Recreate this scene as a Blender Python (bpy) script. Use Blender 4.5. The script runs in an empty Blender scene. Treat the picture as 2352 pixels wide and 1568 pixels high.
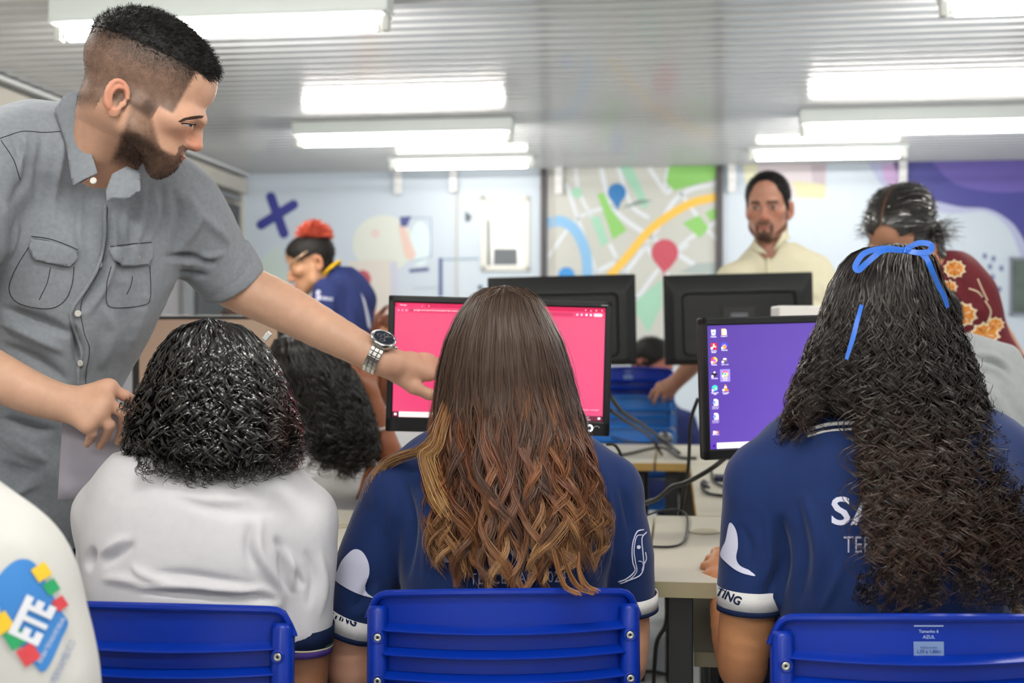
import bpy, bmesh, math, random
import numpy as np
from mathutils import Vector, Matrix
from mathutils.bvhtree import BVHTree
from mathutils.geometry import delaunay_2d_cdt

random.seed(7)
RNG = np.random.default_rng(11)
SC = bpy.context.scene
COL = SC.collection

# ------------------------------------------------------------------ camera, world, exposure
F_PX, CAM_Z = 2900.0, 1.16          # focal length in pixels of the 2352 x 1568 frame, lens height in metres
cam_data = bpy.data.cameras.new('camera')
cam_data.sensor_width = 36.0
cam_data.lens = 36.0 * F_PX / 2352.0
cam_data.clip_start = 0.05
cam_data.dof.use_dof = True
cam_data.dof.focus_distance = 1.98
cam_data.dof.aperture_fstop = 4.2
camera = bpy.data.objects.new('camera', cam_data)
camera.location = (0, 0, CAM_Z)
camera.rotation_euler = (math.pi / 2, 0, 0)
COL.objects.link(camera)
SC.camera = camera

world = bpy.data.worlds.new('world')
world.use_nodes = True
world.node_tree.nodes['Background'].inputs[0].default_value = (0.9, 0.95, 1.0, 1)
world.node_tree.nodes['Background'].inputs[1].default_value = 0.3
SC.world = world
SC.view_settings.view_transform = 'Standard'
SC.view_settings.look = 'None'
SC.view_settings.exposure = 0.0
SC.view_settings.gamma = 1.0
SC.view_settings.use_curve_mapping = False
TUBE_STRENGTH = 130.0                # radiance of the fluorescent tubes, the only lamps of the room
SC.cycles.max_bounces = 5
SC.cycles.diffuse_bounces = 3
SC.cycles.glossy_bounces = 3
SC.cycles.transmission_bounces = 3
SC.cycles.sample_clamp_indirect = 6.0
SC.cycles.caustics_reflective = False
SC.cycles.caustics_refractive = False
SC.cycles.use_denoising = True
SC.cycles.use_adaptive_sampling = True
SC.cycles.adaptive_threshold = 0.02

# ------------------------------------------------------------------ places
THETA = math.atan(374.0 / F_PX)     # the room is turned a little against the lens
SN, CS = math.sin(THETA), math.cos(THETA)
CEIL = 2.42
V_BACK, U_LEFT, U_RIGHT, V_FRONT = 9.15, -3.26, 3.3, -3.0

def P(px, py, d):
    """the point at depth d on the ray of a pixel of the photograph"""
    return np.array([(px - 1176.0) / F_PX * d, d, CAM_Z - (py - 784.0) / F_PX * d])

def PX(p):
    p = np.asarray(p, float)
    return np.stack([1176.0 + p[..., 0] / p[..., 1] * F_PX, 784.0 - (p[..., 2] - CAM_Z) / p[..., 1] * F_PX], -1)

def R(u, v, z):
    """room coordinates: u along the back wall, v towards it"""
    return np.array([u * CS + v * SN, -u * SN + v * CS, z])

def on_back(px, py, off=0.0):
    k = np.array([(px - 1176.0) / F_PX, 1.0, -(py - 784.0) / F_PX])
    t = (V_BACK - off) / (k[0] * SN + k[1] * CS)
    return k * t + np.array([0, 0, CAM_Z])

def on_left(px, py, off=0.0):
    k = np.array([(px - 1176.0) / F_PX, 1.0, -(py - 784.0) / F_PX])
    t = (U_LEFT + off) / (k[0] * CS - k[1] * SN)
    return k * t + np.array([0, 0, CAM_Z])

def on_level(px, py, z):
    t = (CAM_Z - z) * F_PX / (py - 784.0)
    return P(px, py, t)

# ------------------------------------------------------------------ materials
def lin(c):
    if isinstance(c, str):
        c = c.lstrip('#')
        c = [int(c[i:i + 2], 16) / 255.0 for i in (0, 2, 4)]
    return tuple((x / 12.92 if x <= 0.04045 else ((x + 0.055) / 1.055) ** 2.4) for x in c)

MATS = {}
def mat(name, color=None, rough=0.5, spec=0.5, metal=0.0, var=0.0, vscale=8.0, bump=0.0, bscale=200.0,
        attr=False, emit=None, sheen=0.0, coat=0.0, stretch=None, trans=0.0, sss=0.0, aniso=0.0):
    """a node material: base colour (or the colour attribute) with noise variation, fine noise relief"""
    if name in MATS:
        return MATS[name]
    m = bpy.data.materials.new(name)
    m.use_nodes = True
    nt = m.node_tree
    N, L = nt.nodes, nt.links
    b = N['Principled BSDF']
    b.inputs['Roughness'].default_value = rough
    b.inputs['Specular IOR Level'].default_value = spec
    b.inputs['Metallic'].default_value = metal
    if sheen:
        b.inputs['Sheen Weight'].default_value = sheen
        b.inputs['Sheen Roughness'].default_value = 0.4
    if coat:
        b.inputs['Coat Weight'].default_value = coat
    if trans:
        b.inputs['Transmission Weight'].default_value = trans
    if sss:
        b.inputs['Subsurface Weight'].default_value = sss
        b.inputs['Subsurface Radius'].default_value = (0.008, 0.004, 0.002)
        b.inputs['Subsurface Scale'].default_value = 1.0
    if aniso:
        b.inputs['Anisotropic'].default_value = aniso
    tc = N.new('ShaderNodeTexCoord')
    mp = N.new('ShaderNodeMapping')
    if stretch:
        mp.inputs['Scale'].default_value = stretch
    L.new(tc.outputs['Object'], mp.inputs['Vector'])
    src = None
    if attr:
        a = N.new('ShaderNodeAttribute')
        a.attribute_name = 'Col'
        src = a.outputs['Color']
    col = lin(color) if color is not None else (0.5, 0.5, 0.5)
    b.inputs['Base Color'].default_value = (*col, 1)
    if var > 0:
        nz = N.new('ShaderNodeTexNoise')
        nz.inputs['Scale'].default_value = vscale
        nz.inputs['Detail'].default_value = 4
        L.new(mp.outputs['Vector'], nz.inputs['Vector'])
        mr = N.new('ShaderNodeMapRange')
        mr.inputs['From Min'].default_value = 0.25
        mr.inputs['From Max'].default_value = 0.75
        mr.inputs['To Min'].default_value = 1 - var
        mr.inputs['To Max'].default_value = 1 + var
        L.new(nz.outputs['Fac'], mr.inputs['Value'])
        mx = N.new('ShaderNodeMix')
        mx.data_type = 'RGBA'
        mx.blend_type = 'MULTIPLY'
        mx.inputs['Factor'].default_value = 1
        if src is not None:
            L.new(src, mx.inputs['A'])
        else:
            mx.inputs['A'].default_value = (*col, 1)
        L.new(mr.outputs['Result'], mx.inputs['B'])
        src = mx.outputs['Result']
    if src is not None:
        L.new(src, b.inputs['Base Color'])
    if bump > 0:
        nb = N.new('ShaderNodeTexNoise')
        nb.inputs['Scale'].default_value = bscale
        nb.inputs['Detail'].default_value = 3
        L.new(mp.outputs['Vector'], nb.inputs['Vector'])
        bp = N.new('ShaderNodeBump')
        bp.inputs['Strength'].default_value = min(1.0, bump)
        bp.inputs['Distance'].default_value = 0.002
        L.new(nb.outputs['Fac'], bp.inputs['Height'])
        L.new(bp.outputs['Normal'], b.inputs['Normal'])
    if emit is not None:
        b.inputs['Emission Strength'].default_value = emit
        b.inputs['Emission Color'].default_value = (*col, 1)
        if src is not None:
            L.new(src, b.inputs['Emission Color'])
    m.diffuse_color = (*col, 1)
    MATS[name] = m
    return m

# ------------------------------------------------------------------ objects
def link(name, me, material=None, parent=None, smooth=False, world_space=True):
    o = bpy.data.objects.new(name, me)
    COL.objects.link(o)
    if material is not None:
        for mm in (material if isinstance(material, (list, tuple)) else [material]):
            me.materials.append(mm)
    if smooth:
        me.shade_smooth()
    if parent is not None:
        o.parent = parent
        if world_space:
            o.matrix_parent_inverse = parent_world(parent).inverted()
    return o

def parent_world(o):
    m = o.matrix_basis.copy()
    if o.parent:
        m = parent_world(o.parent) @ o.matrix_parent_inverse @ m
    return m

def tag(o, label, cat, group=None):
    o['label'] = label
    o['category'] = cat
    if group:
        o['group'] = group
    return o

def struct(o):
    o['kind'] = 'structure'
    return o

def thing(name, label, cat, loc=(0, 0, 0), rotz=0.0, group=None):
    o = bpy.data.objects.new(name, None)
    COL.objects.link(o)
    o.location = loc
    o.rotation_euler = (0, 0, rotz)
    return tag(o, label, cat, group)

def copy_tree(o, parent=None):
    c = o.copy()
    COL.objects.link(c)
    if parent is not None:
        c.parent = parent
    for ch in list(o.children):
        copy_tree(ch, c)
    return c

def mesh_np(name, verts, faces, colors=None):
    """verts (n,3), faces list of (m,k) arrays or one array"""
    me = bpy.data.meshes.new(name)
    if not isinstance(faces, (list, tuple)):
        faces = [faces]
    faces = [np.asarray(f, np.int32) for f in faces if len(f)]
    verts = np.asarray(verts, np.float32)
    me.vertices.add(len(verts))
    me.vertices.foreach_set('co', verts.ravel())
    loops = np.concatenate([f.ravel() for f in faces])
    sizes = np.concatenate([np.full(len(f), f.shape[1], np.int32) for f in faces])
    me.loops.add(len(loops))
    me.loops.foreach_set('vertex_index', loops)
    me.polygons.add(len(sizes))
    starts = np.concatenate([[0], np.cumsum(sizes)[:-1]]).astype(np.int32)
    me.polygons.foreach_set('loop_start', starts)
    me.update(calc_edges=True)
    me.validate()
    if colors is not None:
        a = me.color_attributes.new('Col', 'FLOAT_COLOR', 'POINT')
        c = np.ones((len(verts), 4), np.float32)
        c[:, :3] = colors
        a.data.foreach_set('color', c.ravel())
    return me

class MB:
    """collects boxes, tubes and prisms into one mesh"""
    def __init__(s):
        s.bm = bmesh.new()
    def box(s, lo, hi, M=None, bevel=0.0):
        lo, hi = np.minimum(lo, hi), np.maximum(lo, hi)
        t = bmesh.new()
        bmesh.ops.create_cube(t, size=1.0)
        for v in t.verts:
            v.co = Vector([(lo[i] + hi[i]) / 2 + v.co[i] * (hi[i] - lo[i]) for i in range(3)])
        if bevel > 0:
            bmesh.ops.bevel(t, geom=t.edges[:], offset=min(bevel, 0.45 * float(min(np.asarray(hi) - np.asarray(lo)))), segments=2, affect='EDGES', profile=0.5)
        s.merge(t, M)
        return s
    def merge(s, t, M=None):
        if M is not None:
            bmesh.ops.transform(t, matrix=M, verts=t.verts)
        me = bpy.data.meshes.new('tmp')
        t.to_mesh(me)
        t.free()
        s.bm.from_mesh(me)
        bpy.data.meshes.remove(me)
    def tube(s, pts, r, n=8, closed=False, cap=True):
        pts = [np.asarray(p, float) for p in pts]
        rr = r if hasattr(r, '__len__') else [r] * len(pts)
        rings = []
        up = None
        K = len(pts)
        for i, p in enumerate(pts):
            a = pts[(i - 1) % K] if (closed or i > 0) else pts[0]
            b = pts[(i + 1) % K] if (closed or i < K - 1) else pts[-1]
            w = b - a
            w = w / (np.linalg.norm(w) + 1e-12)
            if up is None:
                up = np.array([0, 0, 1.0]) if abs(w[2]) < 0.9 else np.array([1.0, 0, 0])
            x = np.cross(up, w)
            x /= (np.linalg.norm(x) + 1e-12)
            y = np.cross(w, x)
            up = y
            rings.append([s.bm.verts.new(p + rr[i] * (math.cos(2 * math.pi * k / n) * x + math.sin(2 * math.pi * k / n) * y)) for k in range(n)])
        for i in range(K if closed else K - 1):
            A, B = rings[i], rings[(i + 1) % K]
            for k in range(n):
                s.bm.faces.new((A[k], A[(k + 1) % n], B[(k + 1) % n], B[k]))
        if cap and not closed:
            s.bm.faces.new(rings[0][::-1])
            s.bm.faces.new(rings[-1])
        return s
    def lathe(s, prof, n=24, M=None):
        """profile of (radius, z) turned about z"""
        t = bmesh.new()
        rings = []
        for (r, z) in prof:
            if r < 1e-6:
                rings.append([t.verts.new((0, 0, z))])
            else:
                rings.append([t.verts.new((r * math.cos(2 * math.pi * k / n), r * math.sin(2 * math.pi * k / n), z)) for k in range(n)])
        for A, B in zip(rings[:-1], rings[1:]):
            for k in range(n):
                if len(A) == 1 and len(B) > 1:
                    t.faces.new((A[0], B[k], B[(k + 1) % n]))
                elif len(B) == 1 and len(A) > 1:
                    t.faces.new((A[k], A[(k + 1) % n], B[0]))
                elif len(A) > 1:
                    t.faces.new((A[k], A[(k + 1) % n], B[(k + 1) % n], B[k]))
        s.merge(t, M)
        return s
    def prism(s, poly, h, M=None):
        """polygon (x, y) extruded by h along z"""
        t = bmesh.new()
        vs = [t.verts.new((p[0], p[1], 0)) for p in poly]
        f = t.faces.new(vs)
        r = bmesh.ops.extrude_face_region(t, geom=[f])
        bmesh.ops.translate(t, vec=(0, 0, h), verts=[g for g in r['geom'] if isinstance(g, bmesh.types.BMVert)])
        s.merge(t, M)
        return s
    def poly(s, pts):
        s.bm.faces.new([s.bm.verts.new(p) for p in pts])
        return s
    def build(s, name, material, parent=None, smooth=False, angle=None, world_space=False):
        bmesh.ops.recalc_face_normals(s.bm, faces=s.bm.faces[:])
        me = bpy.data.meshes.new(name)
        s.bm.to_mesh(me)
        s.bm.free()
        o = link(name, me, material, parent, smooth, world_space)
        if angle:
            me.shade_smooth()
            me.set_sharp_from_angle(angle=math.radians(angle))
        return o

def catmull(pts, n=8, closed=False):
    pts = np.asarray(pts, float)
    K = len(pts)
    out = []
    rng = range(K if closed else K - 1)
    for i in rng:
        p0 = pts[(i - 1) % K] if (closed or i > 0) else 2 * pts[0] - pts[1]
        p1, p2 = pts[i], pts[(i + 1) % K]
        p3 = pts[(i + 2) % K] if (closed or i + 2 < K) else 2 * pts[-1] - pts[-2]
        for k in range(n):
            t = k / n
            out.append(0.5 * ((2 * p1) + (-p0 + p2) * t + (2 * p0 - 5 * p1 + 4 * p2 - p3) * t * t + (-p0 + 3 * p1 - 3 * p2 + p3) * t ** 3))
    if not closed:
        out.append(pts[-1])
    return np.array(out)

def cable(name, pts, r, material, parent=None, n=7, sub=8):
    return MB().tube(catmull(pts, sub), r, n).build(name, material, parent, smooth=True, world_space=parent is not None)

# ------------------------------------------------------------------ signed distance modelling
def smin(a, b, k):
    if k <= 0:
        return np.minimum(a, b)
    h = np.maximum(k - np.abs(a - b), 0) / k
    return np.minimum(a, b) - h * h * k * 0.25

class Field:
    """a voxel field that round shapes are blended into; meshed by surface nets"""
    def __init__(s, lo, hi, h):
        s.h = h
        s.lo = np.asarray(lo, np.float32)
        s.n = np.maximum(4, np.ceil((np.asarray(hi) - np.asarray(lo)) / h).astype(int) + 1)
        s.f = np.full(tuple(s.n), 0.3, np.float32)
    def _win(s, lo, hi):
        a = np.clip(np.floor((lo - s.lo) / s.h).astype(int), 0, s.n)
        b = np.clip(np.ceil((hi - s.lo) / s.h).astype(int) + 1, 0, s.n)
        if np.any(b <= a):
            return None, None
        g = [(s.lo[i] + s.h * np.arange(a[i], b[i], dtype=np.float32)) for i in range(3)]
        return tuple(slice(a[i], b[i]) for i in range(3)), (g[0][:, None, None], g[1][None, :, None], g[2][None, None, :])
    def _put(s, lo, hi, fn, k, mode):
        m = max(k, 0) + 3 * s.h + 0.004
        sl, g = s._win(np.asarray(lo) - m, np.asarray(hi) + m)
        if sl is None:
            return
        d = fn(*g)
        if mode == 'add':
            s.f[sl] = smin(s.f[sl], d, k)
        else:
            s.f[sl] = -smin(-s.f[sl], d, k)
    def ell(s, c, r, M=None, k=0.01, mode='add'):
        """ellipsoid; M holds the axes as rows"""
        c, r = np.asarray(c, float), np.asarray(r, float)
        A = np.eye(3) if M is None else np.asarray(M, float)
        ext = np.sqrt(((A * r[:, None]) ** 2).sum(0))
        def fn(x, y, z):
            x, y, z = x - c[0], y - c[1], z - c[2]
            q = [A[i, 0] * x + A[i, 1] * y + A[i, 2] * z for i in range(3)]
            k0 = np.sqrt(sum((q[i] / r[i]) ** 2 for i in range(3)))
            k1 = np.sqrt(sum((q[i] / r[i] ** 2) ** 2 for i in range(3))) + 1e-6
            return (k0 * (k0 - 1.0) / k1).astype(np.float32)
        s._put(c - ext, c + ext, fn, k, mode)
        return s
    def cap(s, a, b, ra, rb, k=0.01, mode='add'):
        """tapered capsule"""
        a, b = np.asarray(a, float), np.asarray(b, float)
        w = b - a
        L2 = float(w @ w) + 1e-12
        lo = np.minimum(a - ra, b - rb)
        hi = np.maximum(a + ra, b + rb)
        def fn(x, y, z):
            x, y, z = x - a[0], y - a[1], z - a[2]
            t = np.clip((x * w[0] + y * w[1] + z * w[2]) / L2, 0, 1)
            return (np.sqrt((x - t * w[0]) ** 2 + (y - t * w[1]) ** 2 + (z - t * w[2]) ** 2) - (ra + (rb - ra) * t)).astype(np.float32)
        s._put(lo, hi, fn, k, mode)
        return s
    def chain(s, pts, rr, k=0.01, mode='add'):
        for i in range(len(pts) - 1):
            s.cap(pts[i], pts[i + 1], rr[i], rr[i + 1], k, mode)
        return s
    def loft(s, cs, ra, rb, side, k=0.01, mode='add', sub=5, p=2.0, kk=0.004, flat=False):
        """elliptic cross-sections (ra along side, rb across) along a smooth line through cs"""
        n = len(cs)
        side = np.asarray(side, float)
        if side.ndim == 1:
            side = np.repeat(side[None], n, 0)
        ra = np.full(n, ra) if np.isscalar(ra) else np.asarray(ra, float)
        rb = np.full(n, rb) if np.isscalar(rb) else np.asarray(rb, float)
        Q = catmull(np.concatenate([np.asarray(cs, float), side, ra[:, None], rb[:, None]], 1), sub)
        g = None
        lo = np.min(Q[:, :3] - np.maximum(Q[:, 6], Q[:, 7])[:, None], 0)
        hi = np.max(Q[:, :3] + np.maximum(Q[:, 6], Q[:, 7])[:, None], 0)
        m = max(k, 0) + 3 * s.h + 0.004
        sl, G = s._win(lo - m, hi + m)
        if sl is None:
            return s
        tmp = np.full(s.f[sl].shape, 0.3, np.float32)
        off = np.array([x.start for x in sl])
        for i in range(len(Q) - 1):
            a, b = Q[i], Q[i + 1]
            w = b[:3] - a[:3]
            L = np.linalg.norm(w) + 1e-9
            w = w / L
            sd = (a[3:6] + b[3:6]) / 2
            sd = sd - w * (sd @ w)
            sd /= np.linalg.norm(sd) + 1e-9
            nn = np.cross(w, sd)
            rm = max(a[6], a[7], b[6], b[7]) + m
            s2, g = s._win(np.minimum(a[:3], b[:3]) - rm, np.maximum(a[:3], b[:3]) + rm)
            if s2 is None:
                continue
            s2 = tuple(slice(max(s2[j].start, sl[j].start), min(s2[j].stop, sl[j].stop)) for j in range(3))
            if any(q.stop <= q.start for q in s2):
                continue
            g = [s.lo[j] + s.h * np.arange(s2[j].start, s2[j].stop, dtype=np.float32) for j in range(3)]
            x, y, z = (g[0] - np.float32(a[0]))[:, None, None], (g[1] - np.float32(a[1]))[None, :, None], (g[2] - np.float32(a[2]))[None, None, :]
            al = x * w[0] + y * w[1] + z * w[2]
            t = np.clip(al / L, 0, 1)
            ov = al - t * L
            u = x * sd[0] + y * sd[1] + z * sd[2]
            v = x * nn[0] + y * nn[1] + z * nn[2]
            A = a[6] + (b[6] - a[6]) * t
            B = a[7] + (b[7] - a[7]) * t
            mn = np.minimum(A, B)
            if p == 2.0:
                e = np.sqrt((u / A) ** 2 + (v / B) ** 2 + (ov / mn) ** 2)
            else:
                e = (np.abs(u / A) ** p + np.abs(v / B) ** p + np.abs(ov / mn) ** p) ** (1.0 / p)
            if flat and i == len(Q) - 2:
                e0 = np.sqrt((u / A) ** 2 + (v / B) ** 2)
                e = np.where(ov > 0, np.maximum(e0, 1.0 + ov / mn), e)
            d = ((e - 1.0) * mn).astype(np.float32)
            s3 = tuple(slice(s2[j].start - off[j], s2[j].stop - off[j]) for j in range(3))
            tmp[s3] = smin(tmp[s3], d, kk)
        if mode == 'add':
            s.f[sl] = smin(s.f[sl], tmp, k)
        else:
            s.f[sl] = -smin(-s.f[sl], tmp, k)
        return s
    def half(s, point, normal, k=0.0):
        """cut away the side the normal points to"""
        p, n = np.asarray(point, float), np.asarray(normal, float)
        n = n / np.linalg.norm(n)
        g = [(s.lo[i] + s.h * np.arange(s.n[i], dtype=np.float32)) - p[i] for i in range(3)]
        d = (g[0][:, None, None] * n[0] + g[1][None, :, None] * n[1] + g[2][None, None, :] * n[2]).astype(np.float32)
        s.f = -smin(-s.f, -d, k)
        return s
    def mesh(s):
        f = s.f
        f[0], f[-1], f[:, 0], f[:, -1], f[:, :, 0], f[:, :, -1] = 0.3, 0.3, 0.3, 0.3, 0.3, 0.3
        sg = f < 0
        c = np.zeros(tuple(s.n - 1), np.int8)
        for i in (0, 1):
            for j in (0, 1):
                for k in (0, 1):
                    c += sg[i:i + s.n[0] - 1, j:j + s.n[1] - 1, k:k + s.n[2] - 1]
        act = (c > 0) & (c < 8)
        I = np.argwhere(act)
        acc = np.zeros((len(I), 3), np.float32)
        cnt = np.zeros(len(I), np.float32)
        for ax in range(3):
            o = [a for a in range(3) if a != ax]
            for i in (0, 1):
                for j in (0, 1):
                    a = np.zeros(3, int)
                    a[o[0]], a[o[1]] = i, j
                    b = a.copy()
                    b[ax] = 1
                    A, B = I + a, I + b
                    va, vb = f[A[:, 0], A[:, 1], A[:, 2]], f[B[:, 0], B[:, 1], B[:, 2]]
                    x = (va < 0) != (vb < 0)
                    t = va / np.where(np.abs(va - vb) < 1e-9, 1e-9, va - vb)
                    q = np.tile(a.astype(np.float32), (len(I), 1))
                    q[:, ax] += t
                    acc += np.where(x[:, None], q, 0)
                    cnt += x
        V = s.lo + s.h * (I + acc / cnt[:, None])
        idx = np.full(act.shape, -1, np.int64)
        idx[I[:, 0], I[:, 1], I[:, 2]] = np.arange(len(I))
        quads = []
        for ax in range(3):
            o1, o2 = (ax + 1) % 3, (ax + 2) % 3
            s0 = [slice(None)] * 3
            s1 = [slice(None)] * 3
            s0[ax], s1[ax] = slice(0, -1), slice(1, None)
            x0, x1 = sg[tuple(s0)], sg[tuple(s1)]
            E = np.argwhere(x0 != x1)
            E = E[(E[:, o1] > 0) & (E[:, o2] > 0)]
            E = E[(E[:, o1] < s.n[o1] - 1) & (E[:, o2] < s.n[o2] - 1)]
            fl = x0[E[:, 0], E[:, 1], E[:, 2]]
            e1, e2 = np.zeros(3, int), np.zeros(3, int)
            e1[o1], e2[o2] = 1, 1
            def at(d):
                q = E - d
                return idx[q[:, 0], q[:, 1], q[:, 2]]
            Q = np.stack([at(e1 + e2), at(e2), at(0 * e1), at(e1)], 1)
            Q[~fl] = Q[~fl][:, ::-1]
            quads.append(Q)
        return V.astype(np.float64), np.concatenate(quads)

def vnormals(V, Q):
    n = np.cross(V[Q[:, 2]] - V[Q[:, 0]], V[Q[:, 3]] - V[Q[:, 1]])
    out = np.zeros_like(V)
    for i in range(4):
        for j in range(3):
            out[:, j] += np.bincount(Q[:, i], n[:, j], len(V))
    return out / (np.linalg.norm(out, axis=1, keepdims=True) + 1e-12)

def smooth(V, Q, it=1, lam=0.5):
    for _ in range(it):
        acc = np.zeros_like(V)
        cnt = np.zeros(len(V))
        for i in range(4):
            a, b = Q[:, i], Q[:, (i + 1) % 4]
            for j in range(3):
                acc[:, j] += np.bincount(a, V[b, j], len(V)) + np.bincount(b, V[a, j], len(V))
            cnt += np.bincount(a, minlength=len(V)) + np.bincount(b, minlength=len(V))
        V = V + lam * (acc / np.maximum(cnt, 1)[:, None] - V)
    return V

_perm = np.random.default_rng(3).random(4096).astype(np.float32)
def vnoise(p, freq, seed=0):
    """value noise in -1..1"""
    q = np.asarray(p) * freq + seed * 17.31
    i = np.floor(q).astype(np.int64)
    t = q - i
    t = t * t * (3 - 2 * t)
    def hsh(a, b, c):
        return _perm[(a * 73856093 ^ b * 19349663 ^ c * 83492791 ^ (seed * 2654435)) & 4095]
    r = 0
    for a in (0, 1):
        for b in (0, 1):
            for c in (0, 1):
                w = (t[..., 0] if a else 1 - t[..., 0]) * (t[..., 1] if b else 1 - t[..., 1]) * (t[..., 2] if c else 1 - t[..., 2])
                r = r + w * hsh(i[..., 0] + a, i[..., 1] + b, i[..., 2] + c)
    return 2 * r - 1

def seg_dist(q, line):
    """distance of points to a polyline and how far along it (0..1) the nearest place lies"""
    line = np.asarray(line, float)
    ln = np.linalg.norm(np.diff(line, axis=0), axis=1)
    cum = np.concatenate([[0], np.cumsum(ln)])
    best = np.full(len(q), 1e9)
    par = np.zeros(len(q))
    for i, (a, b) in enumerate(zip(line[:-1], line[1:])):
        w = b - a
        t = np.clip(((q - a) @ w) / (w @ w + 1e-12), 0, 1)
        d = np.linalg.norm(q - a - t[:, None] * w, axis=1)
        m = d < best
        best[m] = d[m]
        par[m] = (cum[i] + t[m] * ln[i]) / cum[-1]
    return best, par

def folds(V, Nn, creases, scale=1.0):
    """push a cloth surface in and out along drawn fold lines that die out at both ends: (pixel polyline, width in px, height in m)"""
    q = PX(V)
    face = np.clip(-(Nn[:, 1]) * 1.6 + 0.3, 0, 1)
    d = np.zeros(len(V))
    for line, w, hgt in creases:
        L = catmull(line, 5) if len(line) > 2 else np.asarray(line, float)
        near = (q[:, 0] > L[:, 0].min() - 3 * w) & (q[:, 0] < L[:, 0].max() + 3 * w) & (q[:, 1] > L[:, 1].min() - 3 * w) & (q[:, 1] < L[:, 1].max() + 3 * w)
        ii = np.nonzero(near)[0]
        if len(ii):
            x, t = seg_dist(q[ii], L)
            tp = np.sin(math.pi * np.clip(t, 0, 1)) ** 0.8
            ww = w * (0.55 + 0.6 * tp)
            d[ii] += hgt * tp * np.exp(-(x / ww) ** 2)
    return V + Nn * (d * face * scale)[:, None]

def bvh_of(V, Q):
    return BVHTree.FromPolygons([tuple(v) for v in V], [tuple(int(i) for i in q) for q in Q])

ORIGIN = Vector((0, 0, CAM_Z))
def cast(bvh, px, py):
    d = Vector(((px - 1176.0) / F_PX, 1.0, -(py - 784.0) / F_PX)).normalized()
    loc, nor, _, _ = bvh.ray_cast(ORIGIN, d)
    if loc is None:
        return None, None
    if nor.dot(d) > 0:
        nor = -nor
    return np.array(loc), np.array(nor)

def fill2d(loops, step):
    """triangulate the inside of closed 2D outlines with extra inner points"""
    vs, es = [], []
    for lp in loops:
        b = len(vs)
        for p in lp:
            vs.append(Vector((p[0], p[1])))
        es += [(b + i, b + (i + 1) % len(lp)) for i in range(len(lp))]
    A = np.array([[v.x, v.y] for v in vs])
    lo, hi = A.min(0), A.max(0)
    for x in np.arange(lo[0] + step / 2, hi[0], step):
        for y in np.arange(lo[1] + step / 2, hi[1], step):
            vs.append(Vector((x, y)))
    r = delaunay_2d_cdt(vs, es, [], 2, 1e-4)
    out = [tuple(v) for v in r[0]]
    tris = []
    for f in r[2]:
        c = np.mean([out[i] for i in f], 0)
        inside = False
        for lp in loops:
            n = len(lp)
            for i in range(n):
                (x1, y1), (x2, y2) = lp[i], lp[(i + 1) % n]
                if (y1 > c[1]) != (y2 > c[1]) and c[0] < (x2 - x1) * (c[1] - y1) / (y2 - y1) + x1:
                    inside = not inside
        if inside:
            tris.append(f)
    return np.array(out), tris

def dense(loop, step):
    out = []
    n = len(loop)
    for i in range(n):
        a, b = np.asarray(loop[i], float), np.asarray(loop[(i + 1) % n], float)
        m = max(1, int(np.linalg.norm(b - a) / step))
        out += [tuple(a + (b - a) * k / m) for k in range(m)]
    return out

def drape(name, loops, bvh, off, material, parent, step=6.0, tris=None, pts=None, world_space=True):
    """a flat piece (print, patch, flap) lying on a surface; outlines in pixels of the photograph"""
    if pts is None:
        loops = [dense(lp, step) for lp in loops]
        pts, tris = fill2d(loops, step)
    V, ok = [], []
    for p in pts:
        l, n = cast(bvh, p[0], p[1])
        ok.append(l is not None)
        V.append(l + n * off if l is not None else (0, 0, 0))
    V = np.array(V)
    T = []
    for f in tris:
        if not all(ok[i] for i in f):
            continue
        q = V[list(f)]
        if max(np.linalg.norm(q[i] - q[i - 1]) for i in range(len(f))) < 0.05:
            T.append([int(i) for i in f])
    if not T:
        return None
    me = bpy.data.meshes.new(name)
    me.from_pydata([tuple(v) for v in V], [], T)
    bm = bmesh.new()
    bm.from_mesh(me)
    bmesh.ops.delete(bm, geom=[v for v in bm.verts if not v.link_faces], context='VERTS')
    bmesh.ops.recalc_face_normals(bm, faces=bm.faces[:])
    bm.to_mesh(me)
    bm.free()
    return link(name, me, material, parent, True, world_space)

def seam(name, line, bvh, r, material, parent, off=0.0005, sub=6, world_space=True):
    """a thread or edge lying on a surface along a pixel line"""
    L = catmull(line, sub) if len(line) > 2 else np.linspace(line[0], line[1], 12)
    pts = []
    for p in L:
        l, n = cast(bvh, p[0], p[1])
        if l is not None and (not pts or np.linalg.norm(l - pts[-1]) < 0.06):
            pts.append(l + n * off)
    if len(pts) < 2:
        return None
    return MB().tube(pts, r, 5).build(name, material, parent, smooth=True, world_space=world_space)

def text2d(body, bold=0.0, size=1.0, spacing=1.0):
    """outline of a line of text as 2D triangles, width normalised to its real aspect"""
    cu = bpy.data.curves.new('t', 'FONT')
    cu.body = body
    cu.size = size
    cu.offset = bold
    cu.space_character = spacing
    cu.resolution_u = 3
    o = bpy.data.objects.new('t', cu)
    COL.objects.link(o)
    bpy.context.view_layer.update()
    me = bpy.data.meshes.new_from_object(o.evaluated_get(bpy.context.evaluated_depsgraph_get()))
    V = np.array([v.co[:2] for v in me.vertices]) if len(me.vertices) else np.zeros((0, 2))
    T = [tuple(p.vertices) for p in me.polygons]
    bpy.data.objects.remove(o)
    bpy.data.curves.remove(cu)
    bpy.data.meshes.remove(me)
    return V, T

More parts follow.
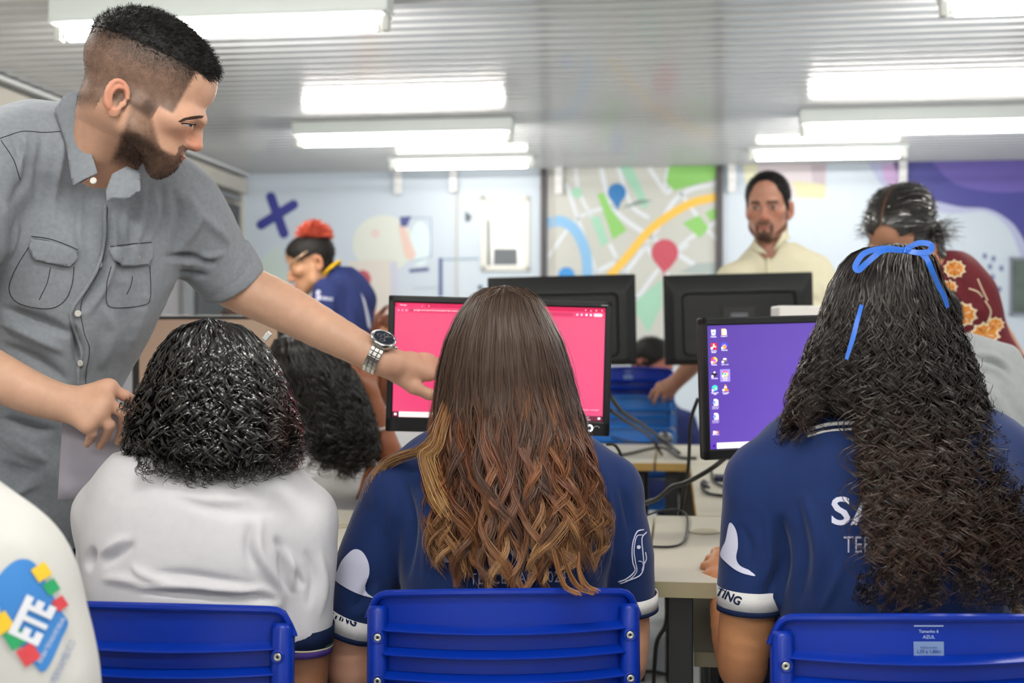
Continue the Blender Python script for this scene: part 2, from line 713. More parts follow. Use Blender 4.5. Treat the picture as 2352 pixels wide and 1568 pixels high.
def subdivide2d(V, T, maxlen):
    V = [tuple(v) for v in V]
    T = [tuple(t) for t in T]
    tri = []
    for t in T:
        for i in range(1, len(t) - 1):
            tri.append((t[0], t[i], t[i + 1]))
    for _ in range(6):
        mid, out, ch = {}, [], False
        def m(a, b):
            k = (min(a, b), max(a, b))
            if k not in mid:
                mid[k] = len(V)
                V.append(tuple((np.array(V[a]) + np.array(V[b])) / 2))
            return mid[k]
        def ln(a, b):
            return math.hypot(V[a][0] - V[b][0], V[a][1] - V[b][1])
        for a, b, c in tri:
            l = [ln(a, b), ln(b, c), ln(c, a)]
            i = int(np.argmax(l))
            if l[i] > maxlen:
                ch = True
                a, b, c = [(a, b, c), (b, c, a), (c, a, b)][i]
                q = m(a, b)
                out += [(a, q, c), (q, b, c)]
            else:
                out.append((a, b, c))
        tri = out
        if not ch:
            break
    return np.array(V), tri

def text_flat(body, w, bold=0.0, spacing=1.0):
    """text scaled to width w, origin at its lower left"""
    V, T = text2d(body, bold, 1.0, spacing)
    lo, hi = V.min(0), V.max(0)
    return (V - lo) * (w / (hi[0] - lo[0])), T, (hi[1] - lo[1]) * w / (hi[0] - lo[0])

def strands(pts, rad, cols, sides=2, face=None):
    """hair: pts (n,k,3), rad (n,k), cols (n,k,3) -> verts, quads, colours of thin ribbons (sides=2) or tubes; face: outward direction the ribbons lie against"""
    n, k, _ = pts.shape
    w = np.gradient(pts, axis=1)
    w /= np.linalg.norm(w, axis=2, keepdims=True) + 1e-12
    ref = np.repeat(RNG.normal(size=(n, 1, 3)), k, 1)
    if face is not None:
        ref = face + 0.3 * ref
    x = np.cross(ref, w)
    x /= np.linalg.norm(x, axis=2, keepdims=True) + 1e-12
    if sides == 2:
        V = np.stack([pts + 1.25 * rad[..., None] * x, pts - 1.25 * rad[..., None] * x], 2)
        C = np.repeat(cols[:, :, None, :], 2, 2)
        b = (np.arange(n)[:, None] * k + np.arange(k - 1)[None]) * 2
        Q = np.stack([b, b + 1, b + 3, b + 2], -1).reshape(-1, 4)
        return V.reshape(-1, 3), Q, C.reshape(-1, 3)
    y = np.cross(w, x)
    V = np.zeros((n, k, sides, 3))
    for s_ in range(sides):
        a = 2 * math.pi * s_ / sides
        V[:, :, s_] = pts + rad[..., None] * (math.cos(a) * x + math.sin(a) * y)
    C = np.repeat(cols[:, :, None, :], sides, 2)
    base = (np.arange(n)[:, None, None] * k + np.arange(k - 1)[None, :, None]) * sides + np.arange(sides)[None, None, :]
    nxt = (np.arange(n)[:, None, None] * k + np.arange(k - 1)[None, :, None]) * sides + ((np.arange(sides) + 1) % sides)[None, None, :]
    Q = np.stack([base, nxt, nxt + sides, base + sides], -1).reshape(-1, 4)
    return V.reshape(-1, 3), Q, C.reshape(-1, 3)

def join_parts(parts):
    """several (V, Q, C) into one"""
    V, Q, C, b = [], [], [], 0
    for v, q, c in parts:
        V.append(v)
        Q.append(np.asarray(q) + b)
        c = np.asarray(c, float)
        C.append(np.repeat(c[None], len(v), 0) if c.ndim == 1 else c)
        b += len(v)
    return np.concatenate(V), np.concatenate(Q), np.concatenate(C)

def rot(axis, deg):
    return np.array(Matrix.Rotation(math.radians(deg), 3, axis))
# ================================================================== the room
WHITE_PAINT = mat('white_paint', '#dfe4e8', 0.55, 0.3, var=0.03, vscale=3)
M_CEIL = mat('ceiling_sheet', '#c2c5c8', 0.2, 0.6, metal=0.0, var=0.04, vscale=2.0, coat=0.35)
M_FLOOR = mat('floor_tile', '#c6c6c4', 0.25, 0.5, var=0.05, vscale=5)
M_GROUT = mat('floor_grout', '#9a9996', 0.8, 0.2, var=0.1, vscale=20)
M_DARKPOST = mat('dark_post', '#4a4548', 0.5, 0.4, var=0.06, vscale=6)
M_BEIGE = mat('beige_paint', '#c9c5bb', 0.5, 0.3, var=0.05, vscale=6)
M_BLACKMETAL = mat('black_metal', '#141416', 0.4, 0.5, var=0.1, vscale=12)
M_GREYMETAL = mat('grey_metal', '#8d8f92', 0.4, 0.5, metal=0.3, var=0.06, vscale=9)
M_CHARCOAL = mat('charcoal_panel', '#4b4c50', 0.5, 0.4, var=0.08, vscale=3)
M_WALLBLUE = mat('mural_pale_blue', '#ccd9e6', 0.42, 0.4, var=0.05, vscale=1.2)

def room_box(name, lo, hi, material, parent=None, bevel=0.0):
    """box in room coordinates"""
    M = Matrix.Rotation(-THETA, 4, 'Z')
    return MB().box(lo, hi, M, bevel).build(name, material, parent, world_space=parent is not None)

# floor slab with a field of tiles where it can be seen between the desks
floor = struct(room_box('floor', (U_LEFT, V_FRONT, -0.12), (U_RIGHT, V_BACK, -0.006), M_GROUT))
tile_me = MB().box((0.003, 0.003, -0.008), (0.597, 0.597, 0.0), None, 0.0015).build('tile', M_FLOOR)
t_me = tile_me.data
bpy.data.objects.remove(tile_me)
for iu in range(-6, 6):
    for iv in range(-1, 15):
        u0, v0 = iu * 0.6 + 0.05, iv * 0.6 + 0.1
        if u0 < U_LEFT or u0 + 0.6 > U_RIGHT or v0 + 0.6 > V_BACK:
            continue
        o = bpy.data.objects.new('tile', t_me)
        COL.objects.link(o)
        o.parent = floor
        o.location = R(u0, v0, 0.0)
        o.rotation_euler = (0, 0, -THETA)

# ribbed glossy ceiling sheet
prof = []
v = V_FRONT
while v < V_BACK:
    prof += [(v, 0.0), (v + 0.090, 0.0), (v + 0.095, -0.006), (v + 0.107, -0.006), (v + 0.112, 0.0)]
    v += 0.112
prof = [(min(a, V_BACK), b) for a, b in prof] + [(V_BACK, 0.0)]
bm = MB()
for (v0, z0), (v1, z1) in zip(prof[:-1], prof[1:]):
    if v1 - v0 > 1e-5:
        bm.poly([R(U_LEFT, v0, CEIL + z0), R(U_RIGHT, v0, CEIL + z0), R(U_RIGHT, v1, CEIL + z1), R(U_LEFT, v1, CEIL + z1)])
bm.box((U_LEFT, V_FRONT, CEIL + 0.02), (U_RIGHT, V_BACK, CEIL + 0.1), Matrix.Rotation(-THETA, 4, 'Z'))
ceiling = struct(bm.build('ceiling', M_CEIL))

wall_back = struct(room_box('wall_back', (U_LEFT, V_BACK, 0), (U_RIGHT, V_BACK + 0.1, CEIL), M_WALLBLUE))
wall_left = struct(room_box('wall_left', (U_LEFT - 0.1, V_FRONT, 0), (U_LEFT, V_BACK, CEIL), M_BEIGE))
wall_right = struct(room_box('wall_right', (U_RIGHT, V_FRONT, 0), (U_RIGHT + 0.1, V_BACK, CEIL), WHITE_PAINT))
wall_front = struct(room_box('wall_front', (U_LEFT, V_FRONT - 0.1, 0), (U_RIGHT, V_FRONT, CEIL), WHITE_PAINT))

# ------------------------------------------------------------------ mural printed on the back wall
MUR = {}
def mur(c):
    if c not in MUR:
        MUR[c] = mat('mural_' + c.strip('#'), c, 0.42, 0.4, var=0.03, vscale=2.0)
    return MUR[c]

LAY = [0]
def print_poly(pts, color, layer=1, name='mural_shape', wall=on_back, parent=None):
    q = [wall(x, y, 0.0015 * layer) for x, y in pts]
    return MB().poly(q).build(name, mur(color), parent or wall_back, world_space=True)

def print_line(pts, w, color, layer=2, name='mural_line', smooth_line=False, wall=on_back, parent=None):
    L = catmull(pts, 8) if smooth_line else np.asarray(pts, float)
    a, b = [], []
    for i, p in enumerate(L):
        t = L[min(i + 1, len(L) - 1)] - L[max(i - 1, 0)]
        t /= np.linalg.norm(t) + 1e-9
        n = np.array([-t[1], t[0]])
        a.append(p + n * w / 2)
        b.append(p - n * w / 2)
    m = MB()
    for i in range(len(L) - 1):
        m.poly([wall(*q, 0.0015 * layer) for q in (a[i], a[i + 1], b[i + 1], b[i])])
    return m.build(name, mur(color), parent or wall_back, world_space=True)

def disc(cx, cy, r, n=28, ry=None):
    return [(cx + r * math.cos(2 * math.pi * i / n), cy + (ry or r) * math.sin(2 * math.pi * i / n)) for i in range(n)]

def pin(cx, cy, r, tip, color, layer=6):
    a = [(cx + r * math.cos(t), cy + r * math.sin(t)) for t in np.linspace(math.radians(150), math.radians(390), 26)]
    tx, ty = tip
    pts = a + [(cx + r * 0.45, cy + r * 1.05), (tx + 3, ty - (ty - cy) * 0.18), (tx, ty), (tx - 3, ty - (ty - cy) * 0.18), (cx - r * 0.45, cy + r * 1.05)]
    return print_poly(pts, color, layer, 'map_pin')

# pale blue panels with the cross
print_line([(622, 452), (652, 536)], 22, '#3d4494', 2, 'plus_mark_bar')
print_line([(600, 516), (674, 470)], 22, '#3d4494', 4, 'plus_mark_bar')
for p, l in (((622, 452), 3), ((652, 536), 3), ((600, 516), 4), ((674, 470), 4)):
    print_poly(disc(p[0], p[1], 11), '#3d4494', l + 0.5, 'plus_mark_end')
print_poly([(552, 640), (640, 560), (665, 640), (640, 760), (552, 760)], '#cfe0dc', 1)
# faded illustration of a person with phone and papers
print_poly(disc(880, 560, 70, 28, 66), '#dde3dc', 1)
print_poly(disc(862, 536, 10), '#e2cfcc', 2)
print_poly([(800, 600), (900, 595), (912, 700), (905, 800), (830, 800), (810, 700)], '#ddd8d2', 2)
print_poly(disc(833, 641, 19, 24, 21), '#bf5560', 4)
print_poly([(832, 655), (852, 655), (866, 720), (862, 760), (846, 740)], '#e3a58c', 3)
print_poly([(895, 600), (912, 600), (920, 790), (900, 790)], '#ccd0e0', 3)
print_line([(925, 500), (990, 500), (990, 590), (950, 600)], 4, '#9fb6cd', 3)
print_poly([(918, 498), (945, 496), (935, 520), (920, 520)], '#4a5590', 4)
print_poly([(915, 520), (930, 520), (955, 585), (948, 598), (930, 590)], '#e6c9bf', 3)
print_poly(disc(965, 560, 24, 20, 52), '#dcecf3', 2)
print_line([(940, 622), (985, 618)], 8, '#4e5a8e', 3)
print_line([(1012, 596), (1100, 594)], 4, '#8fa6bd', 3)
print_line([(1012, 592), (1012, 680)], 9, '#5a6899', 4)
print_line([(950, 662), (1010, 660)], 4, '#b7c8d6', 3)
print_poly([(1068, 484), (1084, 496), (1078, 510), (1068, 508)], '#5c6672', 3)
print_poly(disc(1103, 660, 6), '#4e5a78', 3)

# street map panel between the dark posts
print_poly([(1258, 360), (1646, 356), (1646, 840), (1258, 840)], '#c9cbc6', 2, 'map_ground')
ROAD = '#dfe6ee'
for pts, w in (([(1258, 590), (1330, 500), (1420, 470)], 8), ([(1300, 420), (1320, 480), (1360, 600), (1400, 700)], 9), ([(1258, 690), (1340, 640), (1480, 560), (1560, 450), (1650, 420)], 11),
               ([(1380, 384), (1400, 460), (1430, 500), (1520, 560), (1646, 640)], 11), ([(1420, 384), (1450, 470), (1490, 500)], 9), ([(1490, 384), (1530, 440), (1550, 430), (1646, 400)], 10),
               ([(1322, 384), (1330, 440), (1370, 520)], 8), ([(1535, 384), (1528, 430)], 9), ([(1258, 740), (1330, 690), (1420, 640), (1480, 570)], 11), ([(1400, 560), (1440, 640), (1470, 700)], 9),
               ([(1480, 560), (1560, 660), (1646, 690)], 11), ([(1560, 440), (1620, 520), (1646, 550)], 9), ([(1540, 590), (1580, 550), (1646, 510)], 8), ([(1460, 690), (1520, 610), (1580, 560)], 9)):
    print_line(pts, w, ROAD, 3, 'map_road', len(pts) > 2)
GRN, MINT = '#8ccb6c', '#a3d4bc'
print_poly([(1538, 375), (1646, 372), (1646, 411), (1548, 438), (1530, 418)], GRN, 4, 'map_park')
print_poly([(1372, 446), (1388, 442), (1404, 480), (1440, 528), (1408, 550)], GRN, 4, 'map_park')
print_poly([(1568, 512), (1606, 494), (1628, 523), (1608, 547)], GRN, 4, 'map_park')
print_poly([(1620, 488), (1646, 476), (1646, 502), (1632, 508)], GRN, 4, 'map_park')
print_poly([(1420, 380), (1452, 380), (1490, 470), (1480, 482)], MINT, 4, 'map_park')
print_poly([(1355, 498), (1378, 496), (1398, 555), (1382, 568)], MINT, 4, 'map_park')
print_poly([(1462, 690), (1520, 640), (1520, 700), (1490, 765), (1463, 720)], MINT, 4, 'map_park')
print_poly(disc(1325, 443, 13), MINT, 4, 'map_park')
print_line([(1258, 513), (1290, 508), (1322, 530), (1345, 580), (1350, 640)], 24, '#86bde9', 4, 'map_river', True)
print_line([(1400, 634), (1440, 590), (1500, 522), (1580, 470), (1646, 452)], 19, '#f2c54f', 5, 'map_main_road', True)
print_poly([(1425, 478), (1470, 458), (1500, 460), (1460, 472)], '#7f958f', 5, 'pin_shadow')
print_poly([(1560, 625), (1600, 604), (1646, 602), (1646, 630)], '#a9b8b8', 5, 'pin_shadow')
pin(1417, 442, 21, (1418, 484), '#2579bd')
pin(1527, 580, 31, (1526, 634), '#c24a5e')
print_poly(disc(1301, 632, 19), '#2d8fdc', 6, 'map_pin')

# right panels: painting, purple wave, little arrows
print_poly([(1715, 376), (1898, 372), (1898, 456), (1820, 456), (1715, 420)], '#d9cfd6', 2)
print_poly([(1818, 415), (1898, 424), (1894, 456), (1830, 452)], '#d8d6ac', 3)
print_poly([(1862, 378), (1898, 376), (1894, 424), (1866, 418)], '#c6b8c4', 3)
print_poly([(1705, 378), (1740, 378), (1735, 440), (1712, 420)], '#dfe0c2', 3)
wave = [(2046, 360)] + [tuple(p) for p in catmull([(2050, 372), (2070, 410), (2120, 450), (2200, 474), (2270, 480), (2320, 508), (2348, 545), (2400, 640)], 6)] + [(2420, 340), (2046, 352)]
print_poly(wave, '#4a4a96', 3, 'purple_wave')
halo = [(1990, 362)] + [tuple(p) for p in catmull([(1992, 372), (2030, 430), (2090, 468), (2180, 490), (2260, 486), (2310, 516), (2338, 570), (2380, 700)], 6)] + [(2440, 640), (2440, 352)]
print_poly(halo, '#b9bfe0', 2, 'wave_edge')
print_poly([(2138, 362)] + [tuple(p) for p in catmull([(2140, 370), (2190, 420), (2270, 440), (2352, 440), (2420, 430)], 6)] + [(2420, 350)], '#6a5fae', 4, 'purple_wave')
print_poly([(2026, 376), (2062, 376), (2064, 420), (2050, 440), (2030, 410)], '#c9aad8', 3)
for (x, y) in ((2262, 588), (2282, 594), (2242, 606), (2300, 616), (2280, 636), (2252, 630), (2268, 652), (2296, 664), (2258, 680), (2284, 676), (2274, 612)):
    print_poly(disc(x, y, 5, 10, 7), '#6878a8', 3, 'dot_mark')

# frame with papers and the little notice frames on the wall
def wall_frame(name, px0, py0, px1, py1, border, fc, ic, label, cat='picture'):
    def wb(x, y, o):
        return on_back(x, y, o)
    f = thing(name, label, cat, on_back((px0 + px1) / 2, py1, 0.0))
    m = MB()
    for (a, b, c, d) in ((px0, py0, px1, py0 + border), (px0, py1 - border, px1, py1), (px0, py0, px0 + border, py1), (px1 - border, py0, px1, py1)):
        A, B = on_back(a, b, 0.002), on_back(c, d, 0.002)
        q = [on_back(a, b, 0.003), on_back(c, b, 0.003), on_back(c, d, 0.003), on_back(a, d, 0.003)]
        q2 = [on_back(a, b, 0.028), on_back(c, b, 0.028), on_back(c, d, 0.028), on_back(a, d, 0.028)]
        vs = [m.bm.verts.new(p) for p in q + q2]
        for ix in ((0, 1, 2, 3), (4, 5, 6, 7), (0, 1, 5, 4), (1, 2, 6, 5), (2, 3, 7, 6), (3, 0, 4, 7)):
            m.bm.faces.new([vs[i] for i in ix])
    m.build('frame', fc, f, world_space=True)
    MB().poly([on_back(px0 + 2, py0 + 2, 0.008), on_back(px1 - 2, py0 + 2, 0.008), on_back(px1 - 2, py1 - 2, 0.008), on_back(px0 + 2, py1 - 2, 0.008)]).build('glass_pane', ic, f, world_space=True)
    return f
M_FRWHITE = mat('frame_white', '#e9e9e2', 0.45, 0.4, var=0.03, vscale=5)
M_FRGLASS = mat('frame_glass', '#cfd4d4', 0.15, 0.6, var=0.08, vscale=2)
fr = wall_frame('wall_mirror', 1105, 449, 1216, 621, 11, M_FRWHITE, M_FRGLASS, 'white framed glass panel hung on the pale blue wall')
MB().poly([on_back(1134, 571, 0.01), on_back(1188, 571, 0.01), on_back(1188, 608, 0.01), on_back(1134, 608, 0.01)]).build('dark_card', mat('dark_card', '#6d7378', 0.5, 0.3, var=0.1, vscale=6), fr, world_space=True)
MB().poly([on_back(1120, 500, 0.01), on_back(1126, 500, 0.01), on_back(1126, 610, 0.01), on_back(1120, 610, 0.01)]).build('dark_strip', mat('dark_strip', '#4b4e55', 0.5, 0.3, var=0.1, vscale=6), fr, world_space=True)
M_PHOTO = mat('photo_print', '#5d6b66', 0.35, 0.4, var=0.35, vscale=9)
wall_frame('notice_frame', 2318, 590, 2372, 725, 7, mat('frame_grey', '#8a8fa0', 0.4, 0.4, var=0.05), M_PHOTO, 'grey framed dark photo panel at the end of the mural')

# dark posts and panel joints
for n, (px, w) in enumerate(((1249.5, 13), (1652, 15))):
    a = on_back(px, 800)
    u, vv = a[0] * CS - a[1] * SN, V_BACK
    ww = w / F_PX * a[1] / 2
    o = struct(room_box('trim_%d' % (n + 1), (u - ww, vv - 0.05, 0), (u + ww, vv - 0.001, CEIL - 0.008), M_DARKPOST, None, 0.003))
for n, px in enumerate((551, 1050, 1271)):
    a = on_back(px, 800)
    u = a[0] * CS - a[1] * SN
    w = (0.03, 0.006, 0.005)[n]
    struct(room_box('trim_%d' % (n + 3), (u - w, V_BACK - 0.016, 0), (u + w, V_BACK - 0.0005, CEIL - 0.008), M_BEIGE))

# white perforated hanging strips under the ceiling
M_STRIP = mat('white_strip', '#eceef0', 0.4, 0.4, var=0.02, vscale=9)
M_HOLE = mat('strip_hole', '#b8bcc2', 0.5, 0.3, var=0.05)
for k, (px, y1, lab) in enumerate(((914, 445, 'white hanging strip at the end of a short lamp'), (1041, 441, 'white hanging strip above the white framed glass panel'),
                              (1283, 445, 'white hanging strip over the edge of the street map'), (1681, 441, 'white hanging strip beside the dark-haired man in cream'),
                              (2074, 440, 'white hanging strip in front of the purple wave'))):
    a = on_back(px, y1, 0.06)
    u = a[0] * CS - a[1] * SN
    s = thing('hanging_strip', lab, 'bracket', R(u, V_BACK - 0.06, CEIL - 0.0), -THETA, 'white strips hanging below the ceiling')
    z0 = a[2]
    MB().box((-0.028, -0.008, z0 - CEIL), (0.028, 0.008, -0.001), None, 0.002).build('plate', M_STRIP, s)
    for j in range(3):
        MB().lathe([(0.0, 0), (0.006, 0), (0.006, 0.002), (0, 0.002)], 10, Matrix.Translation((0, -0.0085, (z0 - CEIL) * (0.3 + 0.28 * j))) @ Matrix.Rotation(math.pi / 2, 4, 'X')).build('hole', M_HOLE, s)

# ------------------------------------------------------------------ left wall: beam, door leaf, posts, grey board
def left_box(name, px0, px1, z0, z1, depth, material, base=0.0):
    """box standing on the left wall between two pixel columns"""
    a, b = on_left(px0, 784), on_left(px1, 784)
    v0, v1 = a[0] * SN + a[1] * CS, b[0] * SN + b[1] * CS
    return room_box(name, (U_LEFT + base, v0, z0), (U_LEFT + base + depth, v1, z1), material, None, 0.003)

struct(room_box('trim_6', (U_LEFT + 0.002, V_FRONT + 0.05, CEIL - 0.16), (U_LEFT + 0.1, V_BACK - 0.06, CEIL - 0.055), M_BEIGE, None, 0.004))
struct(room_box('trim_7', (U_LEFT + 0.002, V_FRONT + 0.05, CEIL - 0.03), (U_LEFT + 0.13, V_BACK - 0.06, CEIL - 0.012), M_STRIP, None, 0.003))
struct(room_box('trim_8', (U_LEFT + 0.002, V_FRONT + 0.05, CEIL - 0.22), (U_LEFT + 0.05, V_BACK - 0.06, CEIL - 0.175), M_GREYMETAL, None, 0.004))
d1 = struct(left_box('door_1', 438, 536, 0.01, 2.17, 0.05, M_CHARCOAL, 0.002))
struct(left_box('trim_9', 402, 422, 0.0, 2.18, 0.07, M_GREYMETAL, 0.002))
struct(left_box('trim_10', 424, 436, 0.0, 2.18, 0.05, M_BLACKMETAL, 0.002))
M_HINGE = mat('hinge_metal', '#c8c4b4', 0.3, 0.5, metal=0.6, var=0.05)
for zz in (2.02, 1.42, 1.28, 0.5):
    a = on_left(430, 784, 0.05)
    MB().lathe([(0, 0), (0.02, 0), (0.02, 0.07), (0, 0.07)], 12, Matrix.Translation((a[0], a[1] - 0.02, zz))).build('hinge', M_HINGE, d1, True, world_space=True)
M_BOARD = mat('grey_board', '#a19fa3', 0.5, 0.4, var=0.04, vscale=4)
struct(left_box('trim_11', 120, 400, 0.0, 1.85, 0.03, M_BOARD, 0.002))
# poster with an orange lower edge pinned to the grey board
def left_quad(px0, py0, px1, py1, off):
    return [on_left(px0, py0, off), on_left(px1, py0, off), on_left(px1, py1, off), on_left(px0, py1, off)]
pp = thing('wall_notice', 'white notice with an orange lower edge on the grey board', 'poster', on_left(370, 645, 0.035))
MB().poly(left_quad(352, 590, 384, 640, 0.036)).build('sheet', mat('paper_white', '#e8e4e2', 0.6, 0.2, var=0.04), pp, world_space=True)
MB().poly(left_quad(352, 637, 384, 645, 0.037)).build('orange_edge', mat('paper_orange', '#e0764a', 0.6, 0.2, var=0.04), pp, world_space=True)

# ------------------------------------------------------------------ fluorescent lamps
M_TUBE = mat('lamp_tube', '#fffaf2', 0.3, 0.3, emit=TUBE_STRENGTH)
M_HOUS = mat('lamp_housing', '#dfe7e6', 0.35, 0.4, var=0.02, vscale=6)
M_SOCK = mat('lamp_socket', '#c9ccc8', 0.4, 0.4, var=0.05)
M_TUBE2 = mat('lamp_tube_short', '#fffaf2', 0.3, 0.3, emit=TUBE_STRENGTH * 0.16)
def lamp(name, u, v, zt, length, label, group='fluorescent lamps on the ribbed ceiling'):
    s = thing(name, label, 'lamp', R(u, v, CEIL), -THETA, group)
    h = length / 2
    top = -0.004
    tz = zt - CEIL
    MB().box((-h - 0.03, -0.055, tz + 0.045), (h + 0.03, 0.055, top), None, 0.006).build('housing', M_HOUS, s)
    for sg in (-1, 1):
        so = MB().box((sg * (h + 0.012) - 0.014, -0.018, tz - 0.02), (sg * (h + 0.012) + 0.014, 0.018, tz + 0.05), None, 0.004).build('socket', M_SOCK, s)
        MB().lathe([(0, 0), (0.0145, 0), (0.0145, 0.03), (0, 0.03)], 14, Matrix.Translation((sg * h - (0.03 if sg > 0 else 0.0), 0, tz)) @ Matrix.Rotation(math.pi / 2, 4, 'Y')).build('tube_cap', M_SOCK, s, True)
    MB().box((-h - 0.02, -0.075, tz + 0.034), (h + 0.02, 0.075, tz + 0.046), None, 0.003).build('reflector', M_HOUS, s)
    MB().lathe([(0, -h + 0.028), (0.019, -h + 0.028), (0.019, h - 0.028), (0, h - 0.028)], 10, Matrix.Translation((0, 0, tz)) @ Matrix.Rotation(math.pi / 2, 4, 'Y')).build('tube', M_TUBE if length > 1 else M_TUBE2, s, True)
    return s

def lamp_at(px, py, zt, length, label):
    d = (zt - CAM_Z) * F_PX / (784 - py)
    a = P(px, py, d)
    return lamp('ceiling_lamp', a[0] * CS - a[1] * SN, a[0] * SN + a[1] * CS, zt, length, label)
lamp_at(505, 72, 2.29, 1.21, 'long ceiling lamp above the man in the grey shirt')
lamp_at(925, 324, 2.30, 1.21, 'long ceiling lamp above the woman with the red hair bun')
lamp_at(2112, 298, 2.30, 1.21, 'long ceiling lamp between the cream-shirted man and the purple wave')
lamp_at(2600, 12, 2.30, 1.21, 'long ceiling lamp over the girl with the blue ribbon')
lamp_at(1060, 380, 2.36, 0.95, 'short ceiling lamp close to the white framed glass panel')
lamp_at(1900, 358, 2.36, 0.95, 'short ceiling lamp close behind the cream-shirted man')
# the same rows go on over and behind the photographer
for u, v in ((-1.75, 2.3), (-0.1, 0.9), (1.5, 2.3), (-1.75, -0.4), (1.5, -0.4), (-0.1, -1.7)):
    lamp('ceiling_lamp', u, v, 2.30, 1.21, 'ceiling lamp of the rows over the photographer')
# ================================================================== desks
M_TOP = mat('desk_laminate', '#c2beb0', 0.35, 0.4, var=0.04, vscale=3)
M_EDGE = mat('desk_edge', '#a2987a', 0.45, 0.4, var=0.06, vscale=9)
M_EDGE2 = mat('desk_edge_ochre', '#a08145', 0.45, 0.4, var=0.06, vscale=9)
M_PANEL = mat('desk_panel', '#6c655d', 0.5, 0.3, var=0.06, vscale=5)
DESK_Z = 0.75
def desk(label, u0, u1, v0, v1, edge, shelf=False, panel=True, group='computer desks', legs=None):
    d = thing('computer_desk', label, 'desk', R((u0 + u1) / 2, (v0 + v1) / 2, 0), -THETA, group)
    hw, hd = (u1 - u0) / 2 - 0.0015, (v1 - v0) / 2 - 0.0015
    MB().box((-hw + 0.002, -hd + 0.002, DESK_Z - 0.026), (hw - 0.002, hd - 0.002, DESK_Z), None, 0.001).build('desktop', M_TOP, d)
    for a, b in (((-hw, -hd, DESK_Z - 0.027), (hw, -hd + 0.002, DESK_Z - 0.0006)), ((-hw, hd - 0.002, DESK_Z - 0.027), (hw, hd, DESK_Z - 0.0006)),
                 ((-hw, -hd, DESK_Z - 0.027), (-hw + 0.002, hd, DESK_Z - 0.0006)), ((hw - 0.002, -hd, DESK_Z - 0.027), (hw, hd, DESK_Z - 0.0006))):
        MB().box(a, b).build('edge_band', edge, d)
    for sx in (-1, 1):
        for sy in (-1, 1):
            x, y = sx * (hw - 0.055), sy * (hd - 0.06)
            MB().box((x - 0.022, y - 0.022, 0.0), (x + 0.022, y + 0.022, DESK_Z - 0.027), None, 0.002).build('leg', M_BLACKMETAL, d)
    for sx in (-1, 1):
        x = sx * (hw - 0.055)
        MB().box((x - 0.015, -hd + 0.09, 0.08), (x + 0.015, hd - 0.09, 0.12), None, 0.002).build('side_rail', M_BLACKMETAL, d)
    if panel:
        MB().box((-hw + 0.08, hd - 0.05, 0.36), (hw - 0.08, hd - 0.034, DESK_Z - 0.03)).build('modesty_panel', M_PANEL, d)
    if shelf:
        s = MB().box((-hw + 0.08, -hd + 0.13, 0.575), (hw - 0.08, hd - 0.1, 0.6)).build('shelf', M_TOP, d)
        MB().box((-hw + 0.08, -hd + 0.127, 0.574), (hw - 0.08, -hd + 0.13, 0.6005)).build('shelf_edge', edge, s, world_space=False)
    return d
SEAM = -0.047
desk('cream desk under the pink-screened monitor, pale edge band', SEAM - 0.98, SEAM, 2.171, 3.0, M_EDGE, False, False)
desk('cream desk with a lower shelf under the purple-screened monitor', SEAM, SEAM + 0.85, 2.171, 3.0, M_EDGE, True, False)
desk('cream connecting desk running between the two desk rows', 0.048, 0.46, 3.003, 4.283, M_EDGE2, False, True)
desk('cream desk with ochre edge, cables and mouse lying on it', SEAM - 0.02, 0.72, 4.286, 5.06, M_EDGE2, False, True)
desk('cream desk with ochre edge beside the cable-strewn one', SEAM - 1.1, SEAM - 0.021, 4.286, 5.06, M_EDGE2, False, True)

# grommet rings in the desk tops
M_GROM = mat('grommet_plastic', '#b3ad97', 0.35, 0.5, var=0.05, vscale=20)
for px, py, lab, parent in ((1618, 1222, 'beige plastic cable grommet beside the hand on the desk', None), (775, 1208, 'beige plastic cable grommet near the white shirt sleeve', None)):
    a = on_level(px, py, DESK_Z)
    g = thing('cable_grommet', lab, 'grommet', a, 0, 'cable grommets in the desk tops')
    MB().lathe([(0.026, 0.0005), (0.0335, 0.0005), (0.0335, 0.002), (0.031, 0.004), (0.028, 0.0045), (0.026, 0.003), (0.026, 0.0005)], 28).build('rim', M_GROM, g, True)
    MB().lathe([(0, 0.0008), (0.0258, 0.0008), (0.0258, 0.002), (0, 0.002)], 28).build('cap', mat('grommet_cap', '#a8a290', 0.4, 0.4, var=0.05), g)

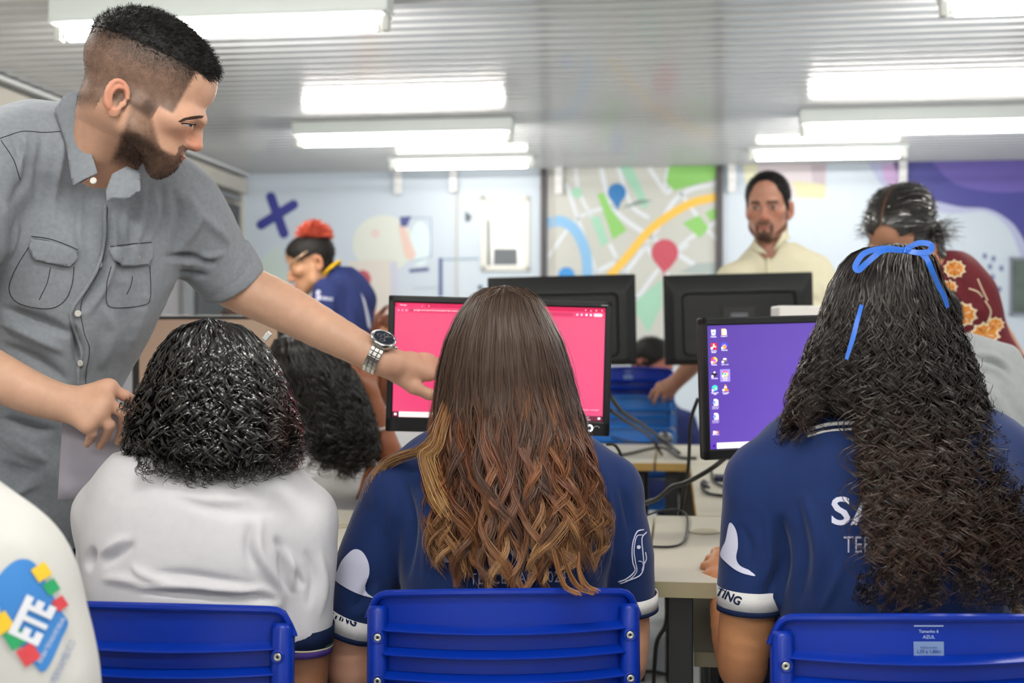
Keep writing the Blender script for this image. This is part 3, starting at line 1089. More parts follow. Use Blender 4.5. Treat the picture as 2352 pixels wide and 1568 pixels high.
# ================================================================== blue school chairs
M_BLUE = mat('chair_blue', '#02278c', 0.3, 0.3, var=0.06, vscale=7, bump=0.06, bscale=500)
M_LBLUE = mat('chair_light_blue', '#1a68b8', 0.35, 0.5, var=0.06, vscale=7)
M_SCREW = mat('screw_steel', '#b9bab4', 0.3, 0.5, metal=0.8, var=0.05)
M_SCREWHOLE = mat('screw_hole', '#1a1a1c', 0.6, 0.2, var=0.05)
M_TAG = mat('chair_tag', '#6d84ae', 0.5, 0.3, var=0.08, vscale=30)
CW = 0.2
def back_y(s, z):
    return 0.045 * s * s - 0.02 + (0.80 - z) * -0.06
def chair_meshes(body):
    """backrest of one moulded shell with cross ribs and two sleeves, seat, tube frame"""
    parts = {}
    # shell
    ns, nz = 28, 12
    bmn = bmesh.new()
    g0, g1 = [], []
    zb = 0.605
    def ztop(s):
        z = 0.800 - 0.010 * s * s
        c = 0.15
        if abs(s) > 1 - c:
            t = (abs(s) - (1 - c)) / c
            z -= 0.032 * (1 - math.sqrt(max(0, 1 - t * t)))
        return z
    for i in range(ns + 1):
        s = -1 + 2 * i / ns
        s = math.copysign(abs(s) ** 0.85, s)
        r0, r1 = [], []
        for j in range(nz + 1):
            z = zb + (ztop(s) - zb) * j / nz
            r0.append(bmn.verts.new((CW * s, back_y(s, z), z)))
            r1.append(bmn.verts.new((CW * s, back_y(s, z) + 0.004, z)))
        g0.append(r0)
        g1.append(r1)
    for i in range(ns):
        for j in range(nz):
            bmn.faces.new((g0[i][j], g0[i + 1][j], g0[i + 1][j + 1], g0[i][j + 1]))
            bmn.faces.new((g1[i][j], g1[i][j + 1], g1[i + 1][j + 1], g1[i + 1][j]))
    for i in range(ns):
        bmn.faces.new((g0[i][nz], g0[i + 1][nz], g1[i + 1][nz], g1[i][nz]))
        bmn.faces.new((g0[i + 1][0], g0[i][0], g1[i][0], g1[i + 1][0]))
    for j in range(nz):
        bmn.faces.new((g0[0][j], g0[0][j + 1], g1[0][j + 1], g1[0][j]))
        bmn.faces.new((g0[ns][j + 1], g0[ns][j], g1[ns][j], g1[ns][j + 1]))
    m = MB()
    m.merge(bmn)
    # rolled rim along the top and down the sides
    rim = []
    for i in range(ns + 1):
        s = -1 + 2 * i / ns
        s = math.copysign(abs(s) ** 0.85, s)
        rim.append((CW * s, back_y(s, ztop(s)) - 0.005, ztop(s) - 0.004))
    rim = [(-CW, back_y(-1, 0.75) - 0.005, 0.752)] + rim + [(CW, back_y(1, 0.75) - 0.005, 0.752)]
    m.tube(catmull(rim, 2), 0.0055, 8)
    parts['backrest'] = [(m, 'backrest', None)]
    # ribs: ledges that stand out of the shell, one above the other
    ribs = []
    for z in (0.738, 0.7035, 0.669, 0.6345):
        b = bmesh.new()
        A = []
        for i in range(13):
            s = -0.90 + 1.80 * i / 12
            y = back_y(s, z)
            sec = [(y, z + 0.008), (y - 0.018, z + 0.0012), (y - 0.0195, -0.0002 + z), (y - 0.018, z - 0.002), (y, z - 0.0025)]
            A.append([b.verts.new((CW * s, yy, zz)) for yy, zz in sec])
        for p, q in zip(A[:-1], A[1:]):
            for k in range(4):
                b.faces.new((p[k], q[k], q[k + 1], p[k + 1]))
        mm = MB()
        mm.merge(b)
        ribs.append(mm)
    parts['rib'] = ribs
    sleeves, screws = [], []
    for sg in (-1, 1):
        mm = MB()
        x = sg * (CW - 0.0135)
        mm.tube([(x, back_y(0.93, 0.59) - 0.006, 0.59), (x, back_y(0.93, 0.62) - 0.008, 0.62), (x, back_y(0.93, 0.76) - 0.008, 0.764), (x, back_y(0.93, 0.77) - 0.007, 0.770)], [0.0155, 0.0155, 0.015, 0.012], 14)
        sleeves.append(mm)
        for z in (0.728, 0.665):
            screws.append((x - sg * 0.001, back_y(0.93, z) - 0.0235, z))
    parts['sleeve'] = sleeves
    parts['screws'] = screws
    return parts

def make_chair(label, body=M_BLUE, tagged=False, group='blue school chairs'):
    c = thing('school_chair', label, 'chair', (0, 0, 0), 0, group)
    p = chair_meshes(body)
    back = p['backrest'][0][0].build('backrest', body, c, angle=40)
    for m in p['rib']:
        m.build('rib', body, c, angle=35)
    for m in p['sleeve']:
        m.build('sleeve', body, c, smooth=True)
    for (x, y, z) in p['screws']:
        M = Matrix.Translation((x, y, z)) @ Matrix.Rotation(math.pi / 2, 4, 'X')
        sc = MB().lathe([(0.0095, -0.003), (0.0095, 0.0005), (0.0075, 0.0015), (0.0068, -0.0005), (0.0062, -0.0005)], 16, M).build('screw_boss', body, c, True)
        sh = MB().lathe([(0.0, 0.0006), (0.0022, 0.0006), (0.0024, 0.0014), (0.0052, 0.0012), (0.006, 0.0), (0.006, -0.002)], 16, M).build('screw_head', M_SCREW, sc, True)
        MB().lathe([(0, 0.00075), (0.0021, 0.00075)], 8, M).build('screw_socket', M_SCREWHOLE, sc)
    # seat and frame
    seat = MB()
    b = bmesh.new()
    G = []
    for i in range(11):
        x = -0.2 + 0.4 * i / 10
        G.append([b.verts.new((x * (1 - 0.1 * abs(j / 10 - 0.5)), 0.02 + 0.39 * j / 10, 0.455 - 0.012 * math.cos(i / 10 * math.pi * 2 - math.pi) * 0.5 - (0.02 * max(0, j / 10 - 0.8) * 5) ** 1)) for j in range(11)])
    for i in range(10):
        for j in range(10):
            b.faces.new((G[i][j], G[i + 1][j], G[i + 1][j + 1], G[i][j + 1]))
    r = bmesh.ops.extrude_face_region(b, geom=b.faces[:])
    bmesh.ops.translate(b, vec=(0, 0, -0.012), verts=[g for g in r['geom'] if isinstance(g, bmesh.types.BMVert)])
    seat.merge(b)
    seat.build('seat', body, c, angle=40)
    for sg in (-1, 1):
        x = sg * (CW - 0.0135)
        MB().tube(catmull([(x, -0.035, 0.66), (x, -0.035, 0.50), (x, 0.0, 0.43), (x, 0.2, 0.425)], 6), 0.011, 10).build('back_tube', M_GREYMETAL, c, smooth=True)
        MB().tube([(x, 0.03, 0.43), (sg * 0.205, -0.07, 0.004)], 0.011, 10).build('leg', M_GREYMETAL, c, smooth=True)
        MB().tube([(x, 0.34, 0.43), (sg * 0.205, 0.39, 0.004)], 0.011, 10).build('leg', M_GREYMETAL, c, smooth=True)
        MB().tube([(x, 0.0, 0.425), (x, 0.37, 0.425)], 0.011, 10).build('seat_rail', M_GREYMETAL, c, smooth=True)
    MB().tube([(-0.185, 0.2, 0.425), (0.185, 0.2, 0.425)], 0.009, 8).build('cross_rail', M_GREYMETAL, c, smooth=True)
    if tagged:
        def q(x0, z0, x1, z1, o):
            f = lambda x, z: (x, back_y(x / CW, z) - o, z)
            return [f(x0, z0), f(x1, z0), f(x1, z1), f(x0, z1)]
        t = MB().poly(q(-0.02, 0.745, 0.02, 0.764, 0.0012)).build('size_tag', M_TAG, c)
        MT = mat('tag_print', '#9fb4dc', 0.5, 0.2, var=0.05)
        MB().poly(q(-0.019, 0.7835, 0.02, 0.7852, 0.0012)).build('tag_bar', MT, t)
        for body_t, w, z, mm in (('Tamanho 6', 0.026, 0.7755, MT), ('AZUL', 0.016, 0.768, MT), ('1,59 a 1,88m', 0.031, 0.7485, mat('tag_dark', '#2c4b8f', 0.5, 0.2, var=0.05)), ('Estatura do aluno', 0.022, 0.7555, mat('tag_dark', '#2c4b8f'))):
            V, T, hh = text_flat(body_t, w, 0.01)
            me = bpy.data.meshes.new('tag_text')
            me.from_pydata([(a - w / 2, back_y((a - w / 2) / CW, z) - 0.0016, z + b) for a, b in V], [], T)
            link('tag_text', me, mm, t, world_space=False)
    return c

def place(o, px, d, yaw_deg, z=0.0):
    o.location = ((px - 1176) / F_PX * d, d, z)
    o.rotation_euler = (0, 0, math.radians(yaw_deg))
    return o

chair_a = place(make_chair('blue chair under the girl with straight ombre hair'), 1158, 1.86, 2.5)
chair_b = place(make_chair('blue chair under the girl in the plain white shirt'), 345, 1.76, -7)
chair_c = place(make_chair('blue chair with a printed size tag, under the ribbon girl', tagged=True), 2120, 1.69, 0)
# stack behind the second desk row
SX, SD = 1443, 5.36
chair_f = place(make_chair('dark blue chair on top of the stack, size tag on it', tagged=True, group='stacked chairs'), SX, SD + 0.16, -8, 0.25)
chair_e = place(make_chair('light blue chair in the stack that the cream-shirted man grips', M_LBLUE, group='stacked chairs'), SX + 2, SD + 0.08, -8, 0.128)
chair_d = place(make_chair('light blue chair at the foot of the stack, behind the far desk', M_LBLUE, group='stacked chairs'), SX, SD, -8, 0.0)

# ================================================================== monitors
M_BEZEL = mat('monitor_black', '#0e0f12', 0.4, 0.35, var=0.08, vscale=14, bump=0.04, bscale=900)
M_BACK = mat('monitor_back', '#0d0f12', 0.5, 0.3, var=0.08, vscale=10, bump=0.06, bscale=900)
M_BACK2 = mat('monitor_back_dark', '#0b0c0e', 0.5, 0.4, var=0.08, vscale=10)
def screen_mat(name, c0, c1=None):
    m = bpy.data.materials.new(name)
    m.use_nodes = True
    N, L = m.node_tree.nodes, m.node_tree.links
    b = N['Principled BSDF']
    b.inputs['Base Color'].default_value = (0.01, 0.01, 0.01, 1)
    b.inputs['Roughness'].default_value = 0.4
    tc = N.new('ShaderNodeTexCoord')
    sp = N.new('ShaderNodeSeparateXYZ')
    L.new(tc.outputs['Generated'], sp.inputs[0])
    r = N.new('ShaderNodeValToRGB')
    r.color_ramp.elements[0].color = (*lin(c0), 1)
    r.color_ramp.elements[1].color = (*lin(c1 or c0), 1)
    ad = N.new('ShaderNodeMath')
    ad.operation = 'SUBTRACT'
    L.new(sp.outputs['X'], ad.inputs[0])
    ml = N.new('ShaderNodeMath')
    ml.operation = 'MULTIPLY'
    ml.inputs[1].default_value = 0.6
    L.new(sp.outputs['Z'], ml.inputs[0])
    L.new(ml.outputs[0], ad.inputs[1])
    mr = N.new('ShaderNodeMapRange')
    mr.inputs['From Min'].default_value = -0.6
    mr.inputs['From Max'].default_value = 0.6
    L.new(ad.outputs[0], mr.inputs['Value'])
    L.new(mr.outputs['Result'], r.inputs['Fac'])
    L.new(r.outputs['Color'], b.inputs['Emission Color'])
    b.inputs['Emission Strength'].default_value = 0.95
    return m

def ink(c, e=0.9):
    return mat('pixel_' + c.strip('#'), c, 0.5, 0.2, emit=e)

class Screen:
    """draws on a screen part; sx, sy in millimetres from the upper left corner of the picture"""
    def __init__(s, mon, scr, w, h, z0, y):
        s.scr, s.w, s.h, s.z0, s.y, s.k = scr, w, h, z0, y, 0
    def pt(s, x, y, lay):
        return (-s.w / 2 + x / 1000, s.y - 0.0002 * lay, s.z0 + s.h - y / 1000)
    def rect(s, x0, y0, x1, y1, c, lay=1, name='screen_bar'):
        return MB().poly([s.pt(x0, y0, lay), s.pt(x1, y0, lay), s.pt(x1, y1, lay), s.pt(x0, y1, lay)]).build(name, ink(c), s.scr)
    def poly(s, pts, c, lay=1, name='screen_icon'):
        return MB().poly([s.pt(x, y, lay) for x, y in pts]).build(name, ink(c), s.scr)
    def text(s, body, x, y, w, c, lay=2, bold=0.0, name='screen_text', center=False):
        V, T, hh = text_flat(body, w, bold)
        x0 = x - w / 2 if center else x
        me = bpy.data.meshes.new(name)
        me.from_pydata([s.pt(x0 + a, y - b, lay) for a, b in V], [], T)
        return link(name, me, ink(c), s.scr, world_space=False)
    def icon(s, shapes, lay=2, name='screen_icon'):
        o = None
        for i, (pts, c) in enumerate(shapes):
            o2 = MB().poly([s.pt(x, y, lay + i) for x, y in pts]).build(name, ink(c), s.scr if o is None else s.scr)
            o = o or o2
        return o

def monitor(label, w, h, bez, center, yaw, roll, screen, desk_z=DESK_Z, back=False, group='desktop monitors', pitch=0.0):
    """origin under the screen on the desk; the screen looks to -y"""
    c = np.asarray(center, float)
    m = thing('computer_monitor', label, 'monitor', (c[0], c[1], desk_z), math.radians(yaw), group)
    zc = c[2] - desk_z
    head = bpy.data.objects.new('screen_head', None)
    z0 = zc - h / 2
    bl, br, bt, bb = bez
    rm = Matrix.Translation((0, 0, zc)) @ Matrix.Rotation(math.radians(roll), 4, 'Y') @ Matrix.Rotation(math.radians(pitch), 4, 'X') @ Matrix.Translation((0, 0, -zc))
    def fin(o):
        o.data.transform(rm)
        return o
    fr = MB()
    fr.box((-w / 2, -0.012, z0), (-w / 2 + bl, 0.012, z0 + h), None, 0.003)
    fr.box((w / 2 - br, -0.012, z0), (w / 2, 0.012, z0 + h), None, 0.003)
    fr.box((-w / 2, -0.012, z0 + h - bt), (w / 2, 0.012, z0 + h), None, 0.003)
    fr.box((-w / 2, -0.012, z0), (w / 2, 0.012, z0 + bb), None, 0.003)
    bezel = fin(fr.build('bezel', M_BEZEL, m))
    sc = fin(MB().box((-w / 2 + bl * 0.7, -0.0085, z0 + bb * 0.7), (w / 2 - br * 0.7, 0.006, z0 + h - bt * 0.7)).build('screen', screen, m))
    hb = MB()
    b = bmesh.new()
    def ring(x, z_lo, z_hi, y, r, n=6):
        pts = []
        for cx, cz, a0 in ((x - r, z_hi - r, 0), (-x + r, z_hi - r, 90), (-x + r, z_lo + r, 180), (x - r, z_lo + r, 270)):
            for k in range(n + 1):
                a = math.radians(a0 + 90 * k / n)
                pts.append(b.verts.new((cx + r * math.cos(a), y, cz + r * math.sin(a))))
        return pts
    rings = [ring(w / 2, z0, z0 + h, 0.0, 0.006), ring(w / 2, z0, z0 + h, 0.014, 0.006), ring(w / 2 - 0.035, z0 + 0.02, z0 + h - 0.055, 0.040, 0.012), ring(w / 2 - 0.062, z0 + 0.03, z0 + h - 0.065, 0.0405, 0.02),
             ring(w / 2 - 0.066, z0 + 0.034, z0 + h - 0.069, 0.036, 0.02), ring(w / 2 - 0.07, z0 + 0.036, z0 + h - 0.073, 0.040, 0.02)]
    for A, B in zip(rings[:-1], rings[1:]):
        for k in range(len(A)):
            b.faces.new((A[k], A[(k + 1) % len(A)], B[(k + 1) % len(A)], B[k]))
    b.faces.new(rings[-1])
    b.faces.new(rings[0][::-1])
    hb.merge(b)
    hs = fin(hb.build('back_housing', M_BACK, m, angle=25))
    vp = fin(MB().box((-0.06, 0.0395, zc - 0.06), (0.06, 0.046, zc + 0.045), None, 0.003).build('mount_plate', M_BACK2, m))
    MB().box((-0.03, 0.046, zc - 0.05), (0.03, 0.049, zc + 0.02), None, 0.001).build('mount_label', mat('mount_label', '#5a5e66', 0.4, 0.4, var=0.1), vp).data.transform(rm)
    for x in (-w / 2 + 0.12, w / 2 - 0.12):
        for k in range(7):
            MB().box((x - 0.03, 0.0395, z0 + 0.05 + k * 0.006), (x + 0.03, 0.0402, z0 + 0.053 + k * 0.006)).build('vent_slot', M_BACK2, hs).data.transform(rm)
    MB().box((-0.03, 0.03, 0.006), (0.03, 0.062, zc), None, 0.004).build('stand_neck', M_BEZEL, m)
    MB().lathe([(0, 0), (0.11, 0), (0.11, 0.006), (0.1, 0.011), (0.04, 0.016), (0, 0.016)], 32, Matrix.Translation((0, 0.045, 0))).build('stand_base', M_BEZEL, m, angle=40)
    S = Screen(m, sc, w - bl - br, h - bt - bb, z0 + bb, -0.0087)
    S.rm, S.m, S.bezel = rm, m, bezel
    S.x_off = (bl - br) / 2
    return m, S

def seat_screen(S):
    """turn what was drawn on the screen together with the head"""
    T = S.rm @ Matrix.Translation((S.x_off, 0, 0))
    for ch in S.scr.children:
        ch.data.transform(T)

M_PINK = screen_mat('screen_pink', '#fd3f7a', '#ff5288')
M_PURPLE = screen_mat('screen_purple', '#5a36b2', '#7c58d4')
m1, S = monitor('black monitor showing a pink browser page', 0.460, 0.278, (0.0135, 0.015, 0.0145, 0.030), P(1147, 840, 2.60), 2.5, 1.5, M_PINK)
W_, H_ = S.w * 1000, S.h * 1000
S.rect(0, 0, W_, 9, '#a81c46', 1, 'tab_strip')
S.rect(4, 1.5, 62, 9, '#c22c58', 2, 'browser_tab')
S.text('Navegar', 10, 7, 14, '#ffd0dc', 3)
S.text('x', 54, 7, 2, '#ffd0dc', 3)
S.text('+', 67, 7, 3, '#ffd0dc', 3)
S.rect(0, 9, W_, 21, '#c93a62', 1, 'address_bar')
S.rect(29, 11, 365, 19, '#a92e52', 2, 'address_field')
S.text('google.com/search?q=atividade+de+marketing+aula', 38, 17, 110, '#f6c9d4', 3)
for i, x in enumerate((5, 13, 21)):
    S.text('<>o'[i], x, 17.5, 4, '#f3b7c5', 3)
for i, x in enumerate((372, 381, 391, 400)):
    S.rect(x, 13, x + 3.6, 17, '#f0b6c4' if i < 2 else '#ffe9ee', 3, 'toolbar_icon')
S.poly([(a, b) for a, b in [(407, 15)] + [(409, 11.5), (424, 11.5), (427, 15), (424, 18.5), (409, 18.5)]], '#f3a9bb', 3, 'update_button')
S.text('Pausada', 411, 16.8, 13, '#ffffff', 4)
for i, x in enumerate((W_ - 42, W_ - 31, W_ - 20, W_ - 8)):
    S.text('v-ox'[i], x, 7, 2.8, '#ffd9e2', 3)
S.rect(0, H_ - 11, W_, H_, '#5b2036', 1, 'task_bar')
S.rect(13, H_ - 11, 108, H_, '#f6e4e4', 2, 'search_field')
S.text('Pesquisar', 24, H_ - 3.8, 17, '#b9a3a8', 3)
S.rect(3.5, H_ - 8, 8.5, H_ - 3, '#ffe9ee', 3, 'start_icon')
S.text('16:27', W_ - 36, H_ - 6.4, 8, '#f5dfe4', 3)
S.text('10/07/2024', W_ - 40, H_ - 2, 15, '#f5dfe4', 3)
S.rect(W_ - 10, H_ - 8, W_ - 5, H_ - 4, '#f6e4e4', 3, 'tray_icon')
S.rect(W_ - 64, H_ - 26, W_ - 5, H_ - 19, '#d53f6c', 2, 'popup_note')
S.text('Deseja continuar a navegar?', W_ - 62, H_ - 21, 55, '#ffb9ca', 3)
seat_screen(S)
M_MODEL = mat('bezel_print', '#b9bcc2', 0.5, 0.2, var=0.05)
V, T, hh = text_flat('V206Wz', 0.014, 0.01)
me = bpy.data.meshes.new('model_print')
me.from_pydata([(0.206 + a, -0.0123, S.z0 + S.h + 0.004 + b) for a, b in V], [], T)
me.transform(S.rm)
link('model_print', me, M_MODEL, m1, world_space=False)
pw = MB().lathe([(0.0045, 0), (0.006, 0.0008), (0.0075, 0)], 20, Matrix.Translation((0.188, -0.0122, S.z0 - 0.014)) @ Matrix.Rotation(math.pi / 2, 4, 'X')).build('power_button', ink('#e8f2ff', 1.6), m1)
pw.data.transform(S.rm)
pl = MB().tube([(0.203 + 0.006 * math.cos(t), -0.0122, S.z0 - 0.014 + 0.0045 * math.sin(t)) for t in np.linspace(0, math.pi, 9)], 0.0006, 5).build('bezel_logo', M_MODEL, m1)
pl.data.transform(S.rm)

m2, S = monitor('black monitor showing a purple desktop full of icons', 0.462, 0.277, (0.0145, 0.0145, 0.0155, 0.021), P(1867, 884, 2.50), 9, -1.6, M_PURPLE)
W_, H_ = S.w * 1000, S.h * 1000
def circ(cx, cy, r, n=14, a0=0, a1=360):
    return [(cx + r * math.cos(math.radians(a)), cy + r * math.sin(math.radians(a))) for a in np.linspace(a0, a1, n, endpoint=(a1 - a0) < 360)]
def wedge(cx, cy, r, a0, a1):
    return [(cx, cy)] + circ(cx, cy, r, 10, a0, a1)
cw, chh = 21.5, 27.3
def cell(i, j):
    return 12 + cw * i, 13 + chh * j
def lab(i, j, a, b=None):
    x, y = cell(i, j)
    S.text(a, x, y + 10, min(14, 1.6 * len(a)), '#f3efff', 3, 0.012, 'icon_caption', True)
    if b:
        S.text(b, x, y + 13, min(14, 1.6 * len(b)), '#f3efff', 3, 0.012, 'icon_caption', True)
def arrow(i, j):
    x, y = cell(i, j)
    S.rect(x - 6.5, y + 2, x - 2.5, y + 6, '#f4f4ff', 6, 'shortcut_mark')
    S.poly([(x - 5.6, y + 5), (x - 3.4, y + 2.8), (x - 3.4, y + 4.4)], '#3a62c9', 7, 'shortcut_mark')
x, y = cell(0, 0)
S.poly([(x - 5, y - 5), (x + 5, y - 5), (x + 3.6, y + 6), (x - 3.6, y + 6)], '#c9cdf0', 2)
S.poly(circ(x, y + 1, 2), '#5f7fe0', 3)
lab(0, 0, 'Lixeira')
x, y = cell(1, 0)
S.poly([(x - 5, y - 6), (x + 3, y - 6), (x + 5, y - 3), (x + 5, y + 6), (x - 5, y + 6)], '#f0d48a', 2)
S.rect(x - 1, y - 4, x + 5, y + 5, '#f8f2e2', 3, 'screen_icon')
lab(1, 0, 'visualg3.0.7')
x, y = cell(0, 1)
S.rect(x - 6, y - 6, x + 6, y + 6, '#c8281f', 2, 'screen_icon')
S.poly([(x - 0.8, y - 4.5), (x + 0.8, y - 4.5), (x + 1, y - 0.5), (x + 4.5, y + 1), (x + 4, y + 2.4), (x, y + 1), (x - 3.5, y + 4.5), (x - 4.6, y + 3.6), (x - 1.2, y)], '#ffffff', 3)
arrow(0, 1)
lab(0, 1, 'Acrobat', 'Reader')
x, y = cell(1, 1)
S.poly(circ(x, y, 6.5, 20, 160, 380), '#3a4fe0', 2)
S.poly(circ(x, y + 1.5, 4), '#f2a43a', 3)
S.rect(x - 3, y + 0.4, x + 3, y + 2.4, '#e2571f', 4, 'screen_icon')
arrow(1, 1)
lab(1, 1, 'Audacity')
x, y = cell(0, 2)
S.poly(circ(x, y, 6.2), '#f39a2c', 2)
S.poly(wedge(x, y, 6.3, 280, 380), '#f7d23e', 3)
S.poly(wedge(x, y, 6.3, 120, 250), '#e6433f', 3)
S.poly(circ(x + 0.4, y + 0.6, 3), '#a04fd0', 4)
arrow(0, 2)
lab(0, 2, 'Firefox')
x, y = cell(1, 2)
S.poly([(x - 5, y - 1), (x, y - 4), (x + 4, y - 2), (x + 5, y + 3), (x, y + 4), (x - 5, y + 3)], '#6f665e', 2)
S.poly(circ(x - 1.5, y - 2, 1.7), '#f4f1ea', 3)
S.poly(circ(x + 1.8, y - 2, 1.5), '#f4f1ea', 3)
arrow(1, 2)
lab(1, 2, 'GIMP 2.10.24')
x, y = cell(0, 3)
S.poly([(x, y - 6), (x + 6, y), (x + 2, y + 3), (x + 1, y + 5), (x - 1, y + 5), (x - 2, y + 3), (x - 6, y)], '#1d1d22', 2)
S.poly([(x, y - 6), (x + 2.5, y - 3.2), (x, y - 2), (x - 2.5, y - 3.2)], '#e9e9f0', 3)
arrow(0, 3)
lab(0, 3, 'Inkscape')
x, y = cell(1, 3)
S.rect(x - 10, y - 9, x + 10, y + 15, '#8e7fe2', 1, 'icon_highlight')
for a0, c in ((210, '#dd4a3c'), (330, '#f2c230'), (90, '#2f9e54')):
    S.poly(wedge(x, y, 6.2, a0, a0 + 120), c, 2)
S.poly(circ(x, y, 3.2), '#ffffff', 3)
S.poly(circ(x, y, 2.4), '#3f7fe8', 4)
arrow(1, 3)
lab(1, 3, 'Google', 'Chrome')
x, y = cell(0, 4)
S.poly(circ(x, y, 6.2), '#2a78d0', 2)
S.poly(wedge(x, y, 6.3, 180, 340), '#3cc6b8', 3)
S.poly(circ(x + 1.6, y + 0.8, 3), '#8fe08a', 4)
arrow(0, 4)
lab(0, 4, 'Microsoft', 'Edge')
x, y = cell(1, 4)
S.poly([(x - 1, y - 6.5), (x + 1, y - 6.5), (x + 4, y + 4), (x - 4, y + 4)], '#f08a22', 2)
S.poly([(x - 1.9, y - 3.2), (x + 1.9, y - 3.2), (x + 2.8, y - 0.2), (x - 2.8, y - 0.2)], '#fbf7f0', 3)
S.poly([(x - 6, y + 3.6), (x + 6, y + 3.6), (x + 6.4, y + 6), (x - 6.4, y + 6)], '#f08a22', 3)
arrow(1, 4)
lab(1, 4, 'VLC media', 'player')
for j in (5, 6):
    x, y = cell(0, j)
    S.poly([(x - 3, y - 6.5), (x + 3, y - 6.5), (x + 6, y - 3.5), (x + 6, y + 6.5), (x - 3, y + 6.5)], '#f7f8ff', 2)
    S.rect(x - 5.5, y - 2.5, x + 0.5, y + 3.5, '#3567c0', 3, 'screen_icon')
    S.text('W', x - 4.6, y + 2.4, 4, '#ffffff', 4)
    lab(0, j, 'Valorizar a', 'marca atrav...')
x, y = cell(0, 7)
S.rect(x - 6, y + 1, x + 6, y + 7, '#e9dfe4', 2, 'screen_icon')
S.rect(x - 1, y + 1, x + 6, y + 7, '#a4636f', 3, 'screen_icon')
S.poly(circ(x + 1, y + 4, 2), '#f0c8c8', 4)
lab(0, 7, 'My iPad e...')
S.rect(0, H_ - 12, W_, H_, '#5634a8', 1, 'task_bar')
S.rect(13, H_ - 12, 92, H_ - 0.5, '#f4ecee', 2, 'search_field')
S.text('Pesquisar', 24, H_ - 4.5, 16, '#a294ad', 3)
S.poly(circ(76, H_ - 6, 2.6), '#e08a4a', 4)
S.poly([(80, H_ - 7.5), (84, H_ - 9), (90, H_ - 7.2), (86, H_ - 6)], '#5b4a3c', 4)
S.rect(72, H_ - 2, 92, H_ - 0.5, '#e0813a', 4, 'search_field')
for i in (0, 1):
    for j in (0, 1):
        S.rect(5 + 2.3 * i, H_ - 8.3 + 2.3 * j, 7 + 2.3 * i, H_ - 6.3 + 2.3 * j, '#1d1440', 3, 'start_icon')
S.poly(circ(98, H_ - 6, 2), '#3d62d8', 3)
seat_screen(S)

M_OFF = screen_mat('screen_far', '#5e6a80', '#8c93a4')
for px, py, d, yaw, rl, labl in ((1291, 737, 4.52, 176, 1.2, 'black monitor seen from behind, nearer the street map\'s blue river'),
                            (1695, 732, 4.52, 176, 1.2, 'black monitor seen from behind, in front of the man in cream')):
    monitor(labl, 0.528, 0.322, (0.014, 0.014, 0.016, 0.022), P(px, py, d), yaw, rl, M_OFF, back=True)
M_BROWN = screen_mat('screen_brown', '#8a6f5c', '#a3866c')  # brown reflection painted as the screen's own glow
m5, S = monitor('black monitor with a brown screen beside the grey-shirted man', 0.44, 0.26, (0.02, 0.02, 0.012, 0.02), P(480, 830, 3.55), -6, 0, M_BROWN, desk_z=0.75)
desk_l = desk('cream side desk carrying the brown-screened monitor', -2.15, -1.14, 3.35, 4.0, M_EDGE2, False, True)

# ================================================================== small things on the desks, cables
M_CABLE = mat('cable_black', '#121314', 0.45, 0.4, var=0.1, vscale=30)
M_MOUSE = mat('mouse_grey', '#3c3d42', 0.3, 0.5, var=0.06, vscale=20)
a = on_level(1526, 1014, DESK_Z)
mo = thing('computer_mouse', 'dark grey computer mouse on the far desk', 'mouse', a, 0.2)
f = Field((-0.06, -0.07, 0), (0.06, 0.07, 0.06), 0.003)
f.ell((0, 0, 0.004), (0.034, 0.055, 0.038), k=0)
f.half((0, 0, 0.0012), (0, 0, -1), 0.002)
V, Q = f.mesh()
link('mouse_body', mesh_np('mouse_body', V, Q), M_MOUSE, mo, True, False)
MB().lathe([(0, -0.004), (0.008, -0.004), (0.008, 0.004), (0, 0.004)], 14, Matrix.Translation((0, -0.025, 0.036)) @ Matrix.Rotation(math.pi / 2, 4, 'Y')).build('scroll_wheel', M_BLACKMETAL, mo, True)

def lvl(px, py, dz=0.006):
    return on_level(px, py, DESK_Z + dz)
CG = 'black cables across the desks'
def cab(label, pts, r=0.0032):
    o = cable('power_cable', pts, r, M_CABLE)
    return tag(o, label, 'cable', CG)
cab('thick black cable slanting from the pink monitor to the far mouse', [P(1398, 905, 3.2), P(1430, 945, 3.6), P(1480, 978, 4.2), P(1525, 1012, 4.8), on_level(1560, 1040, DESK_Z + 0.01)], 0.006)
cab('second slanting black cable under the thick one', [P(1400, 940, 3.2), P(1440, 968, 3.6), P(1490, 1000, 4.3), on_level(1520, 1044, DESK_Z + 0.012)], 0.005)
cab('black cable looped low on the far desk', [lvl(1395, 1046), lvl(1440, 1042), lvl(1500, 1028), lvl(1530, 1030), lvl(1562, 1050, 0.006), lvl(1600, 1052)], 0.005)
cab('thin black cable lying towards the far mouse', [lvl(1395, 1000), lvl(1430, 1010), lvl(1470, 1016), lvl(1520, 1018), lvl(1545, 1030)], 0.004)
cab('black cable arching beside the blue sleeve of the ombre-haired girl', [P(1392, 1020, 2.75), P(1412, 1022, 2.75), P(1426, 1045, 2.76), P(1430, 1075, 2.77), P(1420, 1120, 2.78), on_level(1400, 1200, DESK_Z + 0.006)], 0.0035)
cab('thick black cable swinging across the gap between desks', [P(1664, 1052, 2.62), P(1645, 1068, 2.66), P(1610, 1090, 2.7), P(1575, 1108, 2.74), P(1545, 1117, 2.76), P(1510, 1145, 2.8), P(1470, 1160, 2.85), on_level(1430, 1190, DESK_Z + 0.006)], 0.0055)
cab('black cable hanging straight down the gap', [P(1603, 915, 2.95), P(1588, 960, 2.98), P(1584, 1010, 3.02), P(1580, 1080, 3.03), P(1568, 1150, 3.04), P(1560, 1200, 3.05), P(1556, 1330, 3.06)], 0.0045)
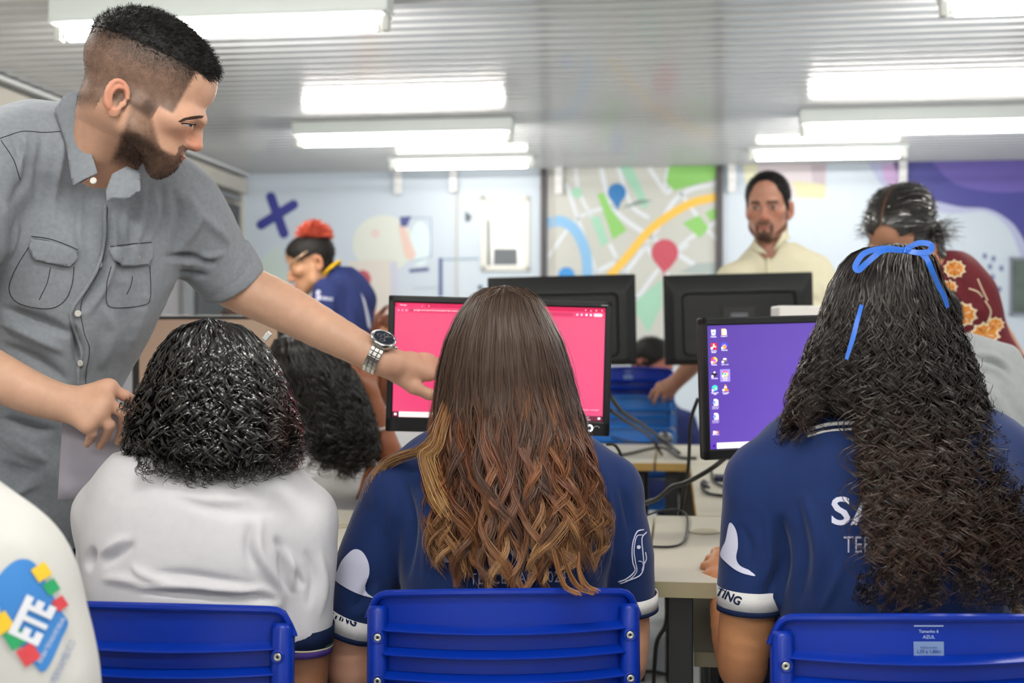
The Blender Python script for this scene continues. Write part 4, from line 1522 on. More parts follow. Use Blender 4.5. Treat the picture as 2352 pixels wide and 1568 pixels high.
cab('thin black cable curling over the front desk', [on_level(1470, 1190, DESK_Z + 0.004), on_level(1500, 1178, DESK_Z + 0.01), on_level(1530, 1171, DESK_Z + 0.016), on_level(1560, 1171, DESK_Z + 0.012), on_level(1578, 1185, DESK_Z + 0.006), on_level(1578, 1220, DESK_Z + 0.004), on_level(1568, 1245, DESK_Z + 0.004), on_level(1540, 1255, DESK_Z + 0.004), on_level(1488, 1255, DESK_Z + 0.004)], 0.0026)
cab('black cable loop beneath the purple monitor', [lvl(1634, 1080), lvl(1640, 1105), lvl(1668, 1118), lvl(1690, 1112), lvl(1715, 1095), lvl(1750, 1100)], 0.004)
cab('thick black cable lying in front of the network box', [lvl(1612, 1118), lvl(1625, 1132), lvl(1660, 1138), lvl(1700, 1140), lvl(1760, 1146)], 0.0045)
cab('black cable running down behind the front desk leg', [P(1532, 1365, 2.6), P(1530, 1430, 2.7), P(1510, 1470, 2.8), P(1504, 1520, 2.9), P(1500, 1600, 3.0)], 0.005)
cab('black cable bundle lying under the front desk', [on_level(1455, 1548, 0.007), on_level(1490, 1541, 0.007), on_level(1530, 1548, 0.007), on_level(1565, 1558, 0.007)], 0.006)

M_NAVYBOX = mat('network_box', '#141a3a', 0.3, 0.5, var=0.1, vscale=20)
a = on_level(1668, 1107, DESK_Z)
nb = thing('network_box', 'small dark blue network box with a blue light', 'network box', a, -0.1)
MB().box((-0.032, 0, 0.001), (0.04, 0.06, 0.018), None, 0.003).build('case', M_NAVYBOX, nb)
MB().lathe([(0.0012, 0), (0.0026, 0.0003), (0.0036, 0)], 14, Matrix.Translation((0.004, -0.0006, 0.010)) @ Matrix.Rotation(math.pi / 2, 4, 'X')).build('blue_light', ink('#2f6bff', 2.0), nb)
a = on_level(1617, 1122, DESK_Z)
cp = thing('cable_plug', 'round black cable plug on the desk', 'plug', a, 0)
f = Field((-0.03, -0.03, 0), (0.03, 0.03, 0.04), 0.0025)
f.ell((0, 0, 0.013), (0.011, 0.014, 0.013), k=0).cap((0.0, 0.0, 0.012), (0.012, -0.016, 0.006), 0.007, 0.004, 0.006)
V, Q = f.mesh()
link('plug_body', mesh_np('plug_body', V, Q), M_MOUSE, cp, True, False)
MB().tube([(0.006, 0.006, 0.016), (0.016, 0.016, 0.017)], 0.0035, 8).build('plug_pin', M_SCREW, cp, smooth=True)

# white document holder behind the purple monitor
a = P(1836, 722, 3.1)
dh = thing('paper_tray', 'white paper tray propped behind the purple monitor', 'tray', (a[0], a[1], DESK_Z), 0.0)
zt = a[2] - DESK_Z
MB().box((-0.05, 0.0, zt - 0.01), (0.11, 0.10, zt + 0.022), None, 0.004).build('tray', mat('tray_white', '#d5d3d1', 0.4, 0.4, var=0.04), dh)
MB().box((0.0, 0.03, 0.0), (0.05, 0.07, zt - 0.01), None, 0.003).build('stand', M_GREYMETAL, dh)

# desktop computer on the shelf under the purple monitor
a = R(0.34, 2.40, 0.6)
pc = thing('desktop_computer', 'black desktop computer with a perforated grille on the shelf', 'computer', a, -THETA)
MB().box((-0.17, 0.0, 0.001), (0.17, 0.36, 0.10), None, 0.004).build('case', M_BLACKMETAL, pc)
gm = MB()
for i in range(12):
    for j in range(4):
        gm.lathe([(0.0038, 0), (0.0052, 0.0015), (0.0038, 0.002)], 6, Matrix.Translation((-0.13 + i * 0.0125 + (j % 2) * 0.006, -0.0005, 0.03 + j * 0.013)) @ Matrix.Rotation(math.pi / 2, 4, 'X'))
gr = gm.build('grille', M_SCREW, pc, True)
gr['kind'] = 'stuff'
# ================================================================== people: shared builders
M_SKIN = mat('skin', None, 0.48, 0.35, var=0.06, vscale=60, attr=True, bump=0.12, bscale=700)
M_HAIR = mat('hair', None, 0.32, 0.55, attr=True, coat=0.3)
M_HAIRSOFT = mat('hair_soft', None, 0.45, 0.33, attr=True)
M_HAIRDULL = mat('hair_matte', None, 0.6, 0.25, attr=True)
def sstep(a, b, v):
    t = np.clip((v - a) / (b - a), 0, 1)
    return t * t * (3 - 2 * t)

def L3(c):
    return np.array(lin(c))

def basis(fwd, up):
    fwd = np.asarray(fwd, float) / np.linalg.norm(fwd)
    up = np.asarray(up, float)
    up = up - fwd * (up @ fwd)
    up /= np.linalg.norm(up)
    left = np.cross(up, fwd)
    return np.stack([left, fwd, up])          # rows: local x (to the person's left), y (forward), z (up)

def head_mesh(c, fwd, up, scale=1.0, neck=None, neck_r=(0.056, 0.062), h=0.0028, ears=True, female=False, nose=1.0, jaw=1.0, low=1.0, nose_y=0.0, ear_z=-0.012, ez=0.0, chin_up=0.0):
    """head with brow, eyes, nose, lips, chin, ears and neck; returns world verts, quads and local coordinates"""
    A = basis(fwd, up)
    c = np.asarray(c, float)
    nl = np.array([0, -0.03, -0.2]) if neck is None else (A @ (np.asarray(neck, float) - c)) / scale
    lo = np.minimum([-0.105, -0.135, -0.15], nl - 0.08)
    hi = np.maximum([0.105, 0.14, 0.145], nl + 0.08)
    f = Field(lo, hi, h)
    f.ell((0, -0.018, 0.043), (0.075, 0.096, 0.084), k=0)
    f.ell((0, 0.012, 0.052), (0.066, 0.086, 0.066), k=0.03)
    f.ell((0, 0.03, -0.03), (0.060, 0.060, 0.078), k=0.03)
    jw = 0.05 * jaw
    for s in (-1, 1):
        f.chain([(s * 0.053, -0.002, -0.03), (s * (jw + 0.004), 0.015, -0.075), (s * 0.018, 0.075, -0.103)], [0.018, 0.017, 0.016], k=0.03)
        f.ell((s * 0.045, 0.058, -0.016), (0.024, 0.026, 0.02), k=0.025)
    f.ell((0, 0.077, -0.103), (0.022, 0.018, 0.016), k=0.02)
    f.ell((0, 0.068, -0.066), (0.036, 0.032, 0.036), k=0.025)
    if not female:
        f.chain([(-0.044, 0.076, 0.02 + ez), (-0.016, 0.092, 0.022 + ez), (0.016, 0.092, 0.022 + ez), (0.044, 0.076, 0.02 + ez)], [0.009, 0.010, 0.010, 0.009], k=0.018)
    for s in (-1, 1):
        f.ell((s * 0.033, 0.103, 0.003 + ez), (0.018, 0.019, 0.011), k=0.014, mode='sub')
        f.ell((s * 0.033, 0.0785, 0.002 + ez), (0.0165, 0.0135, 0.0125), k=0.006)
    # nose
    f.chain([(0, 0.089, 0.016 + ez), (0, 0.101 + nose_y * 0.5, -0.008 + ez * 0.5), (0, 0.110 + nose_y, -0.03)], [0.0078, 0.0085 * nose, 0.0115 * nose], k=0.014)
    f.ell((0, 0.108 + nose_y, -0.033), (0.0125 * nose, 0.011, 0.0105), k=0.008)
    for s in (-1, 1):
        f.ell((s * 0.0125 * nose, 0.099, -0.037), (0.0085, 0.011, 0.008), k=0.007)
        f.ell((s * 0.0075, 0.105, -0.0455), (0.0042, 0.006, 0.004), k=0.003, mode='sub')
    # lips
    f.ell((0, 0.0965, -0.064), (0.023, 0.0085, 0.0055), k=0.006)
    f.ell((0, 0.0945, -0.0745), (0.0195, 0.0085, 0.0062), k=0.006)
    f.chain([(-0.024, 0.088, -0.0695), (0, 0.1045, -0.0692), (0.024, 0.088, -0.0695)], [0.0012, 0.0016, 0.0012], k=0.003, mode='sub')
    if ears:
        for s in (-1, 1):
            e = np.array([s * 0.074, -0.022, ear_z])
            out = np.array([s * 0.94, -0.34, 0.0])
            bk = np.array([-s * 0.34 * -1 * 0 , -0.97, 0.0]) + np.array([s * 0.25, 0, 0])
            bk /= np.linalg.norm(bk)
            upv = np.array([0, -0.16, 0.987])
            M = np.stack([np.cross(bk, upv) / np.linalg.norm(np.cross(bk, upv)), bk, upv])
            ce = e + bk * 0.010
            nrm = M[0] * (1 if M[0] @ out > 0 else -1)
            f.ell(ce + nrm * 0.002, (0.008, 0.0175, 0.031), M, k=0.006)
            f.ell(ce - upv * 0.028 - bk * 0.004, (0.0055, 0.009, 0.011), M, k=0.006)
            f.ell(ce + nrm * 0.0065 - upv * 0.003 - bk * 0.002, (0.0095, 0.0115, 0.0195), M, k=0.002, mode='sub')
            arc = [ce + nrm * 0.007 + bk * (0.0168 * math.cos(t)) + upv * (0.029 * math.sin(t)) for t in np.linspace(math.radians(165), math.radians(-62), 13)]
            f.chain(arc, [0.0035] * 13, k=0.003)
            arc2 = [ce + nrm * 0.0055 + bk * (0.008 * math.cos(t) + 0.001) + upv * (0.019 * math.sin(t)) for t in np.linspace(math.radians(100), math.radians(-70), 7)]
            f.chain(arc2, [0.0026] * 7, k=0.003)
            f.ell(ce - bk * 0.013 - upv * 0.006 + nrm * 0.002, (0.004, 0.005, 0.006), M, k=0.004)
    f.cap((0, -0.03, -0.045), nl, neck_r[0], neck_r[1], k=0.03)
    V, Q = f.mesh()
    V = smooth(V, Q, 1, 0.4)
    Wl = V.copy()
    neckw = np.clip((Wl[:, 2] + 0.13) / 0.03, 0, 1)
    Wl[:, 2] = np.where(Wl[:, 2] < 0, Wl[:, 2] * (1 - (1 - low) * neckw), Wl[:, 2])
    if chin_up:
        zz, yy = V[:, 2], V[:, 1]
        Wl[:, 2] += chin_up * np.clip((-0.068 - zz) / 0.045, 0, 1) * sstep(-0.21, -0.125, zz) * sstep(-0.03, 0.03, yy)
    return c + (Wl * scale) @ A, Q[:, ::-1].copy(), V, A

def skin_cols(loc, base, lips='#a85f55', warm=0.06, seed=1, lidded=False):
    """skin colour over local head coordinates: redder nose, cheeks, ears, lips; dark lash line"""
    b = L3(base)
    C = np.repeat(b[None], len(loc), 0)
    C = C * (1 + 0.05 * vnoise(loc, 45, seed))[:, None]
    red = np.exp(-((loc[:, 1] - 0.11) / 0.02) ** 2 - ((loc[:, 2] + 0.03) / 0.02) ** 2)
    red = np.maximum(red, np.exp(-((np.abs(loc[:, 0]) - 0.045) / 0.02) ** 2 - ((loc[:, 2] + 0.02) / 0.025) ** 2 - ((loc[:, 1] - 0.07) / 0.04) ** 2) * 0.7)
    red = np.maximum(red, sstep(0.076, 0.084, np.abs(loc[:, 0])) * (loc[:, 1] < 0.0) * (np.abs(loc[:, 2] + 0.02) < 0.06) * 0.9)
    C *= (1 + red[:, None] * np.array([0.06, -0.12, -0.14]) * (warm / 0.06))
    lip = np.clip(1 - ((np.abs(loc[:, 0]) / 0.024) ** 2 + ((loc[:, 2] + 0.0695) / 0.0105) ** 2), 0, 1) * (loc[:, 1] > 0.08)
    C = C + (L3(lips) - C) * np.clip(lip * 2.2, 0, 0.85)[:, None]
    for s in (-1, 1):
        q = np.sqrt(((loc[:, 0] - s * 0.033) / 0.0145) ** 2 + ((loc[:, 2] - 0.0005) / 0.0032) ** 2)
        if lidded:
            q = np.sqrt(((loc[:, 0] - s * 0.033) / 0.0145) ** 2 + ((loc[:, 2] + 0.0045) / 0.0022) ** 2)
            m = (q < 1) & (loc[:, 1] > 0.07)
            C[m] = L3('#3a2a22')
            m = m & (np.abs(loc[:, 0] - s * 0.040) < 0.003)
            C[m] = L3('#a89c94')
            u = np.sqrt(((loc[:, 0] - s * 0.033) / 0.017) ** 2 + ((loc[:, 2] - 0.008) / 0.0016) ** 2)
            C[(u < 1) & (loc[:, 1] > 0.06)] *= 0.7
            continue
        m = (q < 1) & (loc[:, 1] > 0.075)
        C[m] = L3('#cfc6c0')
        m2 = m & (np.abs(loc[:, 0] - s * 0.034) < 0.0055)
        C[m2] = L3('#241812')
        m3 = (np.abs(loc[:, 0] - s * 0.033) < 0.0155) & (np.abs(loc[:, 2] - 0.0042 + 6.0 * (loc[:, 0] - s * 0.033) ** 2) < 0.0016) & (loc[:, 1] > 0.07)
        C[m3] *= 0.18
    return C

def on_scalp(V, Q, loc, weight, n, length, comb, col, rad=0.0004, seg=3, jitter=0.4, lift=0.5, curl=0.0, seed=0):
    """short hairs standing on a head mesh where the weight is high"""
    rg = np.random.default_rng(seed)
    Nn = vnormals(V, Q)
    fa = np.linalg.norm(np.cross(V[Q[:, 1]] - V[Q[:, 0]], V[Q[:, 2]] - V[Q[:, 0]]), axis=1)
    w = weight[Q].mean(1) * fa
    w = w / w.sum()
    fi = rg.choice(len(Q), n, p=w)
    bc = rg.dirichlet([1, 1, 1, 1], n)
    p = (V[Q[fi]] * bc[:, :, None]).sum(1)
    nn = (Nn[Q[fi]] * bc[:, :, None]).sum(1)
    nn /= np.linalg.norm(nn, axis=1, keepdims=True)
    lc = (loc[Q[fi]] * bc[:, :, None]).sum(1)
    ln = length(lc) * rg.uniform(0.7, 1.25, n)
    cd = comb(lc)
    cd = cd - nn * (cd * nn).sum(1, keepdims=True)
    d0 = nn * lift + cd + rg.normal(size=(n, 3)) * jitter
    d0 = d0 + nn * np.clip(0.05 - (d0 * nn).sum(1, keepdims=True), 0, 9)
    d0 /= np.linalg.norm(d0, axis=1, keepdims=True)
    pts = np.zeros((n, seg + 1, 3))
    ax = rg.normal(size=(n, 3))
    for k in range(seg + 1):
        t = k / seg
        bend = cd * (0.35 * t * t)
        pts[:, k] = p - nn * 0.0006 + ln[:, None] * (d0 * t + bend) - nn * ((ln * t * 1.2) ** 2 / 0.19)[:, None] + ax * (curl * math.sin(t * 5.0))
    rr = np.full((n, seg + 1), rad) * np.linspace(1, 0.35, seg + 1)[None]
    cc = col(lc, rg)
    return strands(pts, rr, np.repeat(cc[:, None], seg + 1, 1))

def limb(parts, pts, rr, base, h=0.004, k=0.01, hand=None, flat=None, extra=None):
    """an arm (or leg) of tapered links, optionally with a hand, as one skin surface"""
    P_ = [np.asarray(p, float) for p in pts]
    allp = list(P_)
    if hand:
        for ch in hand['fingers'] + [hand['thumb']]:
            allp += [np.asarray(p, float) for p in ch]
    lo, hi = np.min(allp, 0) - 0.09, np.max(allp, 0) + 0.09
    f = Field(lo, hi, h)
    Q_ = catmull(np.concatenate([np.array(P_), np.array(rr)[:, None]], 1), 4)
    f.chain(Q_[:, :3], Q_[:, 3], k=k * 0.3)
    if extra:
        extra(f)
    if hand:
        w = P_[-1]
        mc = [np.asarray(ch[0], float) for ch in hand['fingers']]
        pr = hand.get('palm', 0.0125)
        for i, m in enumerate(mc):
            f.cap(w + (m - w) * 0.05, m, rr[-1] * 0.66, pr, k=0.014)
        for a, b in zip(mc[:-1], mc[1:]):
            f.cap(a + (w - a) * 0.15, b + (w - b) * 0.15, pr * 0.95, pr * 0.95, k=0.01)
            f.cap(a + (w - a) * 0.5, b + (w - b) * 0.5, pr * 1.05, pr * 1.05, k=0.012)
        fr = hand.get('r', 0.0092)
        for i, ch in enumerate(hand['fingers']):
            ch = [np.asarray(p, float) for p in ch]
            s = (1.0, 1.05, 1.0, 0.86)[i]
            n = len(ch)
            for q in range(n - 1):
                f.cap(ch[q], ch[q + 1], fr * s * (1.12 - 0.12 * q), fr * s * (1.0 - 0.12 * q), k=0.004)
        th = [np.asarray(p, float) for p in hand['thumb']]
        for q in range(len(th) - 1):
            f.cap(th[q], th[q + 1], (0.017, 0.0125, 0.011, 0.0095)[q], (0.0125, 0.011, 0.009, 0.008)[q], k=(0.014, 0.008, 0.005, 0.005)[q])
    V, Q = f.mesh()
    V = smooth(V, Q, 1, 0.4)
    b = L3(base)
    C = b[None] * (1 + 0.05 * vnoise(V, 35, 2) + 0.05 * vnoise(V, 12, 5))[:, None]
    C = C * (1 + 0.03 * vnoise(V, 9, 8)[:, None] * np.array([1, -1.2, -1.2]))
    parts.append((V, Q, C))
    return V, Q

def nails(chains, parts_parent, color='#d2a493'):
    pass

def garment(name, build, lo, hi, h, material, parent, creases=(), noise=((9, 0.004, 1), (22, 0.0016, 2)), sm=1, colors=None, stretch=None):
    """cloth: a blended body surface with folds; returns object and its search tree"""
    f = Field(lo, hi, h)
    build(f)
    V, Q = f.mesh()
    V = smooth(V, Q, sm, 0.5)
    Nn = vnormals(V, Q)
    d = np.zeros(len(V))
    for fr, am, sd in noise:
        W = V * np.array(stretch) if stretch is not None else V
        nz = vnoise(W, fr, sd)
        d += am * (1 - 2 * np.abs(nz)) if sd % 2 else am * nz
    V = V + Nn * d[:, None]
    if creases:
        V = folds(V, vnormals(V, Q), creases)
        V = smooth(V, Q, 1, 0.25)
    C = None if colors is None else colors(V, vnormals(V, Q))
    o = link(name, mesh_np(name, V, Q, C), material, parent, True)
    return o, bvh_of(V, Q), (V, Q)

def person(label, parts, group=None):
    V, Q, C = join_parts(parts)
    o = link('person', mesh_np('person', V, Q, C), M_SKIN, None, True)
    return tag(o, label, 'person', group)

def hair_obj(parts, parent, material=None, name='hair'):
    if isinstance(parts[0], dict):                      # matt body of hair under the strands
        cv, cq, cc = parts[0]['core']
        link('hair_under', mesh_np('hair_under', cv, cq, cc), M_HAIRDULL, parent, True)
        parts = parts[1:]
    V, Q, C = join_parts(parts)
    return link(name, mesh_np(name, V, Q, C), material or M_HAIR, parent, True)

def curtain(ys, xl, xr, ds, hy, n_clump, per, K, y0, y1, amp, wl, col, rad, seed=0, spread=0.03, pull=lambda t, y: 0.0 * y, srange=(-1, 1), jit=2.0, depth_jit=0.006, tip=0.25, sides=2, phase_of=None, flat=0.6, pj=0.35):
    """hair falling over a head and back: meridians between a left and right outline (pixels), with curls.
    ys, xl, xr, ds, hy: outline samples; y0(s), y1(s, rng): root and tip rows; amp(y) curl radius in m, wl curl length in px"""
    rg = np.random.default_rng(seed)
    n = n_clump * per
    sc = rg.uniform(srange[0], srange[1], n_clump)
    sc = np.sin(sc * math.pi / 2) if srange == (-1, 1) else sc
    cl = np.repeat(np.arange(n_clump), per)
    s_own = np.clip(sc[cl] + rg.normal(size=n) * spread * 2.2, -1, 1)
    ytip = y1(sc, rg)[cl] + rg.normal(size=n) * 8
    yroot = y0(s_own)
    t = np.linspace(0, 1, K)[None]
    Y = yroot[:, None] + (ytip - yroot)[:, None] * t ** 0.9
    pl = pull(t, Y)
    s = s_own[:, None] * (1 - pl) + np.clip(sc[cl] + rg.normal(size=n) * spread * 0.4, -1, 1)[:, None] * pl
    XL, XR = np.interp(Y, ys, xl), np.interp(Y, ys, xr)
    D = np.interp(Y, ys, ds)
    HY = np.interp(Y, ys, hy)
    lay = rg.uniform(0, 1, n)[:, None] ** 1.5
    X = (XL + XR) / 2 + s * (XR - XL) / 2 * (1 - 0.06 * lay)
    D = D + HY * (1 - np.sqrt(np.clip(1 - 0.985 * s * s, 0, 1))) + lay * depth_jit * 3
    ph = (rg.uniform(0, 2 * math.pi, n_clump) if phase_of is None else phase_of(sc, rg))[cl][:, None] + rg.normal(size=n)[:, None] * pj
    hand_ = np.where(rg.uniform(size=n_clump) < 0.5, 1, -1)[cl][:, None]
    W = (wl * rg.uniform(0.75, 1.3, n_clump))[cl][:, None]
    A = amp(Y) * rg.uniform(0.6, 1.35, n_clump)[cl][:, None]
    arg = 2 * math.pi * (Y - yroot[:, None]) / W + ph
    pts = P3(X + rg.normal(size=n)[:, None] * jit, Y, D)
    pts[..., 0] += A * np.sin(arg) * hand_
    pts[..., 1] += -A * np.cos(arg) * flat
    pts[..., 2] += A * 0.35 * np.sin(arg + 1.0)
    rr = rad * rg.uniform(0.7, 1.2, n)[:, None] * np.clip(1.0 - (1 - tip) * t ** 3, 0, 1)
    C = col(s, Y, cl, rg)
    fc = np.stack([s, -np.sqrt(np.clip(1.05 - s * s, 0.05, 1)), 0.15 + 0 * s], -1)
    return strands(pts, rr * np.ones_like(Y), C, sides, fc)

def P3(X, Y, D):
    return np.stack([(X - 1176.0) / F_PX * D, D, CAM_Z - (Y - 784.0) / F_PX * D], -1)

def hair_core(ys, xl, xr, ds, hy, col, shrink=0.93, back=0.004, nphi=26, full=None):
    """closed dark body of hair inside the strands"""
    ys = np.asarray(ys, float)
    yy = np.linspace(ys[0] + 3, ys[-1], 40)
    XL, XR, D, HY = (np.interp(yy, ys, q) for q in (xl, xr, ds, hy))
    phi = np.linspace(-math.pi, math.pi, nphi, endpoint=False)
    V = []
    for i in range(len(yy)):
        for p in phi:
            s = math.sin(p) * shrink
            cz = math.cos(p) * shrink
            x = (XL[i] + XR[i]) / 2 + s * (XR[i] - XL[i]) / 2
            d = D[i] + back + HY[i] * (1 - cz) if cz > 0 else D[i] + back + HY[i] * (1 - cz * (full if full else 0.25))
            V.append(P(x, yy[i], d))
    V = np.array(V)
    Q = []
    m = nphi
    for i in range(len(yy) - 1):
        for k in range(m):
            Q.append((i * m + k, i * m + (k + 1) % m, (i + 1) * m + (k + 1) % m, (i + 1) * m + k))
    # close both ends
    for i in (0, len(yy) - 1):
        b = len(V)
        V = np.concatenate([V, V[i * m:(i + 1) * m].mean(0)[None]])
        for k in range(0, m):
            Q.append((b, i * m + k, i * m + (k + 1) % m, b) if False else (i * m + k, i * m + (k + 1) % m, b, b))
    Q = np.array(Q)
    good = np.array([len(set(q)) == 4 for q in Q])
    Q = Q[good]
    return dict(core=(V, Q, np.repeat(L3(col)[None], len(V), 0)))
# ================================================================== the standing man in the grey shirt
def shade(c, j=0.15):
    return lambda lc, rg: L3(c)[None] * rg.uniform(1 - j, 1 + j * 2, len(lc))[:, None]

MAN_SKIN = '#c59a82'
mh_c = P(327, 220, 2.08)
yw, pt = math.radians(21), math.radians(28)
mh_f = np.array([math.cos(yw) * math.cos(pt), math.sin(yw) * math.cos(pt), -math.sin(pt)])
mh_u = np.array([math.sin(pt) * 0.98, 0.06, math.cos(pt)])
V, Q, loc, A_ = head_mesh(mh_c, mh_f, mh_u, 1.03, neck=P(225, 400, 2.19), neck_r=(0.055, 0.064), h=0.0027, nose=1.0, low=0.83, nose_y=-0.002, ear_z=-0.034, ez=-0.013, chin_up=0.016)
C = skin_cols(loc, MAN_SKIN, '#9c5a50', 0.09, lidded=True)
C0 = C.copy()
x, y, z = loc[:, 0], loc[:, 1], loc[:, 2]
ear = (np.abs(x) > 0.0775) & (y < 0.004) & (y > -0.055) & (z > -0.085) & (z < 0.006)
def sstep(a, b, v):
    t = np.clip((v - a) / (b - a), 0, 1)
    return t * t * (3 - 2 * t)
def hair_w(l):
    """dense on top, faded on the sides, none on face and neck"""
    x, y, z = l[:, 0], l[:, 1], l[:, 2]
    front = 0.074 - 0.010 * np.clip((z - 0.05) / 0.05, 0, 1) + 0.012 * (z > 0.07)
    hairline = sstep(0.004, -0.002, y - np.where(z > 0.07, 0.080, 0.052))
    low = sstep(-0.062, -0.035, z - 0.25 * np.clip(y + 0.05, -1, 0.0) + 0.02 * (y < -0.05))
    side = sstep(-0.012, 0.0, z + 0.9 * np.clip(y - 0.012, 0, 1) * 0 )
    frontlow = np.where(y > -0.01, np.where(y < 0.03, sstep(-0.04, -0.03, z), sstep(-0.012, -0.004, z)), 1.0)
    return hairline * low * frontlow
def beard_w(l):
    x, y, z = l[:, 0], l[:, 1], l[:, 2]
    ax = np.abs(x)
    up = -0.026 - 1.25 * np.clip(y - 0.024, 0, 0.040) + 0.5 * np.clip(y - 0.078, 0, 0.03)           # upper edge falls from sideburn to mouth
    jaw = sstep(0.006, -0.010, z - up) * sstep(-0.014, -0.002, y - 0.006 + 0.15 * (z + 0.06)) * sstep(-0.135, -0.118, z)
    burn = sstep(0.012, 0.006, np.abs(y - 0.016)) * sstep(-0.004, -0.014, z) * (z > -0.05) * (ax > 0.05)
    mus = (np.abs(z + 0.0535) < 0.0068) * (ax < 0.030) * (y > 0.078)
    corner = (np.abs(ax - 0.027) < 0.006) * (z < -0.05) * (z > -0.085) * (y > 0.07)
    lips = ((ax / 0.021) ** 2 + ((z + 0.0695) / 0.0088) ** 2 < 1) & (y > 0.08)
    w = np.maximum.reduce([jaw, burn * 0.9, mus * 1.0, corner * 1.0])
    w = np.where(lips, 0, w)
    bare = (np.abs(y - 0.09) < 0.03) & (ax < 0.012) & (z > -0.093) & (z < -0.08)
    return np.where(bare, w * 0.4, w)
hw = hair_w(loc) * ~ear  # mask misses the ear hollow; hair tone there serves as its shade
bw = beard_w(loc) * ~ear
dens = sstep(0.012, 0.088, z - 0.12 * (y + 0.02))             # fade upwards
C = C + (L3('#3b302b') * (1 - 0.6 * dens)[:, None] - C) * (hw * (0.76 + 0.22 * dens + 0.08 * vnoise(loc, 160, 6)))[:, None]
C = C + (L3('#3a2a20') - C) * (bw * (0.66 + 0.2 * sstep(-0.05, -0.09, z) + 0.08 * vnoise(loc, 160, 7)))[:, None]
brow = np.zeros(len(loc))
mole = np.linalg.norm(loc - np.array([-0.06, -0.03, -0.075]), axis=1)
man_parts = [(V, Q, C)]
man_head = (V, Q, loc)
# left arm (reaching to the screen) and its hand
d0 = 2.40
hnd = dict(fingers=[[P(985, 858, 2.44), P(1030, 868, 2.49), P(1062, 872, 2.53), P(1082, 876, 2.57)],
                    [P(992, 846, 2.46), P(1035, 850, 2.49), P(1050, 872, 2.50), P(1035, 885, 2.48)],
                    [P(992, 836, 2.48), P(1030, 838, 2.51), P(1045, 862, 2.52), P(1030, 875, 2.50)],
                    [P(985, 828, 2.50), P(1018, 830, 2.53), P(1032, 850, 2.54), P(1020, 862, 2.52)]],
           thumb=[P(915, 862, 2.42), P(950, 889, 2.42), P(985, 905, 2.43), P(1018, 914, 2.45), P(1040, 916, 2.47)], palm=0.0155)
def ext1(f):
    f.ell(P(640, 690, 2.43), (0.075, 0.04, 0.045), rot('Y', 28).T, k=0.02)
limb(man_parts, [P(470, 600, 2.40), P(545, 655, 2.43), P(640, 700, 2.43), P(760, 765, 2.41), P(868, 822, 2.40), P(895, 834, 2.405)], [0.05, 0.048, 0.0455, 0.038, 0.030, 0.029], MAN_SKIN, 0.0038, hand=hnd)
# right arm with the hand that holds the sheet
hnd = dict(fingers=[[P(251, 890, 2.05), P(287, 909, 2.06), P(304, 918, 2.085), P(318, 930, 2.10)],
                    [P(243, 926, 2.03), P(285, 948, 2.04), P(283, 984, 2.06), P(271, 1014, 2.075)],
                    [P(228, 951, 2.02), P(252, 976, 2.025), P(243, 1001, 2.045), P(229, 1024, 2.06)],
                    [P(203, 974, 2.015), P(212, 994, 2.02), P(207, 1008, 2.035), P(200, 1020, 2.05)]],
           thumb=[P(185, 915, 2.08), P(225, 935, 2.10), P(262, 968, 2.115), P(285, 985, 2.115)], palm=0.0155)
limb(man_parts, [P(-190, 770, 2.02), P(-110, 815, 2.02), P(0, 868, 2.03), P(80, 905, 2.035), P(140, 924, 2.04), P(160, 928, 2.04)], [0.047, 0.045, 0.0385, 0.0335, 0.030, 0.029], MAN_SKIN, 0.0034, hand=hnd)
man = person('man in a grey shirt leaning over to point at the pink screen', man_parts)

# hair and beard
Ax = A_
def comb_top(l):
    d = np.stack([0 * l[:, 0], 0.5 + 0 * l[:, 0], 0.15 + 0 * l[:, 0]], 1)
    dn = np.stack([0 * l[:, 0], 0.1 + 0 * l[:, 0], -0.7 + 0 * l[:, 0]], 1)
    k = sstep(0.03, 0.07, l[:, 2])[:, None]
    return (d * k + dn * (1 - k)) @ Ax
wt = hw
top = sstep(0.055, 0.085, loc[:, 2] - 0.10 * (loc[:, 1])) * hw
h1 = on_scalp(V, Q, loc, hw * (1 - top * 0.7) + 1e-9, 22000, lambda l: 0.0022 + 0.006 * sstep(0.02, 0.085, l[:, 2]), comb_top, shade('#2a211d', 0.5), 0.00016, 2, 0.35, 0.35, seed=1)
h2 = on_scalp(V, Q, loc, top + 1e-9, 14000, lambda l: 0.012 + 0.003 * sstep(0.0, 0.08, l[:, 1]), comb_top, shade('#0d0b0a', 0.4), 0.00042, 4, 0.5, 0.5, 0.0018, seed=2)
# a dense cap under the top hair
capV = V + vnormals(V, Q) * (top * 0.004 * (1 + 0.5 * vnoise(V, 120, 4)))[:, None]
keep = (top[Q].min(1) > 0.3)
used = np.unique(Q[keep])
remap = -np.ones(len(V), int)
remap[used] = np.arange(len(used))
cap = (capV[used], remap[Q[keep]], L3('#0c0a09'))
hair_obj([h1, h2, cap], man, M_HAIRDULL)
def comb_dn(l):
    return np.stack([0 * l[:, 0], 0.25 + 0 * l[:, 0], -0.75 + 0 * l[:, 0]], 1) @ Ax
hair_obj([on_scalp(V, Q, loc, bw + 1e-9, 20000, lambda l: 0.0022 + 0.0025 * sstep(-0.06, -0.10, l[:, 2]), comb_dn, shade('#3a2a20', 0.6), 0.00015, 2, 0.45, 0.3, seed=3)], man, M_HAIRDULL, 'beard')

